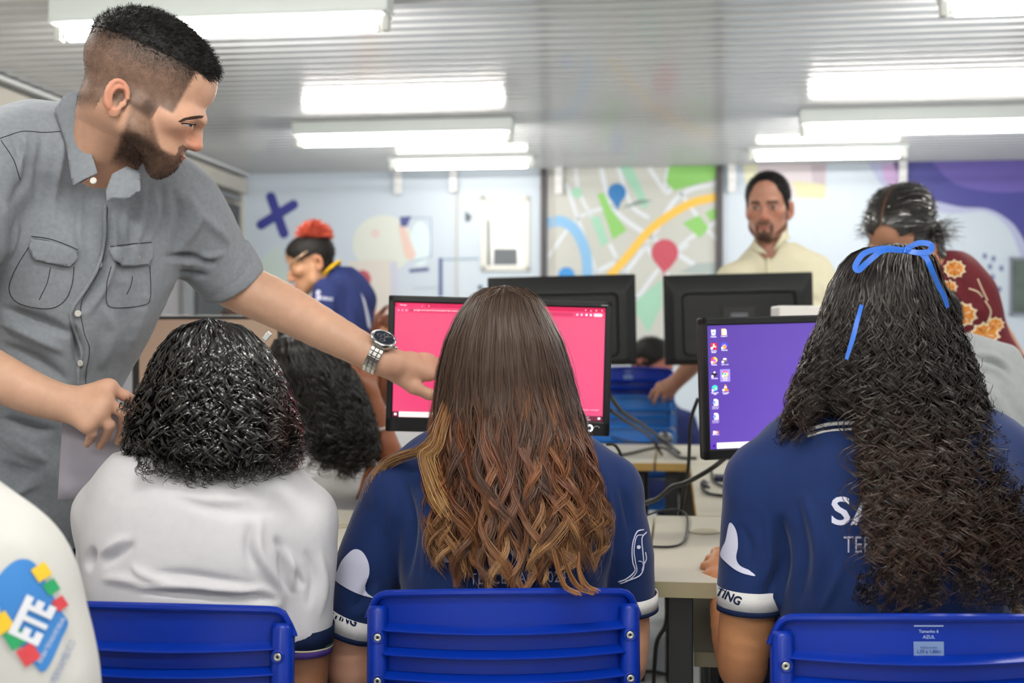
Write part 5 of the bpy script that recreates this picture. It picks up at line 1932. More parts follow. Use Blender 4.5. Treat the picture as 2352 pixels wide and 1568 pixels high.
# brow, lashes and the sliver of the lowered eye
hb_ = bvh_of(V, Q)
M_LASH = mat('lash_dark', '#1d1512', 0.7, 0.2, var=0.1)
drape('eyebrow', [[(408, 279), (422, 271), (440, 267), (456, 265), (468, 266), (464, 271), (448, 273), (428, 276), (414, 281)]], hb_, 0.0006, mat('brow_brown', '#3a2b24', 0.8, 0.1, var=0.3, vscale=300), man, 4)
drape('eye', [[(420, 285), (428, 284), (438, 286), (445, 287), (438, 291), (428, 290)]], hb_, 0.0006, mat('eye_white', '#b5aaa4', 0.15, 0.5, var=0.05), man, 3)
drape('iris', [disc(437, 287.5, 3.2, 12)], hb_, 0.0010, mat('eye_iris', '#1c120d', 0.1, 0.5, var=0.1), man, 3)
seam('eyelash', [(416, 283), (424, 283), (434, 284), (444, 286), (449, 285)], hb_, 0.0011, M_LASH, man, 0.0008)
seam('lid_crease', [(414, 281), (424, 279), (436, 279), (447, 281)], hb_, 0.0005, mat('lid_brown', '#7a5444', 0.7, 0.2, var=0.1), man, 0.0002)
# shirt
M_GREY = mat('shirt_grey', '#858a91', 0.85, 0.15, var=0.10, vscale=130, bump=0.3, bscale=1400, sheen=0.15)
M_THREAD = mat('thread_dark', '#2a2d33', 0.8, 0.1, var=0.1)
M_BUTTON = mat('button_pearl', '#c9c8c2', 0.25, 0.5, var=0.08, vscale=60)
LAT = np.array([0.85, 0.53, 0.0])
def man_shirt(f):
    f.loft([P(238, 372, 2.20), P(205, 440, 2.235), P(188, 560, 2.24), P(158, 700, 2.25), P(98, 850, 2.27), P(62, 1000, 2.29), P(34, 1130, 2.30), P(30, 1200, 2.30)],
           [0.085, 0.165, 0.176, 0.152, 0.138, 0.14, 0.155, 0.165], [0.075, 0.098, 0.115, 0.112, 0.112, 0.118, 0.125, 0.13], LAT, k=0.025, flat=True)
    f.chain([P(205, 330, 2.19), P(60, 345, 2.14), P(-45, 368, 2.10)], [0.072, 0.066, 0.07], k=0.05)
    f.chain([P(265, 400, 2.22), P(340, 440, 2.29), P(388, 468, 2.33)], [0.066, 0.068, 0.070], k=0.05)
    f.loft([P(375, 462, 2.32), P(440, 520, 2.36), P(500, 600, 2.405), P(512, 618, 2.41)], [0.078, 0.076, 0.066, 0.060], [0.075, 0.072, 0.066, 0.060], [0.6, 0.2, 0.7], k=0.035)
    f.loft([P(-45, 372, 2.10), P(-95, 520, 2.05), P(-150, 700, 2.02)], [0.082, 0.074, 0.064], 0.07, [1, 0, 0], k=0.04)
    f.cap(P(238, 330, 2.17), P(243, 440, 2.05), 0.045, 0.028, 0.012, 'sub')
    f.cap(P(112, 1075, 2.15), P(122, 1290, 2.17), 0.004, 0.03, 0.004, 'sub')
cr = [([(330, 420), (322, 500), (300, 620)], 9, 0.006), ([(372, 420), (380, 480), (372, 560)], 8, -0.005), ([(352, 430), (360, 490), (340, 560)], 6, 0.005),
      ([(395, 430), (420, 500), (400, 590)], 10, -0.008), ([(430, 440), (455, 500), (430, 560)], 9, 0.007),
      ([(375, 588), (430, 592), (500, 604)], 7, -0.012), ([(385, 605), (440, 600), (520, 580)], 8, 0.006), ([(400, 625), (460, 632), (478, 628)], 6, -0.008),
      ([(450, 480), (500, 530), (530, 560)], 10, 0.006), ([(250, 480), (246, 560), (230, 640), (180, 720)], 7, -0.010), ([(262, 490), (262, 560), (248, 640), (200, 730)], 8, 0.006),
      ([(165, 740), (178, 790), (182, 850)], 8, -0.012), ([(182, 740), (200, 800), (190, 870)], 8, 0.006),
      ([(0, 705), (80, 735), (170, 770)], 12, -0.012), ([(0, 740), (70, 770), (150, 810)], 10, 0.008), ([(0, 790), (90, 830), (160, 880)], 12, -0.009),
      ([(150, 320), (130, 420), (120, 520)], 8, 0.005), ([(100, 300), (90, 380), (80, 470)], 8, -0.005), ([(60, 300), (50, 380), (48, 440)], 7, 0.005), ([(190, 430), (180, 520), (190, 600)], 9, 0.005),
      ([(20, 300), (60, 390), (20, 480)], 10, -0.006), ([(0, 450), (30, 520), (20, 600)], 9, 0.006), ([(290, 460), (285, 540), (300, 560)], 7, 0.005),
      ([(0, 1000), (60, 1040), (110, 1060)], 10, 0.008), ([(0, 1060), (50, 1080), (95, 1090)], 8, -0.008), ([(10, 1150), (60, 1120), (95, 1110)], 9, 0.007), ([(0, 960), (80, 985), (130, 990)], 10, -0.008),
      ([(350, 640), (320, 740), (280, 830)], 14, 0.006), ([(230, 700), (260, 760), (230, 850)], 12, 0.006)]
cr = [(a, b, c * 1.7) for a, b, c in cr]
shirt, sb, sVQ = garment('shirt', man_shirt, (-1.25, 1.85, 0.78), (-0.42, 2.62, 1.58), 0.0047, M_GREY, man, cr, noise=((7, 0.004, 1), (18, 0.0022, 2), (40, 0.001, 3)))
# rolled cuff of the raised sleeve
def cuff(f):
    f.loft([P(497, 592, 2.40), P(537, 652, 2.428)], [0.0655, 0.0635], [0.0655, 0.0635], [0.6, 0.2, 0.7], k=0)
    f.half(P(537, 650, 2.428), P(560, 695, 2.45) - P(500, 600, 2.40), 0.001)
    f.half(P(497, 592, 2.40), P(500, 600, 2.40) - P(560, 695, 2.45), 0.001)
garment('rolled_cuff', cuff, P(537, 652, 2.42) - 0.13, P(500, 600, 2.42) + 0.13, 0.0045, M_GREY, shirt, [([(530, 655), (560, 620), (575, 600)], 5, -0.004)], noise=((15, 0.003, 1), (40, 0.001, 2)))
# collar: two leaves on a flared band
f = Field((-0.9, 1.9, 1.3), (-0.5, 2.45, 1.72), 0.006)
f.loft([P(218, 215, 2.15), P(228, 330, 2.17), P(240, 420, 2.17), P(262, 470, 2.15)], [0.073, 0.086, 0.093, 0.09], [0.073, 0.088, 0.098, 0.1], LAT, k=0)
cb = bvh_of(*f.mesh())
def leaf(name, outline, inner=0.0):
    o = drape(name, [outline], cb, 0.002, M_GREY, shirt, 7.0)
    md = o.modifiers.new('thickness', 'SOLIDIFY')
    md.thickness = 0.003
    md.offset = -1
    return o
leaf('collar_leaf', [(131, 250), (150, 222), (172, 210), (186, 213), (182, 226), (186, 260), (205, 330), (226, 400), (200, 412), (172, 428), (166, 400), (155, 330)])
leaf('collar_leaf', [(258, 402), (290, 385), (318, 398), (320, 438), (300, 452), (285, 458), (262, 455), (246, 462), (244, 440)])
for ln in ([(141, 236), (148, 290), (160, 360), (176, 420), (222, 398)], [(284, 392), (296, 425), (304, 450)], [(289, 392), (300, 424), (308, 448)]):
    seam('collar_stitch', ln, cb, 0.0008, M_THREAD, shirt, 0.0026)
# pockets with flaps, pleats and buttons
def flap(outline, off=0.004):
    o = drape('pocket_flap', [outline], sb, off, M_GREY, shirt, 7.0)
    md = o.modifiers.new('thickness', 'SOLIDIFY')
    md.thickness = 0.0035
    md.offset = -1
    return o
flap([(72, 548), (120, 556), (178, 576), (176, 595), (160, 610), (110, 602), (80, 594), (68, 570)])
flap([(256, 570), (300, 562), (347, 558), (346, 590), (336, 606), (275, 610), (262, 596)])
for ln in ([(72, 542), (120, 550), (180, 573)], [(76, 548), (120, 556), (178, 579)], [(74, 565), (84, 590), (110, 598), (158, 607), (173, 592), (176, 580)],
           [(66, 568), (40, 610), (22, 655), (30, 685), (60, 702), (116, 708), (150, 688), (166, 650), (170, 612)], [(116, 614), (108, 650), (90, 688)],
           [(255, 566), (300, 560), (347, 556)], [(256, 572), (300, 565), (347, 562)], [(258, 577), (265, 595), (278, 606), (335, 602), (343, 588), (345, 566)],
           [(256, 612), (246, 650), (244, 690), (260, 706), (330, 700), (345, 680), (344, 610)], [(304, 634), (300, 655), (290, 676)],
           [(0, 318), (50, 302), (100, 304), (140, 302)], [(2, 322), (30, 365), (46, 412)], [(246, 475), (243, 560), (232, 610), (205, 660), (185, 700), (192, 760), (205, 800), (198, 850), (196, 880)]):
    seam('stitch', ln, sb, 0.0006, M_THREAD, shirt, 0.0009 if ln[0][1] > 400 else 0.0006)
for (bx, by) in ((130, 588), (311, 592), (233, 607), (177, 719), (189, 833), (217, 417)):
    l, n = cast(sb if by > 450 else cb, bx, by)
    if l is None:
        continue
    M = Matrix.Translation(Vector(l + n * 0.0055)) @ Vector((0, 0, 1)).rotation_difference(Vector(n)).to_matrix().to_4x4()
    MB().lathe([(0, -0.003), (0.0055, -0.003), (0.0058, 0.0), (0.005, 0.001), (0.0035, 0.0005), (0, 0.0005)], 16, M).build('button', M_BUTTON, shirt, True, world_space=True)
# placket edge
sp = seam('placket_edge', [(240, 470), (238, 540), (228, 600), (205, 650), (168, 705), (163, 730), (178, 770), (190, 815), (180, 850), (178, 885)], sb, 0.0035, M_GREY, shirt, 0.001)
# trousers
M_JEANS = mat('jeans_navy', '#16223c', 0.85, 0.15, var=0.15, vscale=60, bump=0.2, bscale=900)
def jeans(f):
    f.loft([P(60, 1060, 2.31), P(40, 1180, 2.31), P(30, 1300, 2.31)], [0.165, 0.17, 0.17], [0.11, 0.115, 0.12], LAT, k=0.02)
    for sx, px_ in ((-1, -70), (1, 110)):
        f.loft([P(px_, 1280, 2.28 + 0.05 * sx), P(px_ + 5, 1500, 2.28 + 0.05 * sx), P(px_, 1750, 2.28 + 0.05 * sx), P(px_, 2170, 2.3 + 0.05 * sx)], [0.092, 0.085, 0.07, 0.06], [0.095, 0.09, 0.075, 0.065], LAT, k=0.03)
garment('trousers', jeans, (-1.2, 2.0, 0.02), (-0.6, 2.6, 1.02), 0.012, M_JEANS, man, [([(150, 1200), (140, 1300), (150, 1380)], 10, 0.005)])
for sx, px_ in ((-1, -70), (1, 110)):
    f = Field((-1.3, 1.8, 0), (-0.5, 2.6, 0.16), 0.008)
    b = P(px_, 2170, 2.3 + 0.05 * sx)
    f.chain([(b[0], b[1], 0.055), (b[0] + 0.08, b[1] - 0.06, 0.04), (b[0] + 0.15, b[1] - 0.11, 0.032)], [0.05, 0.045, 0.034], k=0.03)
    f.half((0, 0, 0.004), (0, 0, -1))
    v_, q_ = f.mesh()
    link('shoe', mesh_np('shoe', v_, q_), M_BLACKMETAL, man, True)

# wristwatch
M_STEEL = mat('watch_steel', '#c4c5c2', 0.22, 0.5, metal=1.0, var=0.05, vscale=40)
M_DIAL = mat('watch_dial', '#131a2b', 0.2, 0.5, var=0.1, vscale=40)
wc = P(866, 815, 2.40)
wd = P(895, 834, 2.405) - P(760, 765, 2.41)
wd /= np.linalg.norm(wd)
watch = thing('wristwatch', 'steel wristwatch with a dark dial on the pointing arm', 'watch', wc)
e1 = np.array([0.45, -0.55, 0.74])                # towards the dial
e1 = e1 - wd * (e1 @ wd)
e1 /= np.linalg.norm(e1)
e2 = np.cross(wd, e1)
RW = 0.036
WS = 1.3
for k in range(26):
    t = 2 * math.pi * k / 26
    if abs((t + math.pi) % (2 * math.pi) - math.pi) < 0.42:
        continue
    n_ = e1 * math.cos(t) + e2 * math.sin(t)
    tn = -e1 * math.sin(t) + e2 * math.cos(t)
    for j, (o_, w_) in enumerate(((-0.0085, 0.0036), (0.0, 0.0042), (0.0085, 0.0036))):
        M = Matrix(((tn[0], wd[0], n_[0], 0), (tn[1], wd[1], n_[1], 0), (tn[2], wd[2], n_[2], 0), (0, 0, 0, 1)))
        M.translation = Vector(wc + n_ * RW + wd * (o_ + (0.0004 if k % 2 else 0)))
        MB().box((-0.0038, -w_, -0.0014), (0.0038, w_, 0.0014), M, 0.0008).build('bracelet_link', M_STEEL, watch, world_space=True)
Mc = Matrix(((e2[0], wd[0], e1[0], 0), (e2[1], wd[1], e1[1], 0), (e2[2], wd[2], e1[2], 0), (0, 0, 0, 1)))
Mc.translation = Vector(wc + e1 * (RW + 0.001))
Mc = Mc @ Matrix.Scale(1.22, 4)
MB().lathe([(0, -0.004), (0.0195, -0.004), (0.0212, 0.0), (0.0205, 0.0045), (0.0175, 0.0065), (0.0165, 0.0055)], 32, Mc).build('case', M_STEEL, watch, True, world_space=True)
MB().lathe([(0, 0.0054), (0.0168, 0.0054), (0.0168, 0.004)], 32, Mc).build('dial', M_DIAL, watch, world_space=True)
MB().tube([np.array(Mc @ Vector((0.004, 0.0205, 0.001))), np.array(Mc @ Vector((0.004, 0.026, 0.001)))], 0.0028, 10).build('crown', M_STEEL, watch, smooth=True, world_space=True)
for a_, l_ in ((0.6, 0.010), (2.4, 0.013)):
    MB().tube([np.array(Mc @ Vector((0, 0, 0.0058))), np.array(Mc @ Vector((l_ * math.cos(a_), l_ * math.sin(a_), 0.0058)))], 0.0006, 5).build('watch_hand', M_STEEL, watch, world_space=True)
for (ax_, ay_) in ((-0.008, 0), (0.008, 0), (0, -0.008)):
    MB().lathe([(0.003, 0.0056), (0.0036, 0.0058), (0.0042, 0.0056)], 14, Mc @ Matrix.Translation((ax_, ay_, 0))).build('sub_dial', M_STEEL, watch, world_space=True)

# sheet of paper in his hand
M_PAPER = mat('paper_grey', '#a3a0ab', 0.7, 0.2, var=0.03, vscale=6)
sheet = MB()
q = [[None] * 7 for _ in range(7)]
for i in range(7):
    for j in range(7):
        u, v = i / 6, j / 6
        x_ = (146 + (298 - 146) * u) * (1 - v) + (132 + (300 - 132) * u) * v
        y_ = (930 * (1 - u) + 925 * u) * (1 - v) + (1147 * (1 - u) + 1138 * u) * v
        q[i][j] = sheet.bm.verts.new(P(x_, y_, 2.088 + 0.012 * math.sin(u * 2.2)))
for i in range(6):
    for j in range(6):
        sheet.bm.faces.new((q[i][j], q[i + 1][j], q[i + 1][j + 1], q[i][j + 1]))
so = sheet.build('paper_sheet', M_PAPER, None, smooth=True)
md = so.modifiers.new('thickness', 'SOLIDIFY')
md.thickness = 0.0006
tag(so, 'grey-white sheet of paper held by the man in grey', 'paper')
# ================================================================== the three girls seen from behind
M_WHITET = mat('shirt_white', '#cfcfd4', 0.85, 0.15, var=0.03, vscale=60, bump=0.15, bscale=1500, sheen=0.1)
M_NAVY = mat('shirt_navy', '#0e2350', 0.8, 0.2, var=0.08, vscale=40, bump=0.2, bscale=1500, sheen=0.15)
M_NAVYDK = mat('knit_navy', '#0d1a38', 0.85, 0.15, var=0.1, vscale=60, bump=0.3, bscale=1200)
M_PRINTW = mat('print_white', '#c9cbe0', 0.7, 0.2, var=0.03, vscale=30)
M_PRINTG = mat('print_grey', '#9a9bb0', 0.6, 0.25, var=0.05, vscale=30)
M_KNITW = mat('knit_white', '#cfcfd0', 0.85, 0.15, var=0.06, vscale=80, bump=0.4, bscale=900)
M_GREYJEANS = mat('jeans_grey', '#6d737d', 0.85, 0.15, var=0.2, vscale=40, bump=0.2, bscale=900)
XA = [1, 0, 0]

def band(name, path, r0, r1, material, parent, side, t0=0.0, t1=1.0, thick=0.002, h=0.004):
    """a ring of cloth round a limb: between two points of its axis"""
    a, b = np.asarray(path[0], float), np.asarray(path[1], float)
    w = b - a
    L = np.linalg.norm(w)
    w /= L
    x = np.asarray(side, float) - w * (np.asarray(side, float) @ w)
    x /= np.linalg.norm(x)
    y = np.cross(w, x)
    n, m = 40, 4
    V, Q = [], []
    prof = [(0, 0), (0.0, thick), (1.0, thick), (1.0, 0)]
    for (t, o) in prof:
        for k in range(n):
            p = 2 * math.pi * k / n
            ra = r0[0] + (r1[0] - r0[0]) * t + o
            rb = r0[1] + (r1[1] - r0[1]) * t + o
            V.append(a + w * L * t + x * ra * math.cos(p) + y * rb * math.sin(p))
    for i in range(3):
        for k in range(n):
            Q.append((i * n + k, i * n + (k + 1) % n, (i + 1) * n + (k + 1) % n, (i + 1) * n + k))
    V = np.array(V)
    return link(name, mesh_np(name, V, np.array(Q)), material, parent, True), bvh_of(V, np.array(Q))

def lettering(name, body, p0, p1, height, bvh, material, parent, off=0.0012, bold=0.02, spacing=1.0, slant=0.0, up=None, step=5.0):
    """text lying on cloth along the pixel line p0 -> p1, letter height in pixels"""
    V, T, hh = text_flat(body, 1.0, bold, spacing)
    V, T = subdivide2d(V, T, 0.06)
    p0, p1 = np.asarray(p0, float), np.asarray(p1, float)
    e = p1 - p0
    n = np.array([e[1], -e[0]]) / np.linalg.norm(e) if up is None else np.asarray(up, float)
    pts = [p0 + e * (v[0] + slant * v[1]) + n * height * v[1] / hh for v in V]
    return drape(name, None, bvh, off, material, parent, pts=pts, tris=T)

# ------------------------------------------------------------------ girl in the white shirt, curly bob
SK_A = '#8a5d42'
pa = []
V, Q, loc, A_ = head_mesh(P(488, 925, 1.985), (0.05, 1, -0.12), (0, 0.12, 1), 0.90, neck=P(485, 1100, 1.99), neck_r=(0.048, 0.055), h=0.008, female=True)
pa.append((V, Q, skin_cols(loc, SK_A)))
limb(pa, [P(702, 1220, 1.99), P(702, 1400, 2.0), P(694, 1590, 2.02), P(660, 1560, 2.2), P(600, 1400, 2.36)], [0.030, 0.038, 0.036, 0.032, 0.026], SK_A, 0.006,
     hand=dict(fingers=[[P(590, 1345, 2.44), P(585, 1320, 2.49), P(582, 1318, 2.52)], [P(605, 1345, 2.45), P(602, 1320, 2.5), P(600, 1318, 2.53)], [P(620, 1345, 2.45), P(620, 1320, 2.49), P(620, 1320, 2.52)], [P(632, 1350, 2.44), P(636, 1330, 2.48), P(638, 1328, 2.50)]], thumb=[P(590, 1380, 2.40), P(572, 1360, 2.44), P(562, 1345, 2.46), P(560, 1340, 2.48)]))
limb(pa, [P(250, 1190, 2.0), P(255, 1380, 2.1), P(320, 1400, 2.25), P(380, 1380, 2.36)], [0.045, 0.038, 0.032, 0.026], SK_A, 0.006,
     hand=dict(fingers=[[P(400, 1345, 2.44), P(405, 1320, 2.49), P(405, 1318, 2.52)], [P(385, 1345, 2.45), P(386, 1320, 2.5), P(386, 1318, 2.53)], [P(370, 1345, 2.45), P(368, 1320, 2.49), P(368, 1320, 2.52)], [P(356, 1350, 2.44), P(352, 1330, 2.48), P(352, 1328, 2.50)]], thumb=[P(400, 1380, 2.40), P(416, 1360, 2.44), P(424, 1345, 2.46), P(426, 1340, 2.48)]))
girl_a = person('girl with a curly black bob in a plain white shirt', pa)
def white_shirt(f):
    f.loft([P(485, 1062, 2.0), P(478, 1105, 1.995), P(462, 1150, 1.985), P(452, 1210, 1.975), P(440, 1310, 1.965), P(434, 1400, 1.965), P(432, 1560, 1.975), P(432, 1720, 1.99)],
           [0.06, 0.10, 0.158, 0.170, 0.158, 0.150, 0.155, 0.165], [0.055, 0.085, 0.105, 0.118, 0.115, 0.11, 0.115, 0.12], XA, k=0.02, p=2.4)
    f.chain([P(500, 1130, 1.99), P(610, 1155, 1.985), P(690, 1192, 1.985)], [0.06, 0.054, 0.05], k=0.04)
    f.chain([P(450, 1130, 1.99), P(330, 1150, 1.99), P(255, 1185, 2.0)], [0.06, 0.056, 0.048], k=0.04)
    f.loft([P(697, 1197, 1.985), P(702, 1300, 1.99), P(699, 1400, 1.995), P(698, 1440, 2.0)], [0.050, 0.046, 0.044, 0.043], [0.056, 0.056, 0.055, 0.053], XA, k=0.018, flat=True)
    f.loft([P(252, 1185, 2.0), P(250, 1290, 2.06), P(262, 1370, 2.12)], [0.05, 0.047, 0.046], 0.055, XA, k=0.025)
wcr = [([(345, 1100), (480, 1165), (640, 1180)], 14, -0.004), ([(360, 1120), (480, 1150), (600, 1140)], 10, 0.004),
       ([(215, 1255), (205, 1290), (208, 1310)], 8, -0.012), ([(230, 1275), (270, 1245), (300, 1232)], 9, 0.008), ([(235, 1300), (270, 1278), (310, 1245)], 8, -0.007),
       ([(600, 1180), (590, 1250), (610, 1300), (650, 1355)], 12, 0.009), ([(575, 1200), (572, 1260), (590, 1310)], 9, -0.008), ([(630, 1230), (650, 1270), (655, 1330), (668, 1365)], 9, -0.012),
       ([(645, 1250), (668, 1300), (672, 1360)], 9, 0.010), ([(670, 1300), (690, 1340), (700, 1330)], 8, -0.006), ([(640, 1372), (600, 1352), (540, 1355), (420, 1345), (300, 1350)], 9, 0.009),
       ([(640, 1385), (590, 1372), (520, 1370), (420, 1362), (320, 1360)], 7, -0.009), ([(600, 1345), (520, 1335), (420, 1320), (320, 1320)], 9, -0.007), ([(300, 1295), (330, 1320), (400, 1335)], 9, 0.007),
       ([(230, 1330), (280, 1330), (340, 1345)], 9, 0.006), ([(560, 1400), (610, 1390), (650, 1388)], 8, 0.006), ([(700, 1260), (720, 1330), (705, 1400)], 9, -0.006), ([(735, 1260), (745, 1340), (735, 1420)], 8, 0.005)]
ws, wsb, _ = garment('shirt', white_shirt, P(180, 1060, 1.95)[0:3] * [1, 0, 0] + [-0.07, 1.80, 0.42], [-0.22, 2.26, 0.99], 0.0048, M_WHITET, girl_a, [(a, b, c * 1.35) for a, b, c in wcr], noise=((9, 0.0022, 1), (20, 0.001, 2)))
ax = [P(698.5, 1430, 1.999), P(697.5, 1470, 2.001)]
band('sleeve_cuff', ax, (0.0462, 0.0562), (0.045, 0.054), M_NAVYDK, ws, XA, thick=0.002)
M_STR = {n: mat('knit_' + n, c, 0.8, 0.2, var=0.1) for n, c in (('green', '#1f4a3a'), ('cream', '#b9b199'), ('violet', '#3a2b6b'))}
for k, n in enumerate(('green', 'cream', 'violet')):
    a0, a1 = P(697.5, 1470 + 5 * k, 2.001), P(697.3, 1474.5 + 5 * k + (10 if k == 2 else 0), 2.001)
    band('cuff_stripe', [a0, a1], (0.0452 - 0.0005 * k, 0.054), (0.045 - 0.0005 * k, 0.0535), M_STR[n], ws, XA, thick=0.002)
# trousers, shoes
def sit_legs(px, spread, d0, zt, material, parent, skin_shoe=M_BLACKMETAL, w=0.16):
    base = P(px, 1700, d0)
    def f_(f):
        f.ell((base[0], d0 + 0.02, 0.52), (w, 0.14, 0.085), k=0.03)
        for s in (-1, 1):
            f.loft([(base[0] + s * 0.085, d0, 0.53), (base[0] + s * (0.09 + spread * 0.5), d0 + 0.2, 0.545), (base[0] + s * (0.1 + spread), d0 + 0.40, 0.53)], [0.085, 0.075, 0.06], [0.078, 0.068, 0.058], XA, k=0.03)
            f.loft([(base[0] + s * (0.1 + spread), d0 + 0.41, 0.52), (base[0] + s * (0.1 + spread), d0 + 0.40, 0.3), (base[0] + s * (0.1 + spread), d0 + 0.38, 0.07)], [0.06, 0.052, 0.042], [0.06, 0.055, 0.045], XA, k=0.03)
    o, b, _ = garment('trousers', f_, (base[0] - 0.32, d0 - 0.18, 0.03), (base[0] + 0.32, d0 + 0.55, 0.66), 0.014, material, parent, noise=((9, 0.004, 1), (20, 0.002, 2)))
    for s in (-1, 1):
        f = Field((base[0] - 0.4, d0 + 0.2, 0), (base[0] + 0.4, d0 + 0.75, 0.15), 0.014)
        f.chain([(base[0] + s * (0.1 + spread), d0 + 0.38, 0.05), (base[0] + s * (0.105 + spread), d0 + 0.52, 0.035)], [0.046, 0.036], k=0.02)
        f.half((0, 0, 0.004), (0, 0, -1))
        v_, q_ = f.mesh()
        link('shoe', mesh_np('shoe', v_, q_), skin_shoe, parent, True)
    return o
sit_legs(436, 0.03, 1.99, 0.5, M_GREYJEANS, girl_a)
# hair
ys = [728, 740, 760, 800, 850, 900, 950, 1000, 1045, 1080, 1102]
xl = [478, 432, 402, 368, 344, 324, 308, 294, 289, 305, 340]
xr = [486, 538, 574, 610, 638, 658, 673, 685, 690, 682, 650]
ds = [1.96, 1.90, 1.875, 1.852, 1.842, 1.838, 1.838, 1.842, 1.85, 1.868, 1.88]
hy = [0.01, 0.07, 0.09, 0.115, 0.125, 0.13, 0.13, 0.125, 0.12, 0.10, 0.09]
def col_black(s, Y, cl, rg):
    b = rg.uniform(0.5, 1.5, cl.max() + 1)[cl][:, None]
    c = L3('#12100f')[None, None] * np.ones(Y.shape)[..., None] * b[..., None]
    warm = np.clip((s - 0.55) / 0.4, 0, 1) * np.clip((Y - 880) / 120, 0, 1)
    return c + (L3('#3a241a') - c) * (warm * 0.75)[..., None]
hp = [hair_core(ys, xl, xr, ds, hy, '#080706', 0.9, 0.012, full=0.6)]
amp = lambda Y: 0.0018 + 0.0068 * np.clip((Y - 760) / 200, 0, 1)
hp.append(curtain(ys, xl, xr, ds, hy, 380, 6, 48, lambda s: 731 + 16 * np.abs(s), lambda s, rg: 1085 + rg.uniform(-55, 22, len(s)) - 25 * np.abs(s) ** 3, amp, 84, col_black, 0.0011, 1, 0.008, lambda t, y: 0.9 * np.clip(t * 3, 0, 1), jit=1.4, pj=0.15, flat=1.4, depth_jit=0.006))
hp.append(curtain(ys, xl, xr, np.array(ds) - 0.006, hy, 150, 2, 46, lambda s: 740 + 16 * np.abs(s), lambda s, rg: 1080 + rg.uniform(-200, 30, len(s)), lambda Y: 0.003 + 0.011 * np.clip((Y - 780) / 250, 0, 1), 52, col_black, 0.0006, 2, 0.03, jit=3))
# loose curls hanging at the ends
rg = np.random.default_rng(9)
def ringlets(spots, n, col, r=0.0006, seed=0):
    rg = np.random.default_rng(seed)
    pts, cols = [], []
    for (x, y, d, ln, cr) in spots:
        for k in range(n):
            t = np.linspace(0, 1, 26)
            ph = rg.uniform(0, 6.28)
            w = rg.uniform(1.2, 2.2)
            X = x + rg.normal() * 6 + cr * 0.4 * np.sin(2 * math.pi * w * t + ph) * t * 1.3
            Y = y + ln * t * rg.uniform(0.6, 1.0) + cr * 0.25 * np.cos(2 * math.pi * w * t + ph)
            D = d + 0.01 * np.cos(2 * math.pi * w * t + ph) - 0.006 * t
            pts.append(P3(X, Y, D))
            cols.append(np.repeat(L3(col)[None] * rg.uniform(0.6, 1.5), 26, 0))
    pts = np.array(pts)
    return strands(pts, np.full(pts.shape[:2], r) * np.linspace(1, 0.5, 26)[None], np.array(cols))
spots = [(x, 1070 - 0.0009 * (x - 487) ** 2 + 12, 1.868, rg.uniform(18, 44), rg.uniform(14, 34)) for x in np.linspace(318, 672, 34)]
spots += [(rg.uniform(655, 690), rg.uniform(960, 1050), 1.90, 30, 30) for _ in range(12)] + [(rg.uniform(284, 306), rg.uniform(900, 1030), 1.91, 30, 24) for _ in range(10)]
hp.append(ringlets(spots, 5, '#120f0e', 0.0006, 4))
hair_obj(hp, girl_a)
hc = MB().box((-0.004, -0.002, -0.007), (0.004, 0.002, 0.007), Matrix.Translation(Vector(P(613, 772, 1.875))) @ Matrix.Rotation(0.7, 4, 'Y'), 0.001).build('hair_clip', M_STEEL, girl_a, world_space=True)

# ------------------------------------------------------------------ girl with straight ombre hair
SK_B = '#b78c74'
pa = []
V, Q, loc, A_ = head_mesh(P(1166, 846, 2.11), (0.0, 1, -0.08), (0, 0.08, 1), 0.90, neck=P(1166, 1030, 2.11), neck_r=(0.046, 0.053), h=0.008, female=True)
pa.append((V, Q, skin_cols(loc, SK_B)))
def desk_hand(x, y, d, s):
    """hand lying on the desk, fingers pointing away"""
    w = np.array([(x - 1176) / F_PX * d, d, 0.785])
    g = lambda dx, dy, dz=0.0: w + np.array([s * dx, dy, dz])
    return w, dict(fingers=[[g(-0.026, 0.075, -0.004), g(-0.03, 0.11, -0.01), g(-0.03, 0.135, -0.02), g(-0.03, 0.15, -0.024)], [g(-0.008, 0.08, -0.002), g(-0.008, 0.12, -0.01), g(-0.008, 0.147, -0.02), g(-0.008, 0.162, -0.024)],
                            [g(0.010, 0.077, -0.004), g(0.012, 0.115, -0.011), g(0.013, 0.14, -0.02), g(0.013, 0.152, -0.024)], [g(0.026, 0.07, -0.008), g(0.03, 0.1, -0.014), g(0.031, 0.118, -0.02), g(0.031, 0.128, -0.024)]],
                   thumb=[g(-0.018, 0.02, -0.006), g(-0.042, 0.045, -0.012), g(-0.055, 0.07, -0.018), g(-0.058, 0.085, -0.022)])
w, hd = desk_hand(960, 0, 2.33, -1)
limb(pa, [P(872, 1230, 2.095), P(818, 1400, 2.104), P(808, 1560, 2.12), P(890, 1480, 2.22), w], [0.030, 0.037, 0.036, 0.031, 0.026], SK_B, 0.0055, hand=hd)
w, hd = desk_hand(1370, 0, 2.33, 1)
limb(pa, [P(1424, 1240, 2.092), P(1444, 1400, 2.104), P(1436, 1530, 2.12), P(1410, 1480, 2.22), w], [0.028, 0.034, 0.034, 0.031, 0.026], SK_B, 0.0055, hand=hd)
girl_b = person('girl with long straight ombre brown hair in a navy shirt', pa)
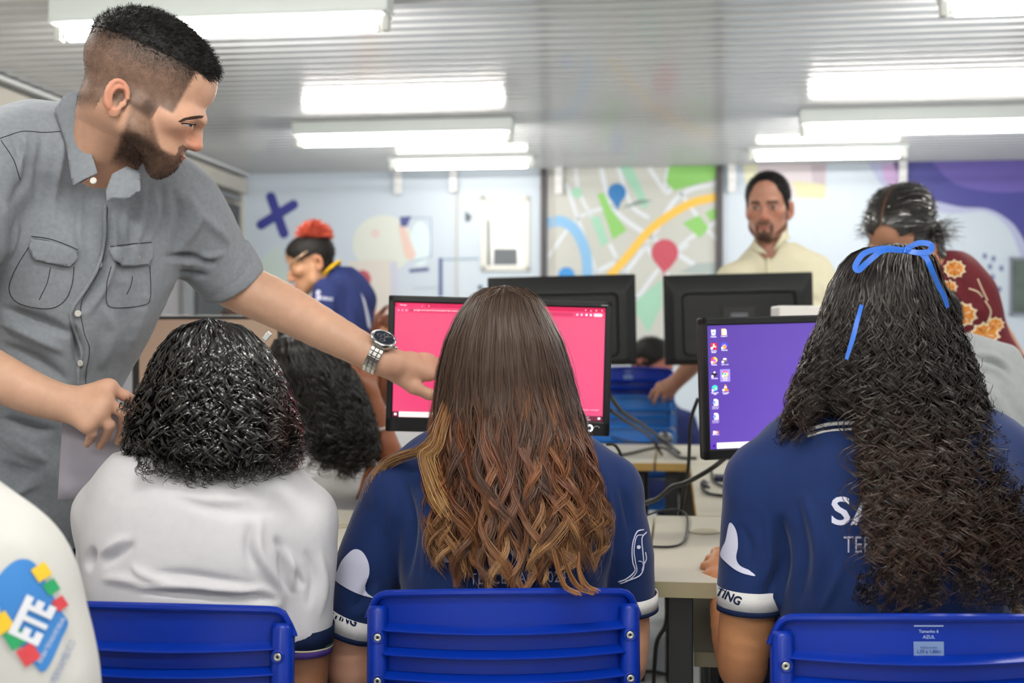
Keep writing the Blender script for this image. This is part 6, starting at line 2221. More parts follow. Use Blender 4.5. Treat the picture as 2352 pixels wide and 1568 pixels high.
def navy_b(f):
    f.loft([P(1166, 1010, 2.115), P(1162, 1050, 2.105), P(1160, 1090, 2.09), P(1158, 1150, 2.075), P(1158, 1260, 2.062), P(1158, 1400, 2.055), P(1158, 1600, 2.06), P(1158, 1740, 2.08)],
           [0.056, 0.085, 0.15, 0.172, 0.168, 0.16, 0.16, 0.17], [0.055, 0.08, 0.10, 0.113, 0.115, 0.115, 0.12, 0.125], XA, k=0.02, p=2.3)
    f.chain([P(1140, 1075, 2.10), P(1000, 1100, 2.095), P(915, 1135, 2.09)], [0.058, 0.054, 0.052], k=0.04)
    f.chain([P(1190, 1075, 2.10), P(1310, 1098, 2.09), P(1398, 1128, 2.085)], [0.058, 0.054, 0.052], k=0.04)
    f.loft([P(912, 1135, 2.09), P(868, 1240, 2.095), P(836, 1350, 2.1), P(816, 1410, 2.105)], [0.056, 0.056, 0.052, 0.046], [0.056, 0.058, 0.056, 0.05], XA, k=0.02, flat=True)
    f.loft([P(1396, 1128, 2.085), P(1425, 1230, 2.09), P(1440, 1330, 2.1), P(1446, 1366, 2.105)], [0.050, 0.048, 0.044, 0.040], [0.056, 0.058, 0.056, 0.05], XA, k=0.02, flat=True)
bcr = [([(930, 1100), (945, 1200), (935, 1330)], 10, -0.008), ([(965, 1110), (985, 1220), (975, 1340)], 12, 0.006), ([(900, 1120), (905, 1230), (900, 1320)], 9, 0.004), ([(1395, 1100), (1400, 1200), (1392, 1320)], 9, 0.005),
       ([(1420, 1090), (1440, 1170), (1450, 1250)], 7, -0.005), ([(1375, 1120), (1378, 1220), (1372, 1320)], 9, -0.006), ([(850, 1330), (830, 1380), (800, 1400)], 9, -0.006), ([(870, 1340), (850, 1390), (820, 1420)], 9, 0.005)]
ns, nsb, _ = garment('shirt', navy_b, [-0.33, 1.90, 0.42], [0.27, 2.26, 1.03], 0.005, M_NAVY, girl_b, [(a, b, c * 1.5) for a, b, c in bcr], noise=((9, 0.0025, 1), (20, 0.0012, 2)))
def cuff_set(axis_a, axis_b, r0, r1, shirt, txt, tline, th, up=None):
    b_, bb = band('sleeve_cuff', [axis_a, axis_b], r0, r1, M_KNITW, shirt, XA, thick=0.0025)
    e = axis_b + (axis_b - axis_a) * 0.28
    band('cuff_edge', [axis_b, e], r1, r1, M_NAVYDK, shirt, XA, thick=0.003)
    if txt:
        lettering('cuff_lettering', txt, tline[0], tline[1], th, bb, M_NAVYDK, b_, 0.0008, 0.03)
cuff_set(P(817, 1402, 2.104), P(803, 1440, 2.106), (0.050, 0.054), (0.0485, 0.053), ns, 'MARKETING', [(694, 1390), (816, 1439)], 20)
cuff_set(P(1446, 1362, 2.103), P(1448, 1392, 2.105), (0.045, 0.054), (0.0435, 0.052), ns, 'STREET MARKETING', [(1395, 1408), (1560, 1350)], 21)
# print on the sleeves and the back
drape('sleeve_print', [catmull([(776, 1310), (788, 1285), (812, 1262), (832, 1266), (846, 1290), (848, 1318), (838, 1345), (845, 1362), (858, 1372), (832, 1366), (800, 1352), (770, 1330)], 4, True).tolist()], nsb, 0.0012, M_PRINTW, ns, 6)
for ln, r in (([(1478, 1216), (1462, 1222), (1452, 1255), (1453, 1290), (1458, 1310), (1440, 1328), (1420, 1336)], 0.0012), ([(1476, 1228), (1462, 1232), (1456, 1262), (1459, 1290), (1462, 1312), (1444, 1332), (1424, 1340)], 0.0009),
              ([(1484, 1222), (1474, 1236), (1476, 1268), (1478, 1300), (1470, 1320), (1450, 1330), (1436, 1334)], 0.0011), ([(1482, 1268), (1484, 1284), (1478, 1296), (1474, 1310)], 0.0009), ([(1466, 1288), (1474, 1290), (1478, 1300)], 0.0008)):
    seam('sleeve_outline', ln, nsb, r, M_PRINTW, ns, 0.0006)
drape('sleeve_print', [disc(1466, 1256, 4.5, 12)], nsb, 0.0014, M_PRINTW, ns, 4)
lettering('back_lettering', 'RIHANNA', (996, 1292), (1300, 1286), 48, nsb, M_PRINTG, ns, 0.0012, 0.025, 1.1)
lettering('back_lettering', 'TERCEIRAO 2024', (1080, 1342), (1300, 1336), 26, nsb, M_PRINTG, ns, 0.0012, 0.0, 1.1)
sit_legs(1160, 0.03, 2.08, 0.5, M_GREYJEANS, girl_b)
ys = [654, 662, 680, 720, 780, 850, 900, 1000, 1100, 1200, 1300, 1372]
xl = [1156, 1112, 1082, 1052, 1024, 1004, 998, 986, 976, 982, 988, 1002]
xr = [1164, 1205, 1232, 1258, 1290, 1312, 1324, 1346, 1368, 1388, 1388, 1376]
ds = [2.08, 2.04, 2.015, 1.99, 1.972, 1.966, 1.966, 1.958, 1.94, 1.925, 1.912, 1.900]
hy = [0.01, 0.06, 0.08, 0.10, 0.115, 0.12, 0.12, 0.10, 0.075, 0.055, 0.045, 0.04]
def col_ombre(s, Y, cl, rg):
    n = cl.max() + 1
    kind = rg.uniform(0, 1, n)
    kind = np.where(np.abs(s[:, 0]) > 0.85, 1.0, kind[cl])
    dark = L3('#3d2d24')
    mid = np.where((kind > 0.62)[:, None], L3('#74492d')[None], np.where((kind > 0.3)[:, None], L3('#5a3421')[None], L3('#3a2419')[None]))
    tip = np.where((kind > 0.62)[:, None], L3('#a07a50')[None], np.where((kind > 0.3)[:, None], L3('#7a5233')[None], L3('#5b3a24')[None]))
    st = rg.uniform(820, 1010, n)[cl][:, None]
    t1 = np.clip((Y - st) / 130, 0, 1)[..., None]
    t2 = np.clip((Y - 1130) / 200, 0, 1)[..., None]
    c = dark[None, None] * (1 - t1) + mid[:, None] * t1
    c = c * (1 - t2) + tip[:, None] * t2
    return c * rg.uniform(0.7, 1.45, len(cl))[:, None, None]
hp = [hair_core(ys[:10], xl[:10], xr[:10], ds[:10], hy[:10], '#20150f', 0.86, 0.012, full=1.3)]
wamp = lambda Y: 0.0005 + 0.015 * np.clip((Y - 860) / 330, 0, 1)
ly = lambda s, rg: 1345 - 70 * np.abs(s) ** 2 + rg.uniform(-75, 22, len(s))
hp.append(curtain(ys, xl, xr, ds, hy, 72, 54, 36, lambda s: 657 + 6 * np.abs(s), ly, wamp, 190, col_ombre, 0.00062, 3, 0.035, lambda t, y: 0.9 * np.clip((y - 800) / 300, 0, 1), pj=0.2, jit=1.0, depth_jit=0.006))
hp.append(curtain(ys, xl, xr, np.array(ds) - 0.004, hy, 300, 2, 40, lambda s: 655 + 6 * np.abs(s), lambda s, rg: 1320 + rg.uniform(-350, 30, len(s)), lambda Y: 0.002 + 0.010 * np.clip((Y - 860) / 380, 0, 1), 210, col_ombre, 0.00035, 4, 0.05, jit=4))
# lock drawn forward over the shoulder and stray ends over the chair
def locks(paths, n, c0, c1, r, spread, seed=0, K=26):
    rg = np.random.default_rng(seed)
    pts, cols = [], []
    for path in paths:
        L = catmull(path, 8)
        t = np.linspace(0, len(L) - 1, K)
        base = np.stack([np.interp(t, np.arange(len(L)), L[:, j]) for j in range(3)], 1)
        for k in range(n):
            o = rg.normal(size=3) * np.array([spread, spread * 0.7, 0.004])
            g = np.linspace(0.35, 1, K)[:, None]
            wob = np.stack([np.sin(np.linspace(0, 5, K) + rg.uniform(0, 6)) * spread * 0.35, np.cos(np.linspace(0, 4, K) + rg.uniform(0, 6)) * spread * 0.35, 0 * np.linspace(0, 1, K)], 1)
            B = base + o * g + wob
            pts.append(P3(B[:, 0], B[:, 1], B[:, 2]))
            q = np.linspace(0, 1, K)[:, None]
            cols.append((L3(c0) * (1 - q) + L3(c1) * q) * rg.uniform(0.65, 1.45))
    pts = np.array(pts)
    return strands(pts, np.full(pts.shape[:2], r) * np.linspace(1, 0.4, K)[None], np.array(cols))
hp.append(locks([[(1040, 900, 2.04), (1012, 975, 2.005), (998, 1005, 1.985), (965, 1035, 1.99), (925, 1048, 2.02), (890, 1065, 2.05), (868, 1095, 2.055), (855, 1150, 2.06)],
                 [(1040, 900, 2.03), (1015, 985, 1.985), (1002, 1025, 1.975), (985, 1050, 1.975), (1005, 1120, 1.97), (1030, 1170, 1.95)],
                 [(1034, 905, 2.03), (1008, 985, 1.985), (998, 1025, 1.975), (975, 1045, 1.975), (990, 1100, 1.968), (1010, 1150, 1.95), (1035, 1190, 1.94)]], 85, '#6f4a2d', '#ad8553', 0.0005, 11, 5))
hp.append(locks([[(1270, 1260, 1.90), (1285, 1320, 1.86), (1300, 1350, 1.82), (1330, 1364, 1.812)], [(1330, 1270, 1.90), (1330, 1310, 1.87), (1345, 1345, 1.822), (1370, 1358, 1.812)],
                 [(1290, 1260, 1.90), (1310, 1320, 1.86), (1335, 1352, 1.82), (1362, 1362, 1.812)]], 45, '#6a4527', '#9a6d40', 0.0005, 4, 6))
hp.append(locks([[(1150, 664, 2.03), (1130, 672, 2.0), (1100, 690, 1.99)], [(1170, 662, 2.03), (1200, 668, 2.0), (1235, 690, 1.99)]], 10, '#54402f', '#54402f', 0.0003, 8, 7))
hair_obj(hp, girl_b, M_HAIRSOFT)

# ------------------------------------------------------------------ girl with long dark curls and a blue ribbon
SK_C = '#a9744f'
pa = []
V, Q, loc, A_ = head_mesh(P(2045, 785, 1.94), (-0.1, 1, -0.08), (0.02, 0.08, 1), 0.95, neck=P(2025, 1000, 1.94), neck_r=(0.047, 0.054), h=0.008, female=True)
pa.append((V, Q, skin_cols(loc, SK_C)))
hd = dict(fingers=[[P(1640, 1302, 2.25), P(1621, 1300, 2.27), P(1614, 1312, 2.29), P(1614, 1322, 2.30)], [P(1646, 1292, 2.27), P(1632, 1284, 2.30), P(1627, 1290, 2.33), P(1627, 1298, 2.34)],
                   [P(1652, 1284, 2.28), P(1644, 1268, 2.33), P(1641, 1272, 2.36), P(1641, 1280, 2.37)], [P(1660, 1282, 2.28), P(1658, 1264, 2.33), P(1658, 1266, 2.36), P(1658, 1270, 2.37)]],
          thumb=[P(1664, 1325, 2.21), P(1648, 1326, 2.22), P(1632, 1325, 2.23), P(1620, 1322, 2.24)])
limb(pa, [P(1732, 1240, 1.905), P(1719, 1390, 1.9), P(1706, 1500, 1.92), P(1704, 1530, 1.96), P(1680, 1460, 2.08), P(1662, 1348, 2.2)], [0.030, 0.0405, 0.0385, 0.036, 0.032, 0.025], SK_C, 0.004, hand=hd)
limb(pa, [P(2398, 1250, 1.905), P(2402, 1500, 1.95), P(2300, 1420, 2.15), P(2260, 1350, 2.25)], [0.030, 0.037, 0.032, 0.026], SK_C, 0.006,
     hand=dict(fingers=[[P(2250, 1325, 2.32), P(2246, 1310, 2.37), P(2244, 1312, 2.40)], [P(2264, 1322, 2.33), P(2262, 1308, 2.38), P(2262, 1310, 2.41)], [P(2278, 1325, 2.32), P(2280, 1310, 2.37), P(2280, 1312, 2.40)], [P(2290, 1330, 2.31), P(2294, 1318, 2.35), P(2295, 1320, 2.38)]], thumb=[P(2250, 1340, 2.27), P(2234, 1335, 2.30), P(2226, 1330, 2.33), P(2222, 1330, 2.35)]))
girl_c = person('girl with long dark curls, blue ribbon and navy shirt', pa)
def navy_c(f):
    f.loft([P(2015, 955, 1.945), P(2025, 995, 1.935), P(2040, 1035, 1.92), P(2048, 1100, 1.90), P(2050, 1240, 1.88), P(2050, 1400, 1.872), P(2050, 1600, 1.88), P(2050, 1800, 1.90)],
           [0.058, 0.09, 0.158, 0.185, 0.175, 0.165, 0.165, 0.172], [0.057, 0.085, 0.105, 0.118, 0.12, 0.118, 0.122, 0.128], XA, k=0.02, p=2.3)
    f.chain([P(2010, 1030, 1.925), P(1850, 1060, 1.92), P(1758, 1110, 1.91)], [0.06, 0.056, 0.055], k=0.04)
    f.chain([P(2070, 1030, 1.925), P(2250, 1050, 1.92), P(2370, 1100, 1.91)], [0.06, 0.056, 0.055], k=0.04)
    f.loft([P(1755, 1110, 1.91), P(1735, 1220, 1.905), P(1725, 1320, 1.9), P(1722, 1358, 1.9)], [0.057, 0.051, 0.046, 0.043], [0.058, 0.06, 0.057, 0.054], XA, k=0.02, flat=True)
    f.loft([P(2372, 1100, 1.91), P(2395, 1220, 1.905), P(2402, 1340, 1.9)], [0.057, 0.051, 0.045], 0.058, XA, k=0.02)
ccr = [([(1790, 1180), (1800, 1280), (1792, 1380)], 10, -0.009), ([(1760, 1180), (1770, 1270), (1765, 1350)], 9, 0.006), ([(1840, 1120), (1880, 1250), (1870, 1400)], 14, 0.005), ([(1940, 1280), (1910, 1360), (1880, 1410)], 10, 0.005),
       ([(1830, 1150), (1850, 1280), (1830, 1400)], 12, -0.005), ([(1700, 1200), (1725, 1260), (1720, 1330)], 8, -0.004), ([(1760, 1380), (1775, 1330), (1790, 1280)], 8, -0.005), ([(2250, 1280), (2290, 1360), (2300, 1420)], 10, 0.005)]
cs_, csb, _ = garment('shirt', navy_c, [0.27, 1.70, 0.42], [0.92, 2.10, 1.08], 0.005, M_NAVY, girl_c, [(a, b, c * 1.5) for a, b, c in ccr], noise=((9, 0.0025, 1), (20, 0.0012, 2)))
cuff_set(P(1722, 1346, 1.9), P(1721, 1389, 1.9), (0.0465, 0.057), (0.0455, 0.055), cs_, 'MARKETING', [(1570, 1330), (1697, 1391)], 21)
drape('sleeve_print', [catmull([(1668, 1240), (1676, 1202), (1686, 1206), (1694, 1226), (1696, 1255), (1692, 1280), (1700, 1298), (1722, 1310), (1735, 1322), (1712, 1318), (1690, 1308), (1668, 1290), (1656, 1275), (1660, 1258)], 4, True).tolist()], csb, 0.0012, M_PRINTW, cs_, 6)
lettering('back_lettering', 'SARAH', (1910, 1206), (2225, 1206), 66, csb, M_PRINTW, cs_, 0.0012, 0.02, 1.05)
lettering('back_lettering', 'TERCEIRAO 2024', (1938, 1269), (2240, 1269), 38, csb, M_PRINTG, cs_, 0.0012, 0.0, 1.05)
for k, (rr, mm) in enumerate(((0.0, M_KNITW), (0.006, M_NAVYDK), (0.009, M_KNITW))):
    seam('collar_stripe', [(1855, 988 + rr * 1600), (1900, 976 + rr * 1600), (1950, 972 + rr * 1600), (1990, 974 + rr * 1600)], csb, 0.0035 if k == 0 else 0.002, mm, cs_, 0.001)
sit_legs(2050, 0.03, 1.90, 0.5, M_NAVYDK, girl_c)
ys = [556, 564, 580, 610, 650, 700, 760, 800, 850, 900, 950, 1000, 1060, 1150, 1250, 1350, 1420]
xl = [2050, 2000, 1962, 1932, 1910, 1893, 1876, 1858, 1842, 1822, 1808, 1795, 1792, 1792, 1792, 1800, 1810]
xr = [2066, 2112, 2140, 2152, 2166, 2186, 2208, 2222, 2238, 2252, 2266, 2288, 2308, 2330, 2346, 2356, 2350]
ds = [1.92, 1.87, 1.845, 1.82, 1.80, 1.79, 1.782, 1.778, 1.774, 1.772, 1.772, 1.768, 1.755, 1.738, 1.722, 1.708, 1.695]
hy = [0.01, 0.06, 0.08, 0.10, 0.12, 0.13, 0.135, 0.135, 0.135, 0.135, 0.13, 0.12, 0.11, 0.095, 0.08, 0.07, 0.06]
def col_dkbrown(s, Y, cl, rg):
    b = rg.uniform(0.5, 1.6, cl.max() + 1)[cl][:, None]
    c = L3('#1a1310')[None, None] * np.ones(Y.shape)[..., None] * b[..., None]
    w = np.clip((Y - 850) / 450, 0, 1) * rg.uniform(0, 1, cl.max() + 1)[cl][:, None]
    return c + (L3('#4a3024') - c) * (w * 0.8)[..., None]
def tips_c(s, rg):
    return np.where(s < -0.26, 985 - 55 * (s > -0.72) + rg.uniform(-80, 35, len(s)), 1385 - 60 * np.clip(s, 0, 1) * 0 + rg.uniform(-170, 25, len(s)))
core_y = [y for y in ys if y <= 1250]
xl_core = [x if y < 960 else 2010 for x, y in zip(xl, ys)][:len(core_y)]
hp = [hair_core(core_y, xl_core, xr[:len(core_y)], np.array(ds)[:len(core_y)], hy[:len(core_y)], '#0c0908', 0.88, 0.014, full=0.7)]
camp = lambda Y: 0.001 + 0.0085 * np.clip((Y - 640) / 260, 0, 1)
hp.append(curtain(ys, xl, xr, ds, hy, 400, 9, 48, lambda s: 559 + 10 * np.abs(s), tips_c, camp, 86, col_dkbrown, 0.0006, 5, 0.012, lambda t, y: 0.85 * np.clip(t * 3, 0, 1), jit=2.0, pj=0.3, flat=1.3, depth_jit=0.008))
hp.append(curtain(ys, xl, xr, np.array(ds) - 0.006, hy, 170, 2, 54, lambda s: 575 + 10 * np.abs(s), tips_c, lambda Y: 0.002 + 0.015 * np.clip((Y - 680) / 300, 0, 1), 74, col_dkbrown, 0.0006, 6, 0.03, jit=5))
rg = np.random.default_rng(19)
spots = [(np.interp(y_, ys, xl) + rg.uniform(2, 45), y_, 1.86, 40, 34) for y_ in rg.uniform(830, 1000, 26)] + [(rg.uniform(1965, 2340), rg.uniform(1300, 1375), 1.69, 45, 30) for _ in range(34)] + [(rg.uniform(2270, 2352), rg.uniform(1050, 1300), 1.80, 40, 30) for _ in range(16)]
hp.append(ringlets(spots, 6, '#1d1411', 0.0006, 14))
hair_obj(hp, girl_c, M_HAIRSOFT)
# ribbon
M_RIB = mat('ribbon_blue', '#1a5fc0', 0.35, 0.4, var=0.06, vscale=60, sheen=0.3)
def ribbon(path, w, parent, name='ribbon', twist=0.0):
    """satin strip along (px, py, depth) with width in m"""
    L = catmull(path, 8)
    pts = P3(L[:, 0], L[:, 1], L[:, 2])
    m = MB()
    prev = None
    for i, p in enumerate(pts):
        t = pts[min(i + 1, len(pts) - 1)] - pts[max(i - 1, 0)]
        t /= np.linalg.norm(t)
        s = np.cross(t, np.array([0, -1.0, 0.2]))
        s /= np.linalg.norm(s) + 1e-9
        a = twist * i / len(pts)
        s = s * math.cos(a) + np.cross(t, s) * math.sin(a)
        k = math.sin(math.pi * min(1, max(0.12, i / len(pts)))) ** 0.15
        row = [m.bm.verts.new(p + s * w / 2 * k), m.bm.verts.new(p - s * w / 2 * k)]
        if prev:
            m.bm.faces.new((prev[0], prev[1], row[1], row[0]))
        prev = row
    o = m.build(name, M_RIB, parent, world_space=True)
    md = o.modifiers.new('thickness', 'SOLIDIFY')
    md.thickness = 0.0004
    return o
rb = ribbon([(2085, 575, 1.80), (2030, 570, 1.795), (1985, 582, 1.79), (1965, 610, 1.785), (1972, 620, 1.782), (1995, 600, 1.78), (2030, 575, 1.785), (2080, 577, 1.80)], 0.0085, girl_c, 'ribbon')
ribbon([(2080, 572, 1.80), (2110, 558, 1.795), (2138, 562, 1.79), (2134, 578, 1.785), (2105, 580, 1.79), (2075, 574, 1.80)], 0.0085, girl_c, 'ribbon')
ribbon([(2095, 576, 1.80), (2125, 590, 1.785), (2140, 620, 1.785), (2155, 655, 1.80), (2168, 680, 1.81), (2177, 706, 1.82)], 0.0085, girl_c, 'ribbon')
ribbon([(1979, 700, 1.778), (1968, 740, 1.768), (1958, 780, 1.762), (1944, 825, 1.762)], 0.0065, girl_c, 'ribbon', 0.6)
MB().box((-0.005, -0.003, -0.0055), (0.005, 0.003, 0.0055), Matrix.Translation(Vector(P(2088, 575, 1.797))), 0.003).build('ribbon_knot', M_RIB, girl_c, smooth=True, world_space=True)
# ================================================================== people further back
def short_hair(V, Q, loc, w, n, ln, col, parent, A, rad=0.0006, cap=0.006, seed=0, jitter=0.4, material=None, curl=0.0, name='hair', comb=(0, -0.3, -0.4), lift=0.5):
    """cap of hair with strands over the part of a head where w is high"""
    cv = V + vnormals(V, Q) * (w * cap * (1 + 0.3 * vnoise(V, 60, 4)))[:, None]
    keep = (w[Q].min(1) > 0.25)
    used = np.unique(Q[keep])
    rm = -np.ones(len(V), int)
    rm[used] = np.arange(len(used))
    parts = [(cv[used], rm[Q[keep]], L3(col) * 0.8)]
    cmb = lambda l: np.tile(np.array(comb, float), (len(l), 1)) @ A
    if n:
        parts.append(on_scalp(V, Q, loc, w + 1e-9, n, lambda l: ln + 0 * l[:, 0], cmb, shade(col, 0.4), rad, 4, jitter, lift, curl, seed))
    return hair_obj(parts, parent, material or M_HAIRDULL, name)

def std_hair_w(loc, front=0.075, low=-0.05, ears=True):
    x, y, z = loc[:, 0], loc[:, 1], loc[:, 2]
    w = sstep(0.006, -0.004, y - np.interp(z, [0.0, 0.03, 0.065], [0.02, 0.048, front])) * sstep(low, low + 0.02, z - 0.1 * y)
    w *= np.where((y > -0.012) & (z < -0.002), 0, 1)
    if ears:
        w *= ~((np.abs(x) > 0.0735) & (z < 0.03) & (z > -0.06) & (y < 0.02) & (y > -0.055))
    return w

# ------------------------------------------------------------------ man in the cream shirt
SK = '#a67763'
pa = []
CD = 5.15
V, Q, loc, A_ = head_mesh(P(1764, 476, CD), (-0.34, -0.93, -0.13), (-0.04, -0.13, 1), 1.10, neck=P(1772, 590, CD + 0.03), neck_r=(0.055, 0.06), h=0.004, jaw=0.8)
C = skin_cols(loc, SK, '#8a5148', 0.08)
x, y, z = loc[:, 0], loc[:, 1], loc[:, 2]
w_h = std_hair_w(loc, 0.072, -0.045)
ax = np.abs(x)
def bell(v, w):
    return np.exp(-(v / w) ** 4)
bd = np.maximum.reduce([bell(z + 0.0545, 0.0065) * bell(ax, 0.027) * (y > 0.07), bell(ax - 0.026, 0.006) * bell(z + 0.074, 0.02) * (y > 0.05),
                        sstep(-0.082, -0.092, z) * sstep(-0.126, -0.118, z) * bell(ax, 0.032) * (y > 0.03), bell(ax, 0.007) * bell(z + 0.084, 0.006) * (y > 0.05),
                        bell(z + 0.058 + 0.62 * (y - 0.01), 0.009) * (y > -0.004) * (y < 0.078) * (ax > 0.022) * 0.8,
                        bell(y - 0.012, 0.010) * bell(z + 0.02, 0.035) * (ax > 0.05) * 0.8])
C = C + (L3('#1a1310') - C) * np.clip(np.maximum(bd * 0.8, w_h * 0.8), 0, 1)[:, None]
brow = ((ax > 0.012) & (ax < 0.05) & (np.abs(z - 0.021) < 0.0045) & (y > 0.05)) * 1.0
C = C + (L3('#1c1411') - C) * (brow * 0.85)[:, None]
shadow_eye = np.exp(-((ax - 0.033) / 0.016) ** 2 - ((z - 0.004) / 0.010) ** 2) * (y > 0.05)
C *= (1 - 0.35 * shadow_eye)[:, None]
pa.append((V, Q, C))
HC = (V, Q, loc)
hd = dict(fingers=[[P(1514, 888, 5.30), P(1500, 899, 5.29), P(1494, 910, 5.295), P(1492, 917, 5.31)], [P(1520, 895, 5.29), P(1508, 909, 5.275), P(1503, 920, 5.28), P(1502, 927, 5.295)],
                   [P(1531, 900, 5.295), P(1526, 912, 5.28), P(1523, 918, 5.29), P(1522, 922, 5.31)], [P(1542, 901, 5.305), P(1540, 911, 5.29), P(1538, 916, 5.30), P(1537, 919, 5.32)]],
          thumb=[P(1540, 884, 5.32), P(1522, 888, 5.335), P(1510, 896, 5.345), P(1502, 903, 5.35)], palm=0.018)
limb(pa, [P(1640, 680, CD), P(1618, 790, CD + 0.02), P(1588, 838, 5.22), P(1556, 874, 5.29)], [0.045, 0.045, 0.04, 0.032], SK, 0.005, hand=hd)
limb(pa, [P(1905, 690, CD), P(1915, 830, CD + 0.02), P(1905, 940, 5.0)], [0.045, 0.042, 0.032], SK, 0.006)
cm = person('bearded man in a cream shirt standing behind the far desks', pa)
short_hair(V, Q, loc, w_h, 9000, 0.012, '#0d0b0b', cm, A_, 0.0006, 0.003, 3, lift=0.5)
hair_obj([on_scalp(V, Q, loc, bd + 1e-9, 6000, lambda l: 0.0035 + 0 * l[:, 0], lambda l: np.tile([0, 0.1, -0.6], (len(l), 1)) @ A_, shade('#181210', 0.4), 0.0004, 2, 0.4, 0.3, 0, 5)], cm, M_HAIRDULL, 'beard')
M_CREAM = mat('shirt_cream', '#cfcab0', 0.85, 0.15, var=0.03, vscale=30, bump=0.15, bscale=900)
LATC = [0.95, -0.3, 0]
def cream(f):
    f.loft([P(1772, 578, CD + 0.03), P(1776, 606, CD + 0.03), P(1782, 650, CD + 0.03), P(1785, 730, CD + 0.02), P(1785, 850, CD + 0.02), P(1785, 960, CD + 0.02)], [0.07, 0.14, 0.2, 0.2, 0.18, 0.18], [0.065, 0.09, 0.115, 0.13, 0.13, 0.13], LATC, k=0.03, p=2.3)
    f.loft([P(1688, 640, CD), P(1645, 700, CD), P(1625, 760, CD + 0.01)], [0.07, 0.065, 0.062], 0.065, XA, k=0.04)
    f.loft([P(1868, 625, CD), P(1900, 680, CD), P(1912, 760, CD + 0.01)], [0.075, 0.068, 0.062], 0.065, XA, k=0.04)
    f.cap(P(1768, 560, CD), P(1752, 612, CD - 0.12), 0.05, 0.012, 0.01, 'sub')
cs2, cb2, _ = garment('shirt', cream, P(1600, 980, CD) - [0, 0.25, 0], P(1960, 555, CD) + [0, 0.25, 0], 0.007, M_CREAM, cm, [([(1700, 640), (1720, 700), (1700, 760)], 8, 0.006), ([(1840, 620), (1860, 680), (1900, 700)], 8, -0.01), ([(1880, 640), (1905, 690), (1890, 740)], 7, 0.008), ([(1800, 640), (1810, 700), (1800, 760)], 8, 0.005)])
seam('placket_edge', [(1764, 585), (1765, 620), (1766, 700)], cb2, 0.008, M_CREAM, cs2, 0.001)
for ol in ([(1776, 578), (1792, 545), (1800, 520), (1808, 516), (1822, 545), (1800, 556)], [(1730, 545), (1742, 562), (1764, 584), (1738, 578), (1724, 566)]):
    f = Field(P(1690, 640, CD) - [0.05, 0.25, 0.05], P(1860, 480, CD) + [0.05, 0.25, 0.05], 0.008)
    f.loft([P(1770, 500, CD + 0.02), P(1772, 560, CD + 0.02), P(1778, 610, CD + 0.02)], [0.064, 0.072, 0.14], [0.062, 0.072, 0.11], LATC, k=0)
    o = drape('collar_leaf', [ol], bvh_of(*f.mesh()), 0.004, M_CREAM, cs2, 4)
    if o:
        md = o.modifiers.new('thickness', 'SOLIDIFY')
        md.thickness = 0.004
def std_legs(px, d, zt, material, parent, w=0.15):
    b = P(px, 900, d)
    def f_(f):
        f.loft([(b[0], d, zt), (b[0], d, zt - 0.12), (b[0], d, zt - 0.2)], [w * 0.95, w, w], [0.11, 0.12, 0.12], XA, k=0.02)
        for s in (-1, 1):
            f.loft([(b[0] + s * 0.085, d, zt - 0.18), (b[0] + s * 0.09, d - 0.01, zt * 0.5), (b[0] + s * 0.09, d, 0.07)], [0.085, 0.065, 0.05], [0.09, 0.07, 0.055], XA, k=0.03)
    garment('trousers', f_, (b[0] - 0.25, d - 0.2, 0.03), (b[0] + 0.25, d + 0.2, zt + 0.12), 0.016, material, parent, noise=((9, 0.004, 1),))
    for s in (-1, 1):
        f = Field((b[0] - 0.3, d - 0.35, 0), (b[0] + 0.3, d + 0.15, 0.15), 0.014)
        f.chain([(b[0] + s * 0.09, d + 0.02, 0.05), (b[0] + s * 0.1, d - 0.16, 0.035)], [0.048, 0.036], k=0.02)
        f.half((0, 0, 0.004), (0, 0, -1))
        v_, q_ = f.mesh()
        link('shoe', mesh_np('shoe', v_, q_), M_BLACKMETAL, parent, True)
std_legs(1785, CD + 0.02, 0.95, M_JEANS, cm)

# ------------------------------------------------------------------ woman with the red bun
BD = 5.4
pa = []
V, Q, loc, A_ = head_mesh(P(716, 606, BD), (-0.93, -0.12, -0.36), (-0.36, -0.02, 0.93), 0.98, neck=P(770, 680, BD + 0.02), neck_r=(0.05, 0.055), h=0.0035, female=True)
C = skin_cols(loc, '#b98a6a', '#a06458')
w_b = std_hair_w(loc, 0.082, -0.06)
w_b *= ~((loc[:, 2] < 0.034) & (loc[:, 1] > -0.03))
w_b = np.maximum(w_b, sstep(0.004, -0.004, loc[:, 1] - 0.055) * (loc[:, 2] > 0.03))
C = C + (L3('#1c1613') - C) * (w_b * 0.85)[:, None]
pa.append((V, Q, C))
limb(pa, [P(735, 690, BD - 0.1), P(715, 800, BD - 0.1), P(660, 860, BD - 0.15)], [0.045, 0.038, 0.03], '#b98a6a', 0.007)
limb(pa, [P(820, 690, BD + 0.12), P(800, 800, BD + 0.12), P(740, 860, BD + 0.05)], [0.045, 0.038, 0.03], '#b98a6a', 0.007)
bw_ = person('woman with a red hair bun, glasses and navy shirt looking down', pa)
short_hair(V, Q, loc, w_b, 4000, 0.015, '#171311', bw_, A_, 0.0006, 0.004, 6, lift=0.2)
rg = np.random.default_rng(5)
n = 1500
cc = P(722, 530, BD)
dirs = rg.normal(size=(n, 3)); dirs[:, 2] = np.abs(dirs[:, 2]) * 1.1 + 0.1
dirs /= np.linalg.norm(dirs, axis=1, keepdims=True)
t = np.linspace(0, 1, 14)[None, :, None]
ph = rg.uniform(0, 6.28, (n, 1, 1))
pts = cc + np.array([0, 0, -0.035]) + dirs[:, None] * t * rg.uniform(0.055, 0.088, (n, 1, 1)) + 0.007 * np.concatenate([np.sin(9 * t + ph), np.cos(8 * t + ph), np.sin(7 * t + ph * 2)], 2)
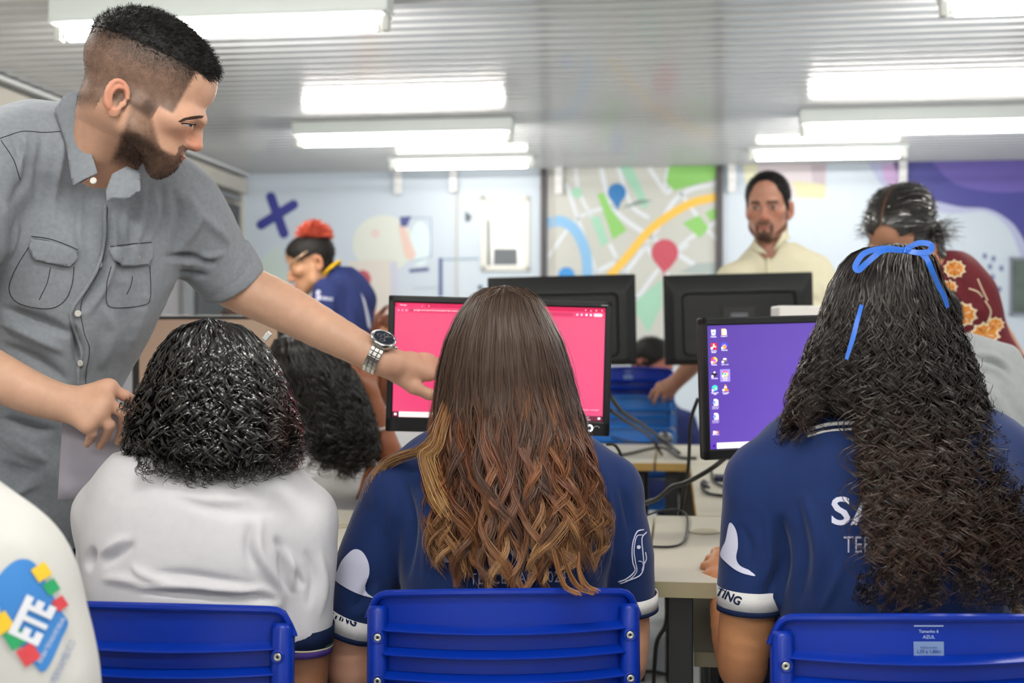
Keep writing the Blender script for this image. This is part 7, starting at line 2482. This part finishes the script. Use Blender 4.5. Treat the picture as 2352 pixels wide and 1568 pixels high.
k = np.clip(t * 1.3 - 0.3, 0, 1)
cols = L3('#4a1016') * (1 - k) + L3('#d8604a') * k
f = Field(cc - 0.08, cc + 0.08, 0.005)
f.ell(cc - [0, 0, 0.012], (0.048, 0.045, 0.042), k=0)
bv, bq = f.mesh()
hair_obj([strands(pts, np.full((n, 14), 0.0011), np.broadcast_to(cols, (n, 14, 3))), (bv, bq, L3('#4a1218'))], bw_, M_HAIRDULL, 'hair_bun')
M_NAVY2 = mat('shirt_navy_light', '#26305f', 0.8, 0.2, var=0.06, vscale=30, bump=0.1, bscale=700)
def bun_shirt(f):
    f.loft([P(772, 662, BD + 0.02), P(785, 690, BD + 0.02), P(796, 740, BD + 0.02), P(800, 830, BD + 0.02), P(800, 920, BD + 0.02)], [0.08, 0.14, 0.16, 0.15, 0.15], [0.08, 0.105, 0.11, 0.11, 0.12], [0.2, 0.98, 0], k=0.03)
    f.loft([P(752, 670, BD - 0.1), P(745, 720, BD - 0.12), P(728, 780, BD - 0.12)], [0.062, 0.06, 0.056], 0.06, XA, k=0.03)
    f.loft([P(815, 665, BD + 0.1), P(825, 720, BD + 0.12), P(812, 780, BD + 0.12)], [0.062, 0.06, 0.056], 0.06, XA, k=0.03)
    f.loft([P(770, 645, BD + 0.02), P(800, 650, BD + 0.06), P(828, 690, BD + 0.06)], [0.05, 0.06, 0.07], 0.07, XA, k=0.03)
bs, bb_, _ = garment('shirt', bun_shirt, P(640, 950, BD) - [0, 0.3, 0], P(900, 610, BD) + [0, 0.35, 0], 0.007, M_NAVY2, bw_, [([(775, 680), (780, 730), (770, 770)], 6, -0.01), ([(800, 690), (815, 740), (805, 790)], 7, 0.008)])
f = Field(P(700, 720, BD) - [0, 0.25, 0], P(830, 580, BD) + [0, 0.25, 0], 0.008)
M_YEL = mat('lanyard_yellow', '#d8a912', 0.6, 0.3, var=0.05)
nk = P(757, 622, BD + 0.01)
nd = np.array([0.55, 0.0, -0.6]); nd /= np.linalg.norm(nd)
s1 = np.array([0, 1.0, 0]); s2 = np.cross(nd, s1)
MB().tube([nk + 0.059 * (math.cos(a) * s1 + math.sin(a) * s2) for a in np.linspace(0, 2 * math.pi, 26)[:-1]], 0.008, 8, True).build('collar_yellow', M_YEL, bs, smooth=True, world_space=True)
lettering('sleeve_lettering', 'S', (726, 690), (737, 690), 24, bb_, M_PRINTW, bs, 0.002, 0.06)
lettering('sleeve_lettering', 'HUMANO', (734, 688), (764, 692), 9, bb_, M_PRINTW, bs, 0.002, 0.03)
drape('shirt_stripe', [[(828, 672), (838, 690), (848, 730), (852, 758), (844, 750), (836, 705)]], bb_, 0.002, M_PRINTW, bs, 5)
M_GOLD = mat('glasses_gold', '#d9b79a', 0.3, 0.5, metal=0.5, var=0.03)
gl = thing('eyeglasses', 'thin gold eyeglasses on the woman with the red bun', 'glasses', P(690, 600, BD - 0.08))
MB().tube([P(706, 577, BD - 0.085), P(690, 588, BD - 0.09), P(669, 602, BD - 0.075)], 0.004, 6).build('temple_arm', M_GOLD, gl, smooth=True, world_space=True)
for dd in (-0.045, 0.02):
    c_ = P(668, 608, BD + dd)
    MB().tube([c_ + np.array([0.008 * math.cos(a) * 0.4, 0.024 * math.cos(a), 0.02 * math.sin(a)]) for a in np.linspace(0, 2 * math.pi, 21)[:-1]], 0.002, 6, True).build('rim', M_GOLD, gl, smooth=True, world_space=True)
MB().tube([P(667, 604, BD - 0.022), P(666, 604, BD - 0.003)], 0.002, 6).build('bridge', M_GOLD, gl, world_space=True)
std_legs(800, BD + 0.02, 0.92, M_JEANS, bw_)

# ------------------------------------------------------------------ dark-haired girl in white bending over the next desk
ED = 3.22
pa = []
V, Q, loc, A_ = head_mesh(P(748, 880, ED), (0.75, 0.5, -0.4), (0.35, 0.1, 0.9), 0.95, neck=P(725, 1020, ED + 0.0), neck_r=(0.047, 0.053), h=0.005, female=True)
pa.append((V, Q, skin_cols(loc, '#8a5238')))
hd = dict(fingers=[[P(842, 862, ED + 0.02), P(838, 835, ED + 0.01), P(830, 815, ED + 0.01)], [P(834, 862, ED), P(828, 836, ED - 0.01), P(820, 818, ED - 0.01)], [P(828, 868, ED - 0.02), P(820, 842, ED - 0.03), P(812, 825, ED - 0.03)], [P(824, 874, ED - 0.04), P(815, 852, ED - 0.05), P(806, 838, ED - 0.05)]], thumb=[P(850, 890, ED + 0.02), P(856, 868, ED + 0.02), P(855, 850, ED + 0.02), P(852, 840, ED + 0.02)])
limb(pa, [P(770, 1075, ED - 0.05), P(830, 1108, ED - 0.06), P(905, 1092, ED - 0.05), P(885, 1020, ED), P(850, 905, ED)], [0.045, 0.043, 0.04, 0.034, 0.025], '#8d5438', 0.005, hand=hd)
girl_d = person('dark curly-haired girl in white resting her head on her hand', pa)
def shirt_d(f):
    f.loft([P(728, 1010, ED + 0.02), P(720, 1050, ED + 0.02), P(712, 1110, ED + 0.03), P(706, 1220, ED + 0.05), P(704, 1340, ED + 0.06)], [0.07, 0.13, 0.155, 0.15, 0.15], [0.07, 0.1, 0.11, 0.11, 0.12], [0.9, -0.3, 0], k=0.03)
    f.loft([P(755, 1070, ED - 0.03), P(785, 1090, ED - 0.06), P(800, 1098, ED - 0.06)], [0.06, 0.055, 0.053], 0.055, [0, 0, 1], k=0.03)
sd, sdb, _ = garment('shirt', shirt_d, P(560, 1360, ED) - [0, 0.25, 0], P(850, 985, ED) + [0, 0.25, 0], 0.006, M_WHITET, girl_d, [([(640, 1100), (700, 1085), (760, 1062)], 8, -0.008), ([(640, 1115), (700, 1100), (760, 1080)], 8, 0.008)])
a0, a1 = P(796, 1096, ED - 0.06), P(812, 1102, ED - 0.06)
for k, n_ in enumerate(('green', 'cream', 'violet')):
    b0, b1 = a0 + (a1 - a0) * k / 3, a0 + (a1 - a0) * (k + 1) / 3
    band('cuff_stripe', [b0, b1], (0.054, 0.054), (0.053, 0.053), M_STR[n_], sd, [0, 0, 1], thick=0.003)
band('bracelet', [P(869, 990, ED), P(867, 982, ED)], (0.034, 0.034), (0.034, 0.034), mat('bracelet_white', '#b9aea6', 0.5, 0.3, var=0.05), girl_d, XA, thick=0.002)
ys = [766, 775, 800, 850, 900, 950, 1000, 1050, 1095]
xl = [655, 636, 622, 618, 636, 660, 688, 716, 770]
xr = [690, 715, 765, 812, 834, 850, 861, 864, 822]
ds = [3.16, 3.10, 3.06, 3.04, 3.04, 3.05, 3.06, 3.07, 3.09]
hy = [0.03, 0.08, 0.12, 0.14, 0.14, 0.13, 0.12, 0.10, 0.08]
def col_blk2(s, Y, cl, rg):
    return L3('#0e0b0a')[None, None] * np.ones(Y.shape)[..., None] * rg.uniform(0.5, 1.7, len(cl))[:, None, None]
sit_legs(706, 0.02, ED + 0.06, 0.5, M_GREYJEANS, girl_d)
rg = np.random.default_rng(21)
spots = [(rg.uniform(690, 850), rg.uniform(1010, 1065), 3.07, 40, 34) for _ in range(40)]
hair_obj([hair_core(ys, xl, xr, ds, hy, '#070606', 0.9, 0.015, full=0.8), curtain(ys, xl, xr, ds, hy, 220, 5, 34, lambda s: 769 + 10 * np.abs(s), lambda s, rg: 1075 + rg.uniform(-60, 25, len(s)), lambda Y: 0.002 + 0.010 * np.clip((Y - 800) / 200, 0, 1), 50, col_blk2, 0.0012, 31, 0.02, jit=2, depth_jit=0.01),
          ringlets(spots, 6, '#120e0c', 0.0008, 22)], girl_d, M_HAIRSOFT)

# ------------------------------------------------------------------ woman in the flowered maroon shirt
FD = 3.55
pa = []
V, Q, loc, A_ = head_mesh(P(2068, 540, FD), (-0.50, -0.62, -0.60), (-0.22, -0.42, 0.88), 1.08, neck=P(2165, 640, FD + 0.05), neck_r=(0.05, 0.055), h=0.004, female=True)
C = skin_cols(loc, '#a87a62')
w_f = std_hair_w(loc, 0.068, -0.09, True)
w_f = np.maximum(w_f, (loc[:, 1] < -0.02) * (loc[:, 2] > -0.09))
w_f = np.maximum(w_f, sstep(0.092, 0.084, loc[:, 1]) * (loc[:, 2] > 0.055))
w_f = np.maximum(w_f, (np.abs(loc[:, 0]) > 0.05) * (loc[:, 1] < 0.06) * (loc[:, 2] > -0.03))
C = C + (L3('#1d1512') - C) * (w_f * 0.8)[:, None]
pa.append((V, Q, C))
limb(pa, [P(2280, 760, FD + 0.1), P(2340, 860, FD + 0.05), P(2360, 900, FD - 0.1)], [0.045, 0.04, 0.032], '#a87a62', 0.006)
fw = person('woman with dark parted hair bending down in a flowered maroon shirt', pa)
hp = [on_scalp(V, Q, loc, w_f + 1e-9, 5000, lambda l: 0.045 + 0 * l[:, 0], lambda l: np.stack([np.sign(l[:, 0] + 0.012) * 1.0, -0.7 + 0 * l[:, 0], -0.3 + 0 * l[:, 0]], 1) @ A_, lambda lc, rg: L3('#15110f')[None] * rg.uniform(0.6, 2.0, len(lc))[:, None], 0.0007, 6, 0.16, 0.12, 0.0012, 7)]
keep = (w_f[Q].min(1) > 0.5) & (np.abs(loc[Q].mean(1)[:, 0] + 0.012) > 0.004)
cv = V + vnormals(V, Q) * 0.002
used = np.unique(Q[keep]); rm = -np.ones(len(V), int); rm[used] = np.arange(len(used))
hp.append((cv[used], rm[Q[keep]], L3('#14100e')))
cb_ = P(2128, 560, FD + 0.06)
f = Field(cb_ - 0.09, cb_ + 0.09, 0.006)
f.ell(cb_ + [0.0, 0.0, -0.01], (0.05, 0.06, 0.07), k=0)
bv, bq = f.mesh()
hp.append((bv, bq, L3('#14100e')))
hair_obj(hp, fw, M_HAIR)
M_MAROON = mat('shirt_maroon', '#571a22', 0.75, 0.2, var=0.08, vscale=25, bump=0.12, bscale=700)
def maroon(f):
    f.loft([P(2165, 620, FD + 0.08), P(2175, 660, FD + 0.08), P(2180, 730, FD + 0.1), P(2180, 850, FD + 0.12), P(2185, 980, FD + 0.14)], [0.07, 0.11, 0.14, 0.15, 0.15], [0.07, 0.11, 0.12, 0.12, 0.13], [0.95, 0.2, 0], k=0.03)
    f.chain([P(2160, 640, FD + 0.05), P(2195, 655, FD + 0.05), P(2222, 690, FD + 0.06)], [0.055, 0.065, 0.075], k=0.04)
    f.loft([P(2222, 690, FD + 0.06), P(2245, 750, FD + 0.06), P(2300, 840, FD + 0.05), P(2345, 880, FD + 0.03)], [0.072, 0.07, 0.06, 0.055], 0.07, XA, k=0.03)
fs, fb, _ = garment('shirt', maroon, P(2020, 1000, FD) - [0, 0.25, 0], P(2420, 570, FD) + [0, 0.35, 0], 0.008, M_MAROON, fw, [([(2160, 600), (2210, 660), (2230, 740)], 8, -0.006), ([(2200, 610), (2250, 680), (2270, 760)], 8, 0.005)])
M_FLC, M_FLO, M_FLB = mat('flower_cream', '#d9cfb0', 0.7, 0.2, var=0.05), mat('flower_orange', '#c07a34', 0.7, 0.2, var=0.25, vscale=60), mat('flower_black', '#2a1712', 0.7, 0.2, var=0.1)
def flower(cx, cy, r, a0):
    pet = []
    for k in range(30):
        a = 2 * math.pi * k / 30
        rr = r * (0.85 + 0.28 * math.cos(5 * a) ** 2)
        pet.append((cx + rr * math.cos(a + a0) * 1.1, cy + rr * math.sin(a + a0) * 0.9))
    o = drape('flower_print', [pet], fb, 0.0015, M_FLC, fs, 5)
    if o is None:
        return
    drape('flower_print', [[(cx + (x - cx) * 0.82, cy + (y - cy) * 0.82) for x, y in pet]], fb, 0.0022, M_FLO, fs, 5)
    for k in range(5):
        a = a0 + k * 1.257
        drape('flower_print', [[(cx, cy), (cx + r * 0.6 * math.cos(a - 0.1), cy + r * 0.6 * math.sin(a - 0.1)), (cx + r * 0.7 * math.cos(a + 0.06), cy + r * 0.7 * math.sin(a + 0.06))]], fb, 0.003, M_FLB if k % 2 else M_FLC, fs, 4)
for q in ((2192, 618, 22, 0.3), (2210, 722, 30, 0.9), (2262, 768, 30, 0.2), (2285, 745, 18, 1.0), (2178, 660, 18, 0.5), (2300, 850, 22, 0.5), (2150, 800, 26, 0.4)):
    flower(*q)
for ln in ([(2245, 640), (2258, 670), (2268, 690)], [(2225, 662), (2245, 670), (2256, 682)], [(2262, 690), (2275, 715), (2268, 740)], [(2340, 870), (2348, 860), (2350, 880)]):
    seam('stem_print', ln, fb, 0.002, M_FLC, fs, 0.001)
std_legs(2330, FD + 0.13, 0.93, M_JEANS, fw)

# ------------------------------------------------------------------ student in the grey hoodie
GD = 3.15
pa = []
V, Q, loc, A_ = head_mesh(P(2120, 770, GD - 0.02), (-0.6, 0.6, -0.3), (-0.2, 0.2, 0.95), 0.95, neck=P(2200, 860, GD), neck_r=(0.05, 0.055), h=0.005)
C = skin_cols(loc, '#9a6a50')
w_g = std_hair_w(loc, 0.075, -0.06)
C = C + (L3('#15110f') - C) * (w_g * 0.85)[:, None]
pa.append((V, Q, C))
limb(pa, [P(2180, 1080, GD + 0.12), P(2140, 1150, GD + 0.22), P(2090, 1150, GD + 0.30)], [0.036, 0.03, 0.024], '#9a6a50', 0.006)
gh = person('student in a pale grey hoodie seated beside the ribbon girl', pa)
short_hair(V, Q, loc, w_g, 2500, 0.015, '#14100e', gh, A_, 0.0007, 0.004, 8)
M_HOOD = mat('hoodie_grey', '#94989a', 0.9, 0.1, var=0.06, vscale=60, bump=0.25, bscale=900, sheen=0.2)
def hoodie(f):
    f.loft([P(2215, 850, GD), P(2240, 900, GD), P(2262, 980, GD + 0.01), P(2270, 1120, GD + 0.02), P(2272, 1260, GD + 0.02)], [0.09, 0.14, 0.17, 0.17, 0.17], [0.09, 0.11, 0.12, 0.12, 0.13], XA, k=0.03)
    f.chain([P(2240, 880, GD), P(2330, 930, GD), P(2390, 1000, GD)], [0.07, 0.075, 0.07], k=0.04)
    f.loft([P(2392, 1000, GD), P(2400, 1130, GD + 0.05), P(2340, 1150, GD + 0.2), P(2230, 1130, GD + 0.3)], [0.065, 0.06, 0.05, 0.045], 0.06, XA, k=0.03)
    f.loft([P(2150, 1000, GD), P(2130, 1100, GD + 0.08), P(2120, 1130, GD + 0.2)], [0.065, 0.06, 0.05], 0.06, XA, k=0.03)
    f.loft([P(2225, 818, GD - 0.03), P(2270, 835, GD - 0.03), P(2318, 865, GD - 0.02)], [0.055, 0.06, 0.045], [0.04, 0.05, 0.03], [0, 1, 0], k=0.02)
    f.ell(P(2300, 828, GD - 0.02), (0.045, 0.05, 0.035), rot('Y', 30), k=0.015)
gs, gb, _ = garment('hoodie', hoodie, P(2040, 1300, GD) - [0, 0.3, 0], P(2500, 760, GD) + [0, 0.42, 0], 0.0075, M_HOOD, gh, [([(2235, 812), (2280, 818), (2325, 850)], 6, 0.012), ([(2240, 838), (2290, 850), (2330, 890)], 6, 0.010), ([(2235, 825), (2290, 835), (2325, 870)], 5, -0.012), ([(2260, 880), (2300, 930), (2330, 1000)], 8, 0.008), ([(2290, 880), (2340, 950), (2360, 1000)], 8, -0.008), ([(2250, 990), (2300, 975), (2352, 972)], 4, -0.006)])
sit_legs(2272, 0.02, GD + 0.03, 0.5, M_JEANS, gh)

# ------------------------------------------------------------------ heads half hidden behind the monitors
def half_hidden(label, px, py, d, fwd, skin, hair, shirt, hair_len=0.015, scale=1.0, lean=0.0, long_hair=None, seed=0, sit=True, curl=0.002, n=3000, hood=None, ear=True):
    pa = []
    zc = P(px, py, d)
    neck = zc + np.array([0.0, 0.02, -0.20])
    V, Q, loc, A_ = head_mesh(zc, fwd, (0, 0, 1), scale, neck=neck, h=0.006)
    C = skin_cols(loc, skin)
    w = std_hair_w(loc, 0.07, -0.06, ear)
    C = C + (L3(hair) - C) * (w * 0.85)[:, None]
    pa.append((V, Q, C))
    el = []
    for s in (-1, 1):
        limb(pa, [zc + np.array([s * 0.2, 0, -0.36]), zc + np.array([s * 0.22, -0.04, -0.56]), zc + np.array([s * 0.12, -0.26, -0.50])], [0.04, 0.036, 0.028], skin, 0.010)
    p = person(label, pa)
    short_hair(V, Q, loc, w, n, hair_len, hair, p, A_, 0.0008, 0.004, seed, 0.5, None, curl)
    def f_(f):
        f.loft([zc + np.array([0, 0.02, -0.19]), zc + np.array([0, 0.02, -0.25]), zc + np.array([0, 0.02, -0.36]), zc + np.array([0, 0.02, -0.60])], [0.07, 0.15, 0.19, 0.165], [0.07, 0.095, 0.115, 0.12], XA, k=0.03)
        for s in (-1, 1):
            f.loft([zc + np.array([s * 0.17, 0.0, -0.29]), zc + np.array([s * 0.205, 0, -0.40]), zc + np.array([s * 0.21, -0.02, -0.48])], [0.062, 0.056, 0.052], 0.058, XA, k=0.03)
    garment('shirt', f_, zc + [-0.3, -0.2, -0.8], zc + [0.3, 0.2, -0.1], 0.013, shirt, p)
    b = PX(zc + np.array([0, 0, -0.62]))
    sit_legs(b[0], 0.02, d + 0.02, 0.5, M_JEANS, p)
    return p, (V, Q, loc, A_)
M_GREENS = mat('shirt_green', '#7fa06a', 0.8, 0.2, var=0.05, vscale=30)
half_hidden('brown-haired student in green, face half hidden by the pointing arm', 566, 785, 4.45, (0.85, -0.4, -0.2), '#b4683f', '#2f1c15', M_GREENS, 0.02, 1.0, seed=41)
half_hidden('dark-haired student whose head shows between the two black monitors', 1497, 838, 6.45, (0.7, -0.5, -0.35), '#a5685a', '#151313', M_NAVY2, 0.02, 1.05, seed=42)
pr, (V, Q, loc, A_) = half_hidden('auburn-haired student seated behind the pink-screened monitor', 945, 800, 4.02, (-0.75, -0.5, -0.35), '#b5795a', '#5a2a14', M_WHITET, 0.02, 1.0, seed=43, ear=False)
ys = [690, 700, 730, 780, 840, 900, 960]
hair_obj([curtain(ys, [920, 890, 862, 850, 842, 848, 856], [960, 1000, 1020, 1030, 1035, 1030, 1020], [4.02, 3.97, 3.94, 3.93, 3.93, 3.94, 3.97], [0.03, 0.08, 0.1, 0.12, 0.12, 0.12, 0.12], 120, 8, 24, lambda s: 695 + 5 * np.abs(s), lambda s, rg: 930 + rg.uniform(-60, 30, len(s)), lambda Y: 0.003 + 0 * Y, 150, lambda s, Y, cl, rg: L3('#6e3517')[None, None] * np.ones(Y.shape)[..., None] * rg.uniform(0.5, 1.7, len(cl))[:, None, None], 0.0012, 44, 0.03, srange=(-1, -0.35))], pr, M_HAIR, 'long_hair')

# ------------------------------------------------------------------ foreground shoulder with the school emblem
OD = 1.27
pa = []
V, Q, loc, A_ = head_mesh(P(-330, 880, OD - 0.02), (0.2, 1, -0.1), (0, 0.1, 1), 0.97, neck=P(-320, 1180, OD), neck_r=(0.05, 0.055), h=0.009)
pa.append((V, Q, skin_cols(loc, '#9a6a50')))
limb(pa, [P(20, 1400, OD), P(60, 1800, OD + 0.03), P(40, 2000, OD + 0.18)], [0.05, 0.042, 0.032], '#9a6a50', 0.007)
fg = person('seated student in a white shirt with a school emblem, mostly out of view', pa)
w_g = std_hair_w(loc, 0.075, -0.06)
short_hair(V, Q, loc, w_g, 2500, 0.015, '#14100e', fg, A_, 0.0007, 0.004, 9)
def fgs(f):
    f.loft([P(-320, 1130, OD), P(-310, 1210, OD), P(-300, 1330, OD), P(-295, 1600, OD), P(-295, 2000, OD)], [0.07, 0.12, 0.175, 0.165, 0.16], [0.07, 0.1, 0.11, 0.115, 0.12], XA, k=0.03)
    f.chain([P(-280, 1300, OD), P(-120, 1310, OD), P(-30, 1350, OD)], [0.07, 0.072, 0.072], k=0.04)
    f.loft([P(-32, 1352, OD), P(8, 1450, OD), P(42, 1570, OD), P(60, 1760, OD + 0.02)], [0.076, 0.075, 0.076, 0.072], 0.075, XA, k=0.03)
M_WHITE2 = mat('shirt_white_bright', '#c8c8c5', 0.8, 0.2, var=0.02, vscale=30, bump=0.1, bscale=1200)
os_, ob, _ = garment('shirt', fgs, P(-760, 2000, OD) - [0, 0.2, 0.02], P(280, 1080, OD) + [0, 0.2, 0], 0.007, M_WHITE2, fg, [([(0, 1230), (60, 1260), (110, 1340)], 18, 0.004), ([(150, 1420), (170, 1500), (180, 1560)], 14, -0.004)], noise=((6, 0.003, 1),))
EB, EW = mat('emblem_blue', '#3f7fc4', 0.6, 0.2, var=0.04), mat('emblem_white', '#dfe2ea', 0.6, 0.2, var=0.02)
ED1 = {'y': mat('emblem_yellow', '#e8c43a', 0.6, 0.2, var=0.04), 'g': mat('emblem_green', '#2f9a62', 0.6, 0.2, var=0.04), 'r': mat('emblem_red', '#c9474e', 0.6, 0.2, var=0.04)}
em = catmull([(-20, 1350), (0, 1318), (30, 1290), (60, 1284), (84, 1300), (110, 1350), (140, 1405), (154, 1430), (140, 1465), (116, 1520), (98, 1542), (80, 1528), (40, 1470), (0, 1400)], 4, True)
eo = drape('emblem', [em.tolist()], ob, 0.0015, EB, os_, 9)
for (x_, y_, c_, s_) in ((92, 1314, 'y', 17), (114, 1348, 'g', 15), (134, 1386, 'r', 14), (4, 1430, 'y', 21), (34, 1464, 'g', 21), (64, 1502, 'r', 21)):
    a_ = math.radians(-33)
    q_ = [(x_ + s_ * (math.cos(a_) * u - math.sin(a_) * v), y_ + s_ * (math.sin(a_) * u + math.cos(a_) * v)) for u, v in ((-1, -1), (1, -1), (1, 1), (-1, 1))]
    drape('emblem_square', [q_], ob, 0.0026, ED1[c_], eo, 8)
def em_text(t, x0, y0, x1, y1, hgt, m, off=0.003, bold=0.02, nm='emblem_lettering'):
    return lettering(nm, t, (x0, y0), (x1, y1), hgt, ob, m, eo, off, bold)
em_text('ETE', 84, 1484, 126, 1396, 74, EW, 0.003, 0.05)
em_text('ESCOLA TECNICA ESTADUAL', 92, 1522, 146, 1420, 10, EW, 0.003, 0.0)
em_text('PERNAMBUCO', 128, 1568, 172, 1474, 17, mat('emblem_grey', '#8a97b8', 0.6, 0.2, var=0.05), 0.002, 0.0)
sit_legs(-650, 0.02, OD + 0.03, 0.5, M_JEANS, fg)
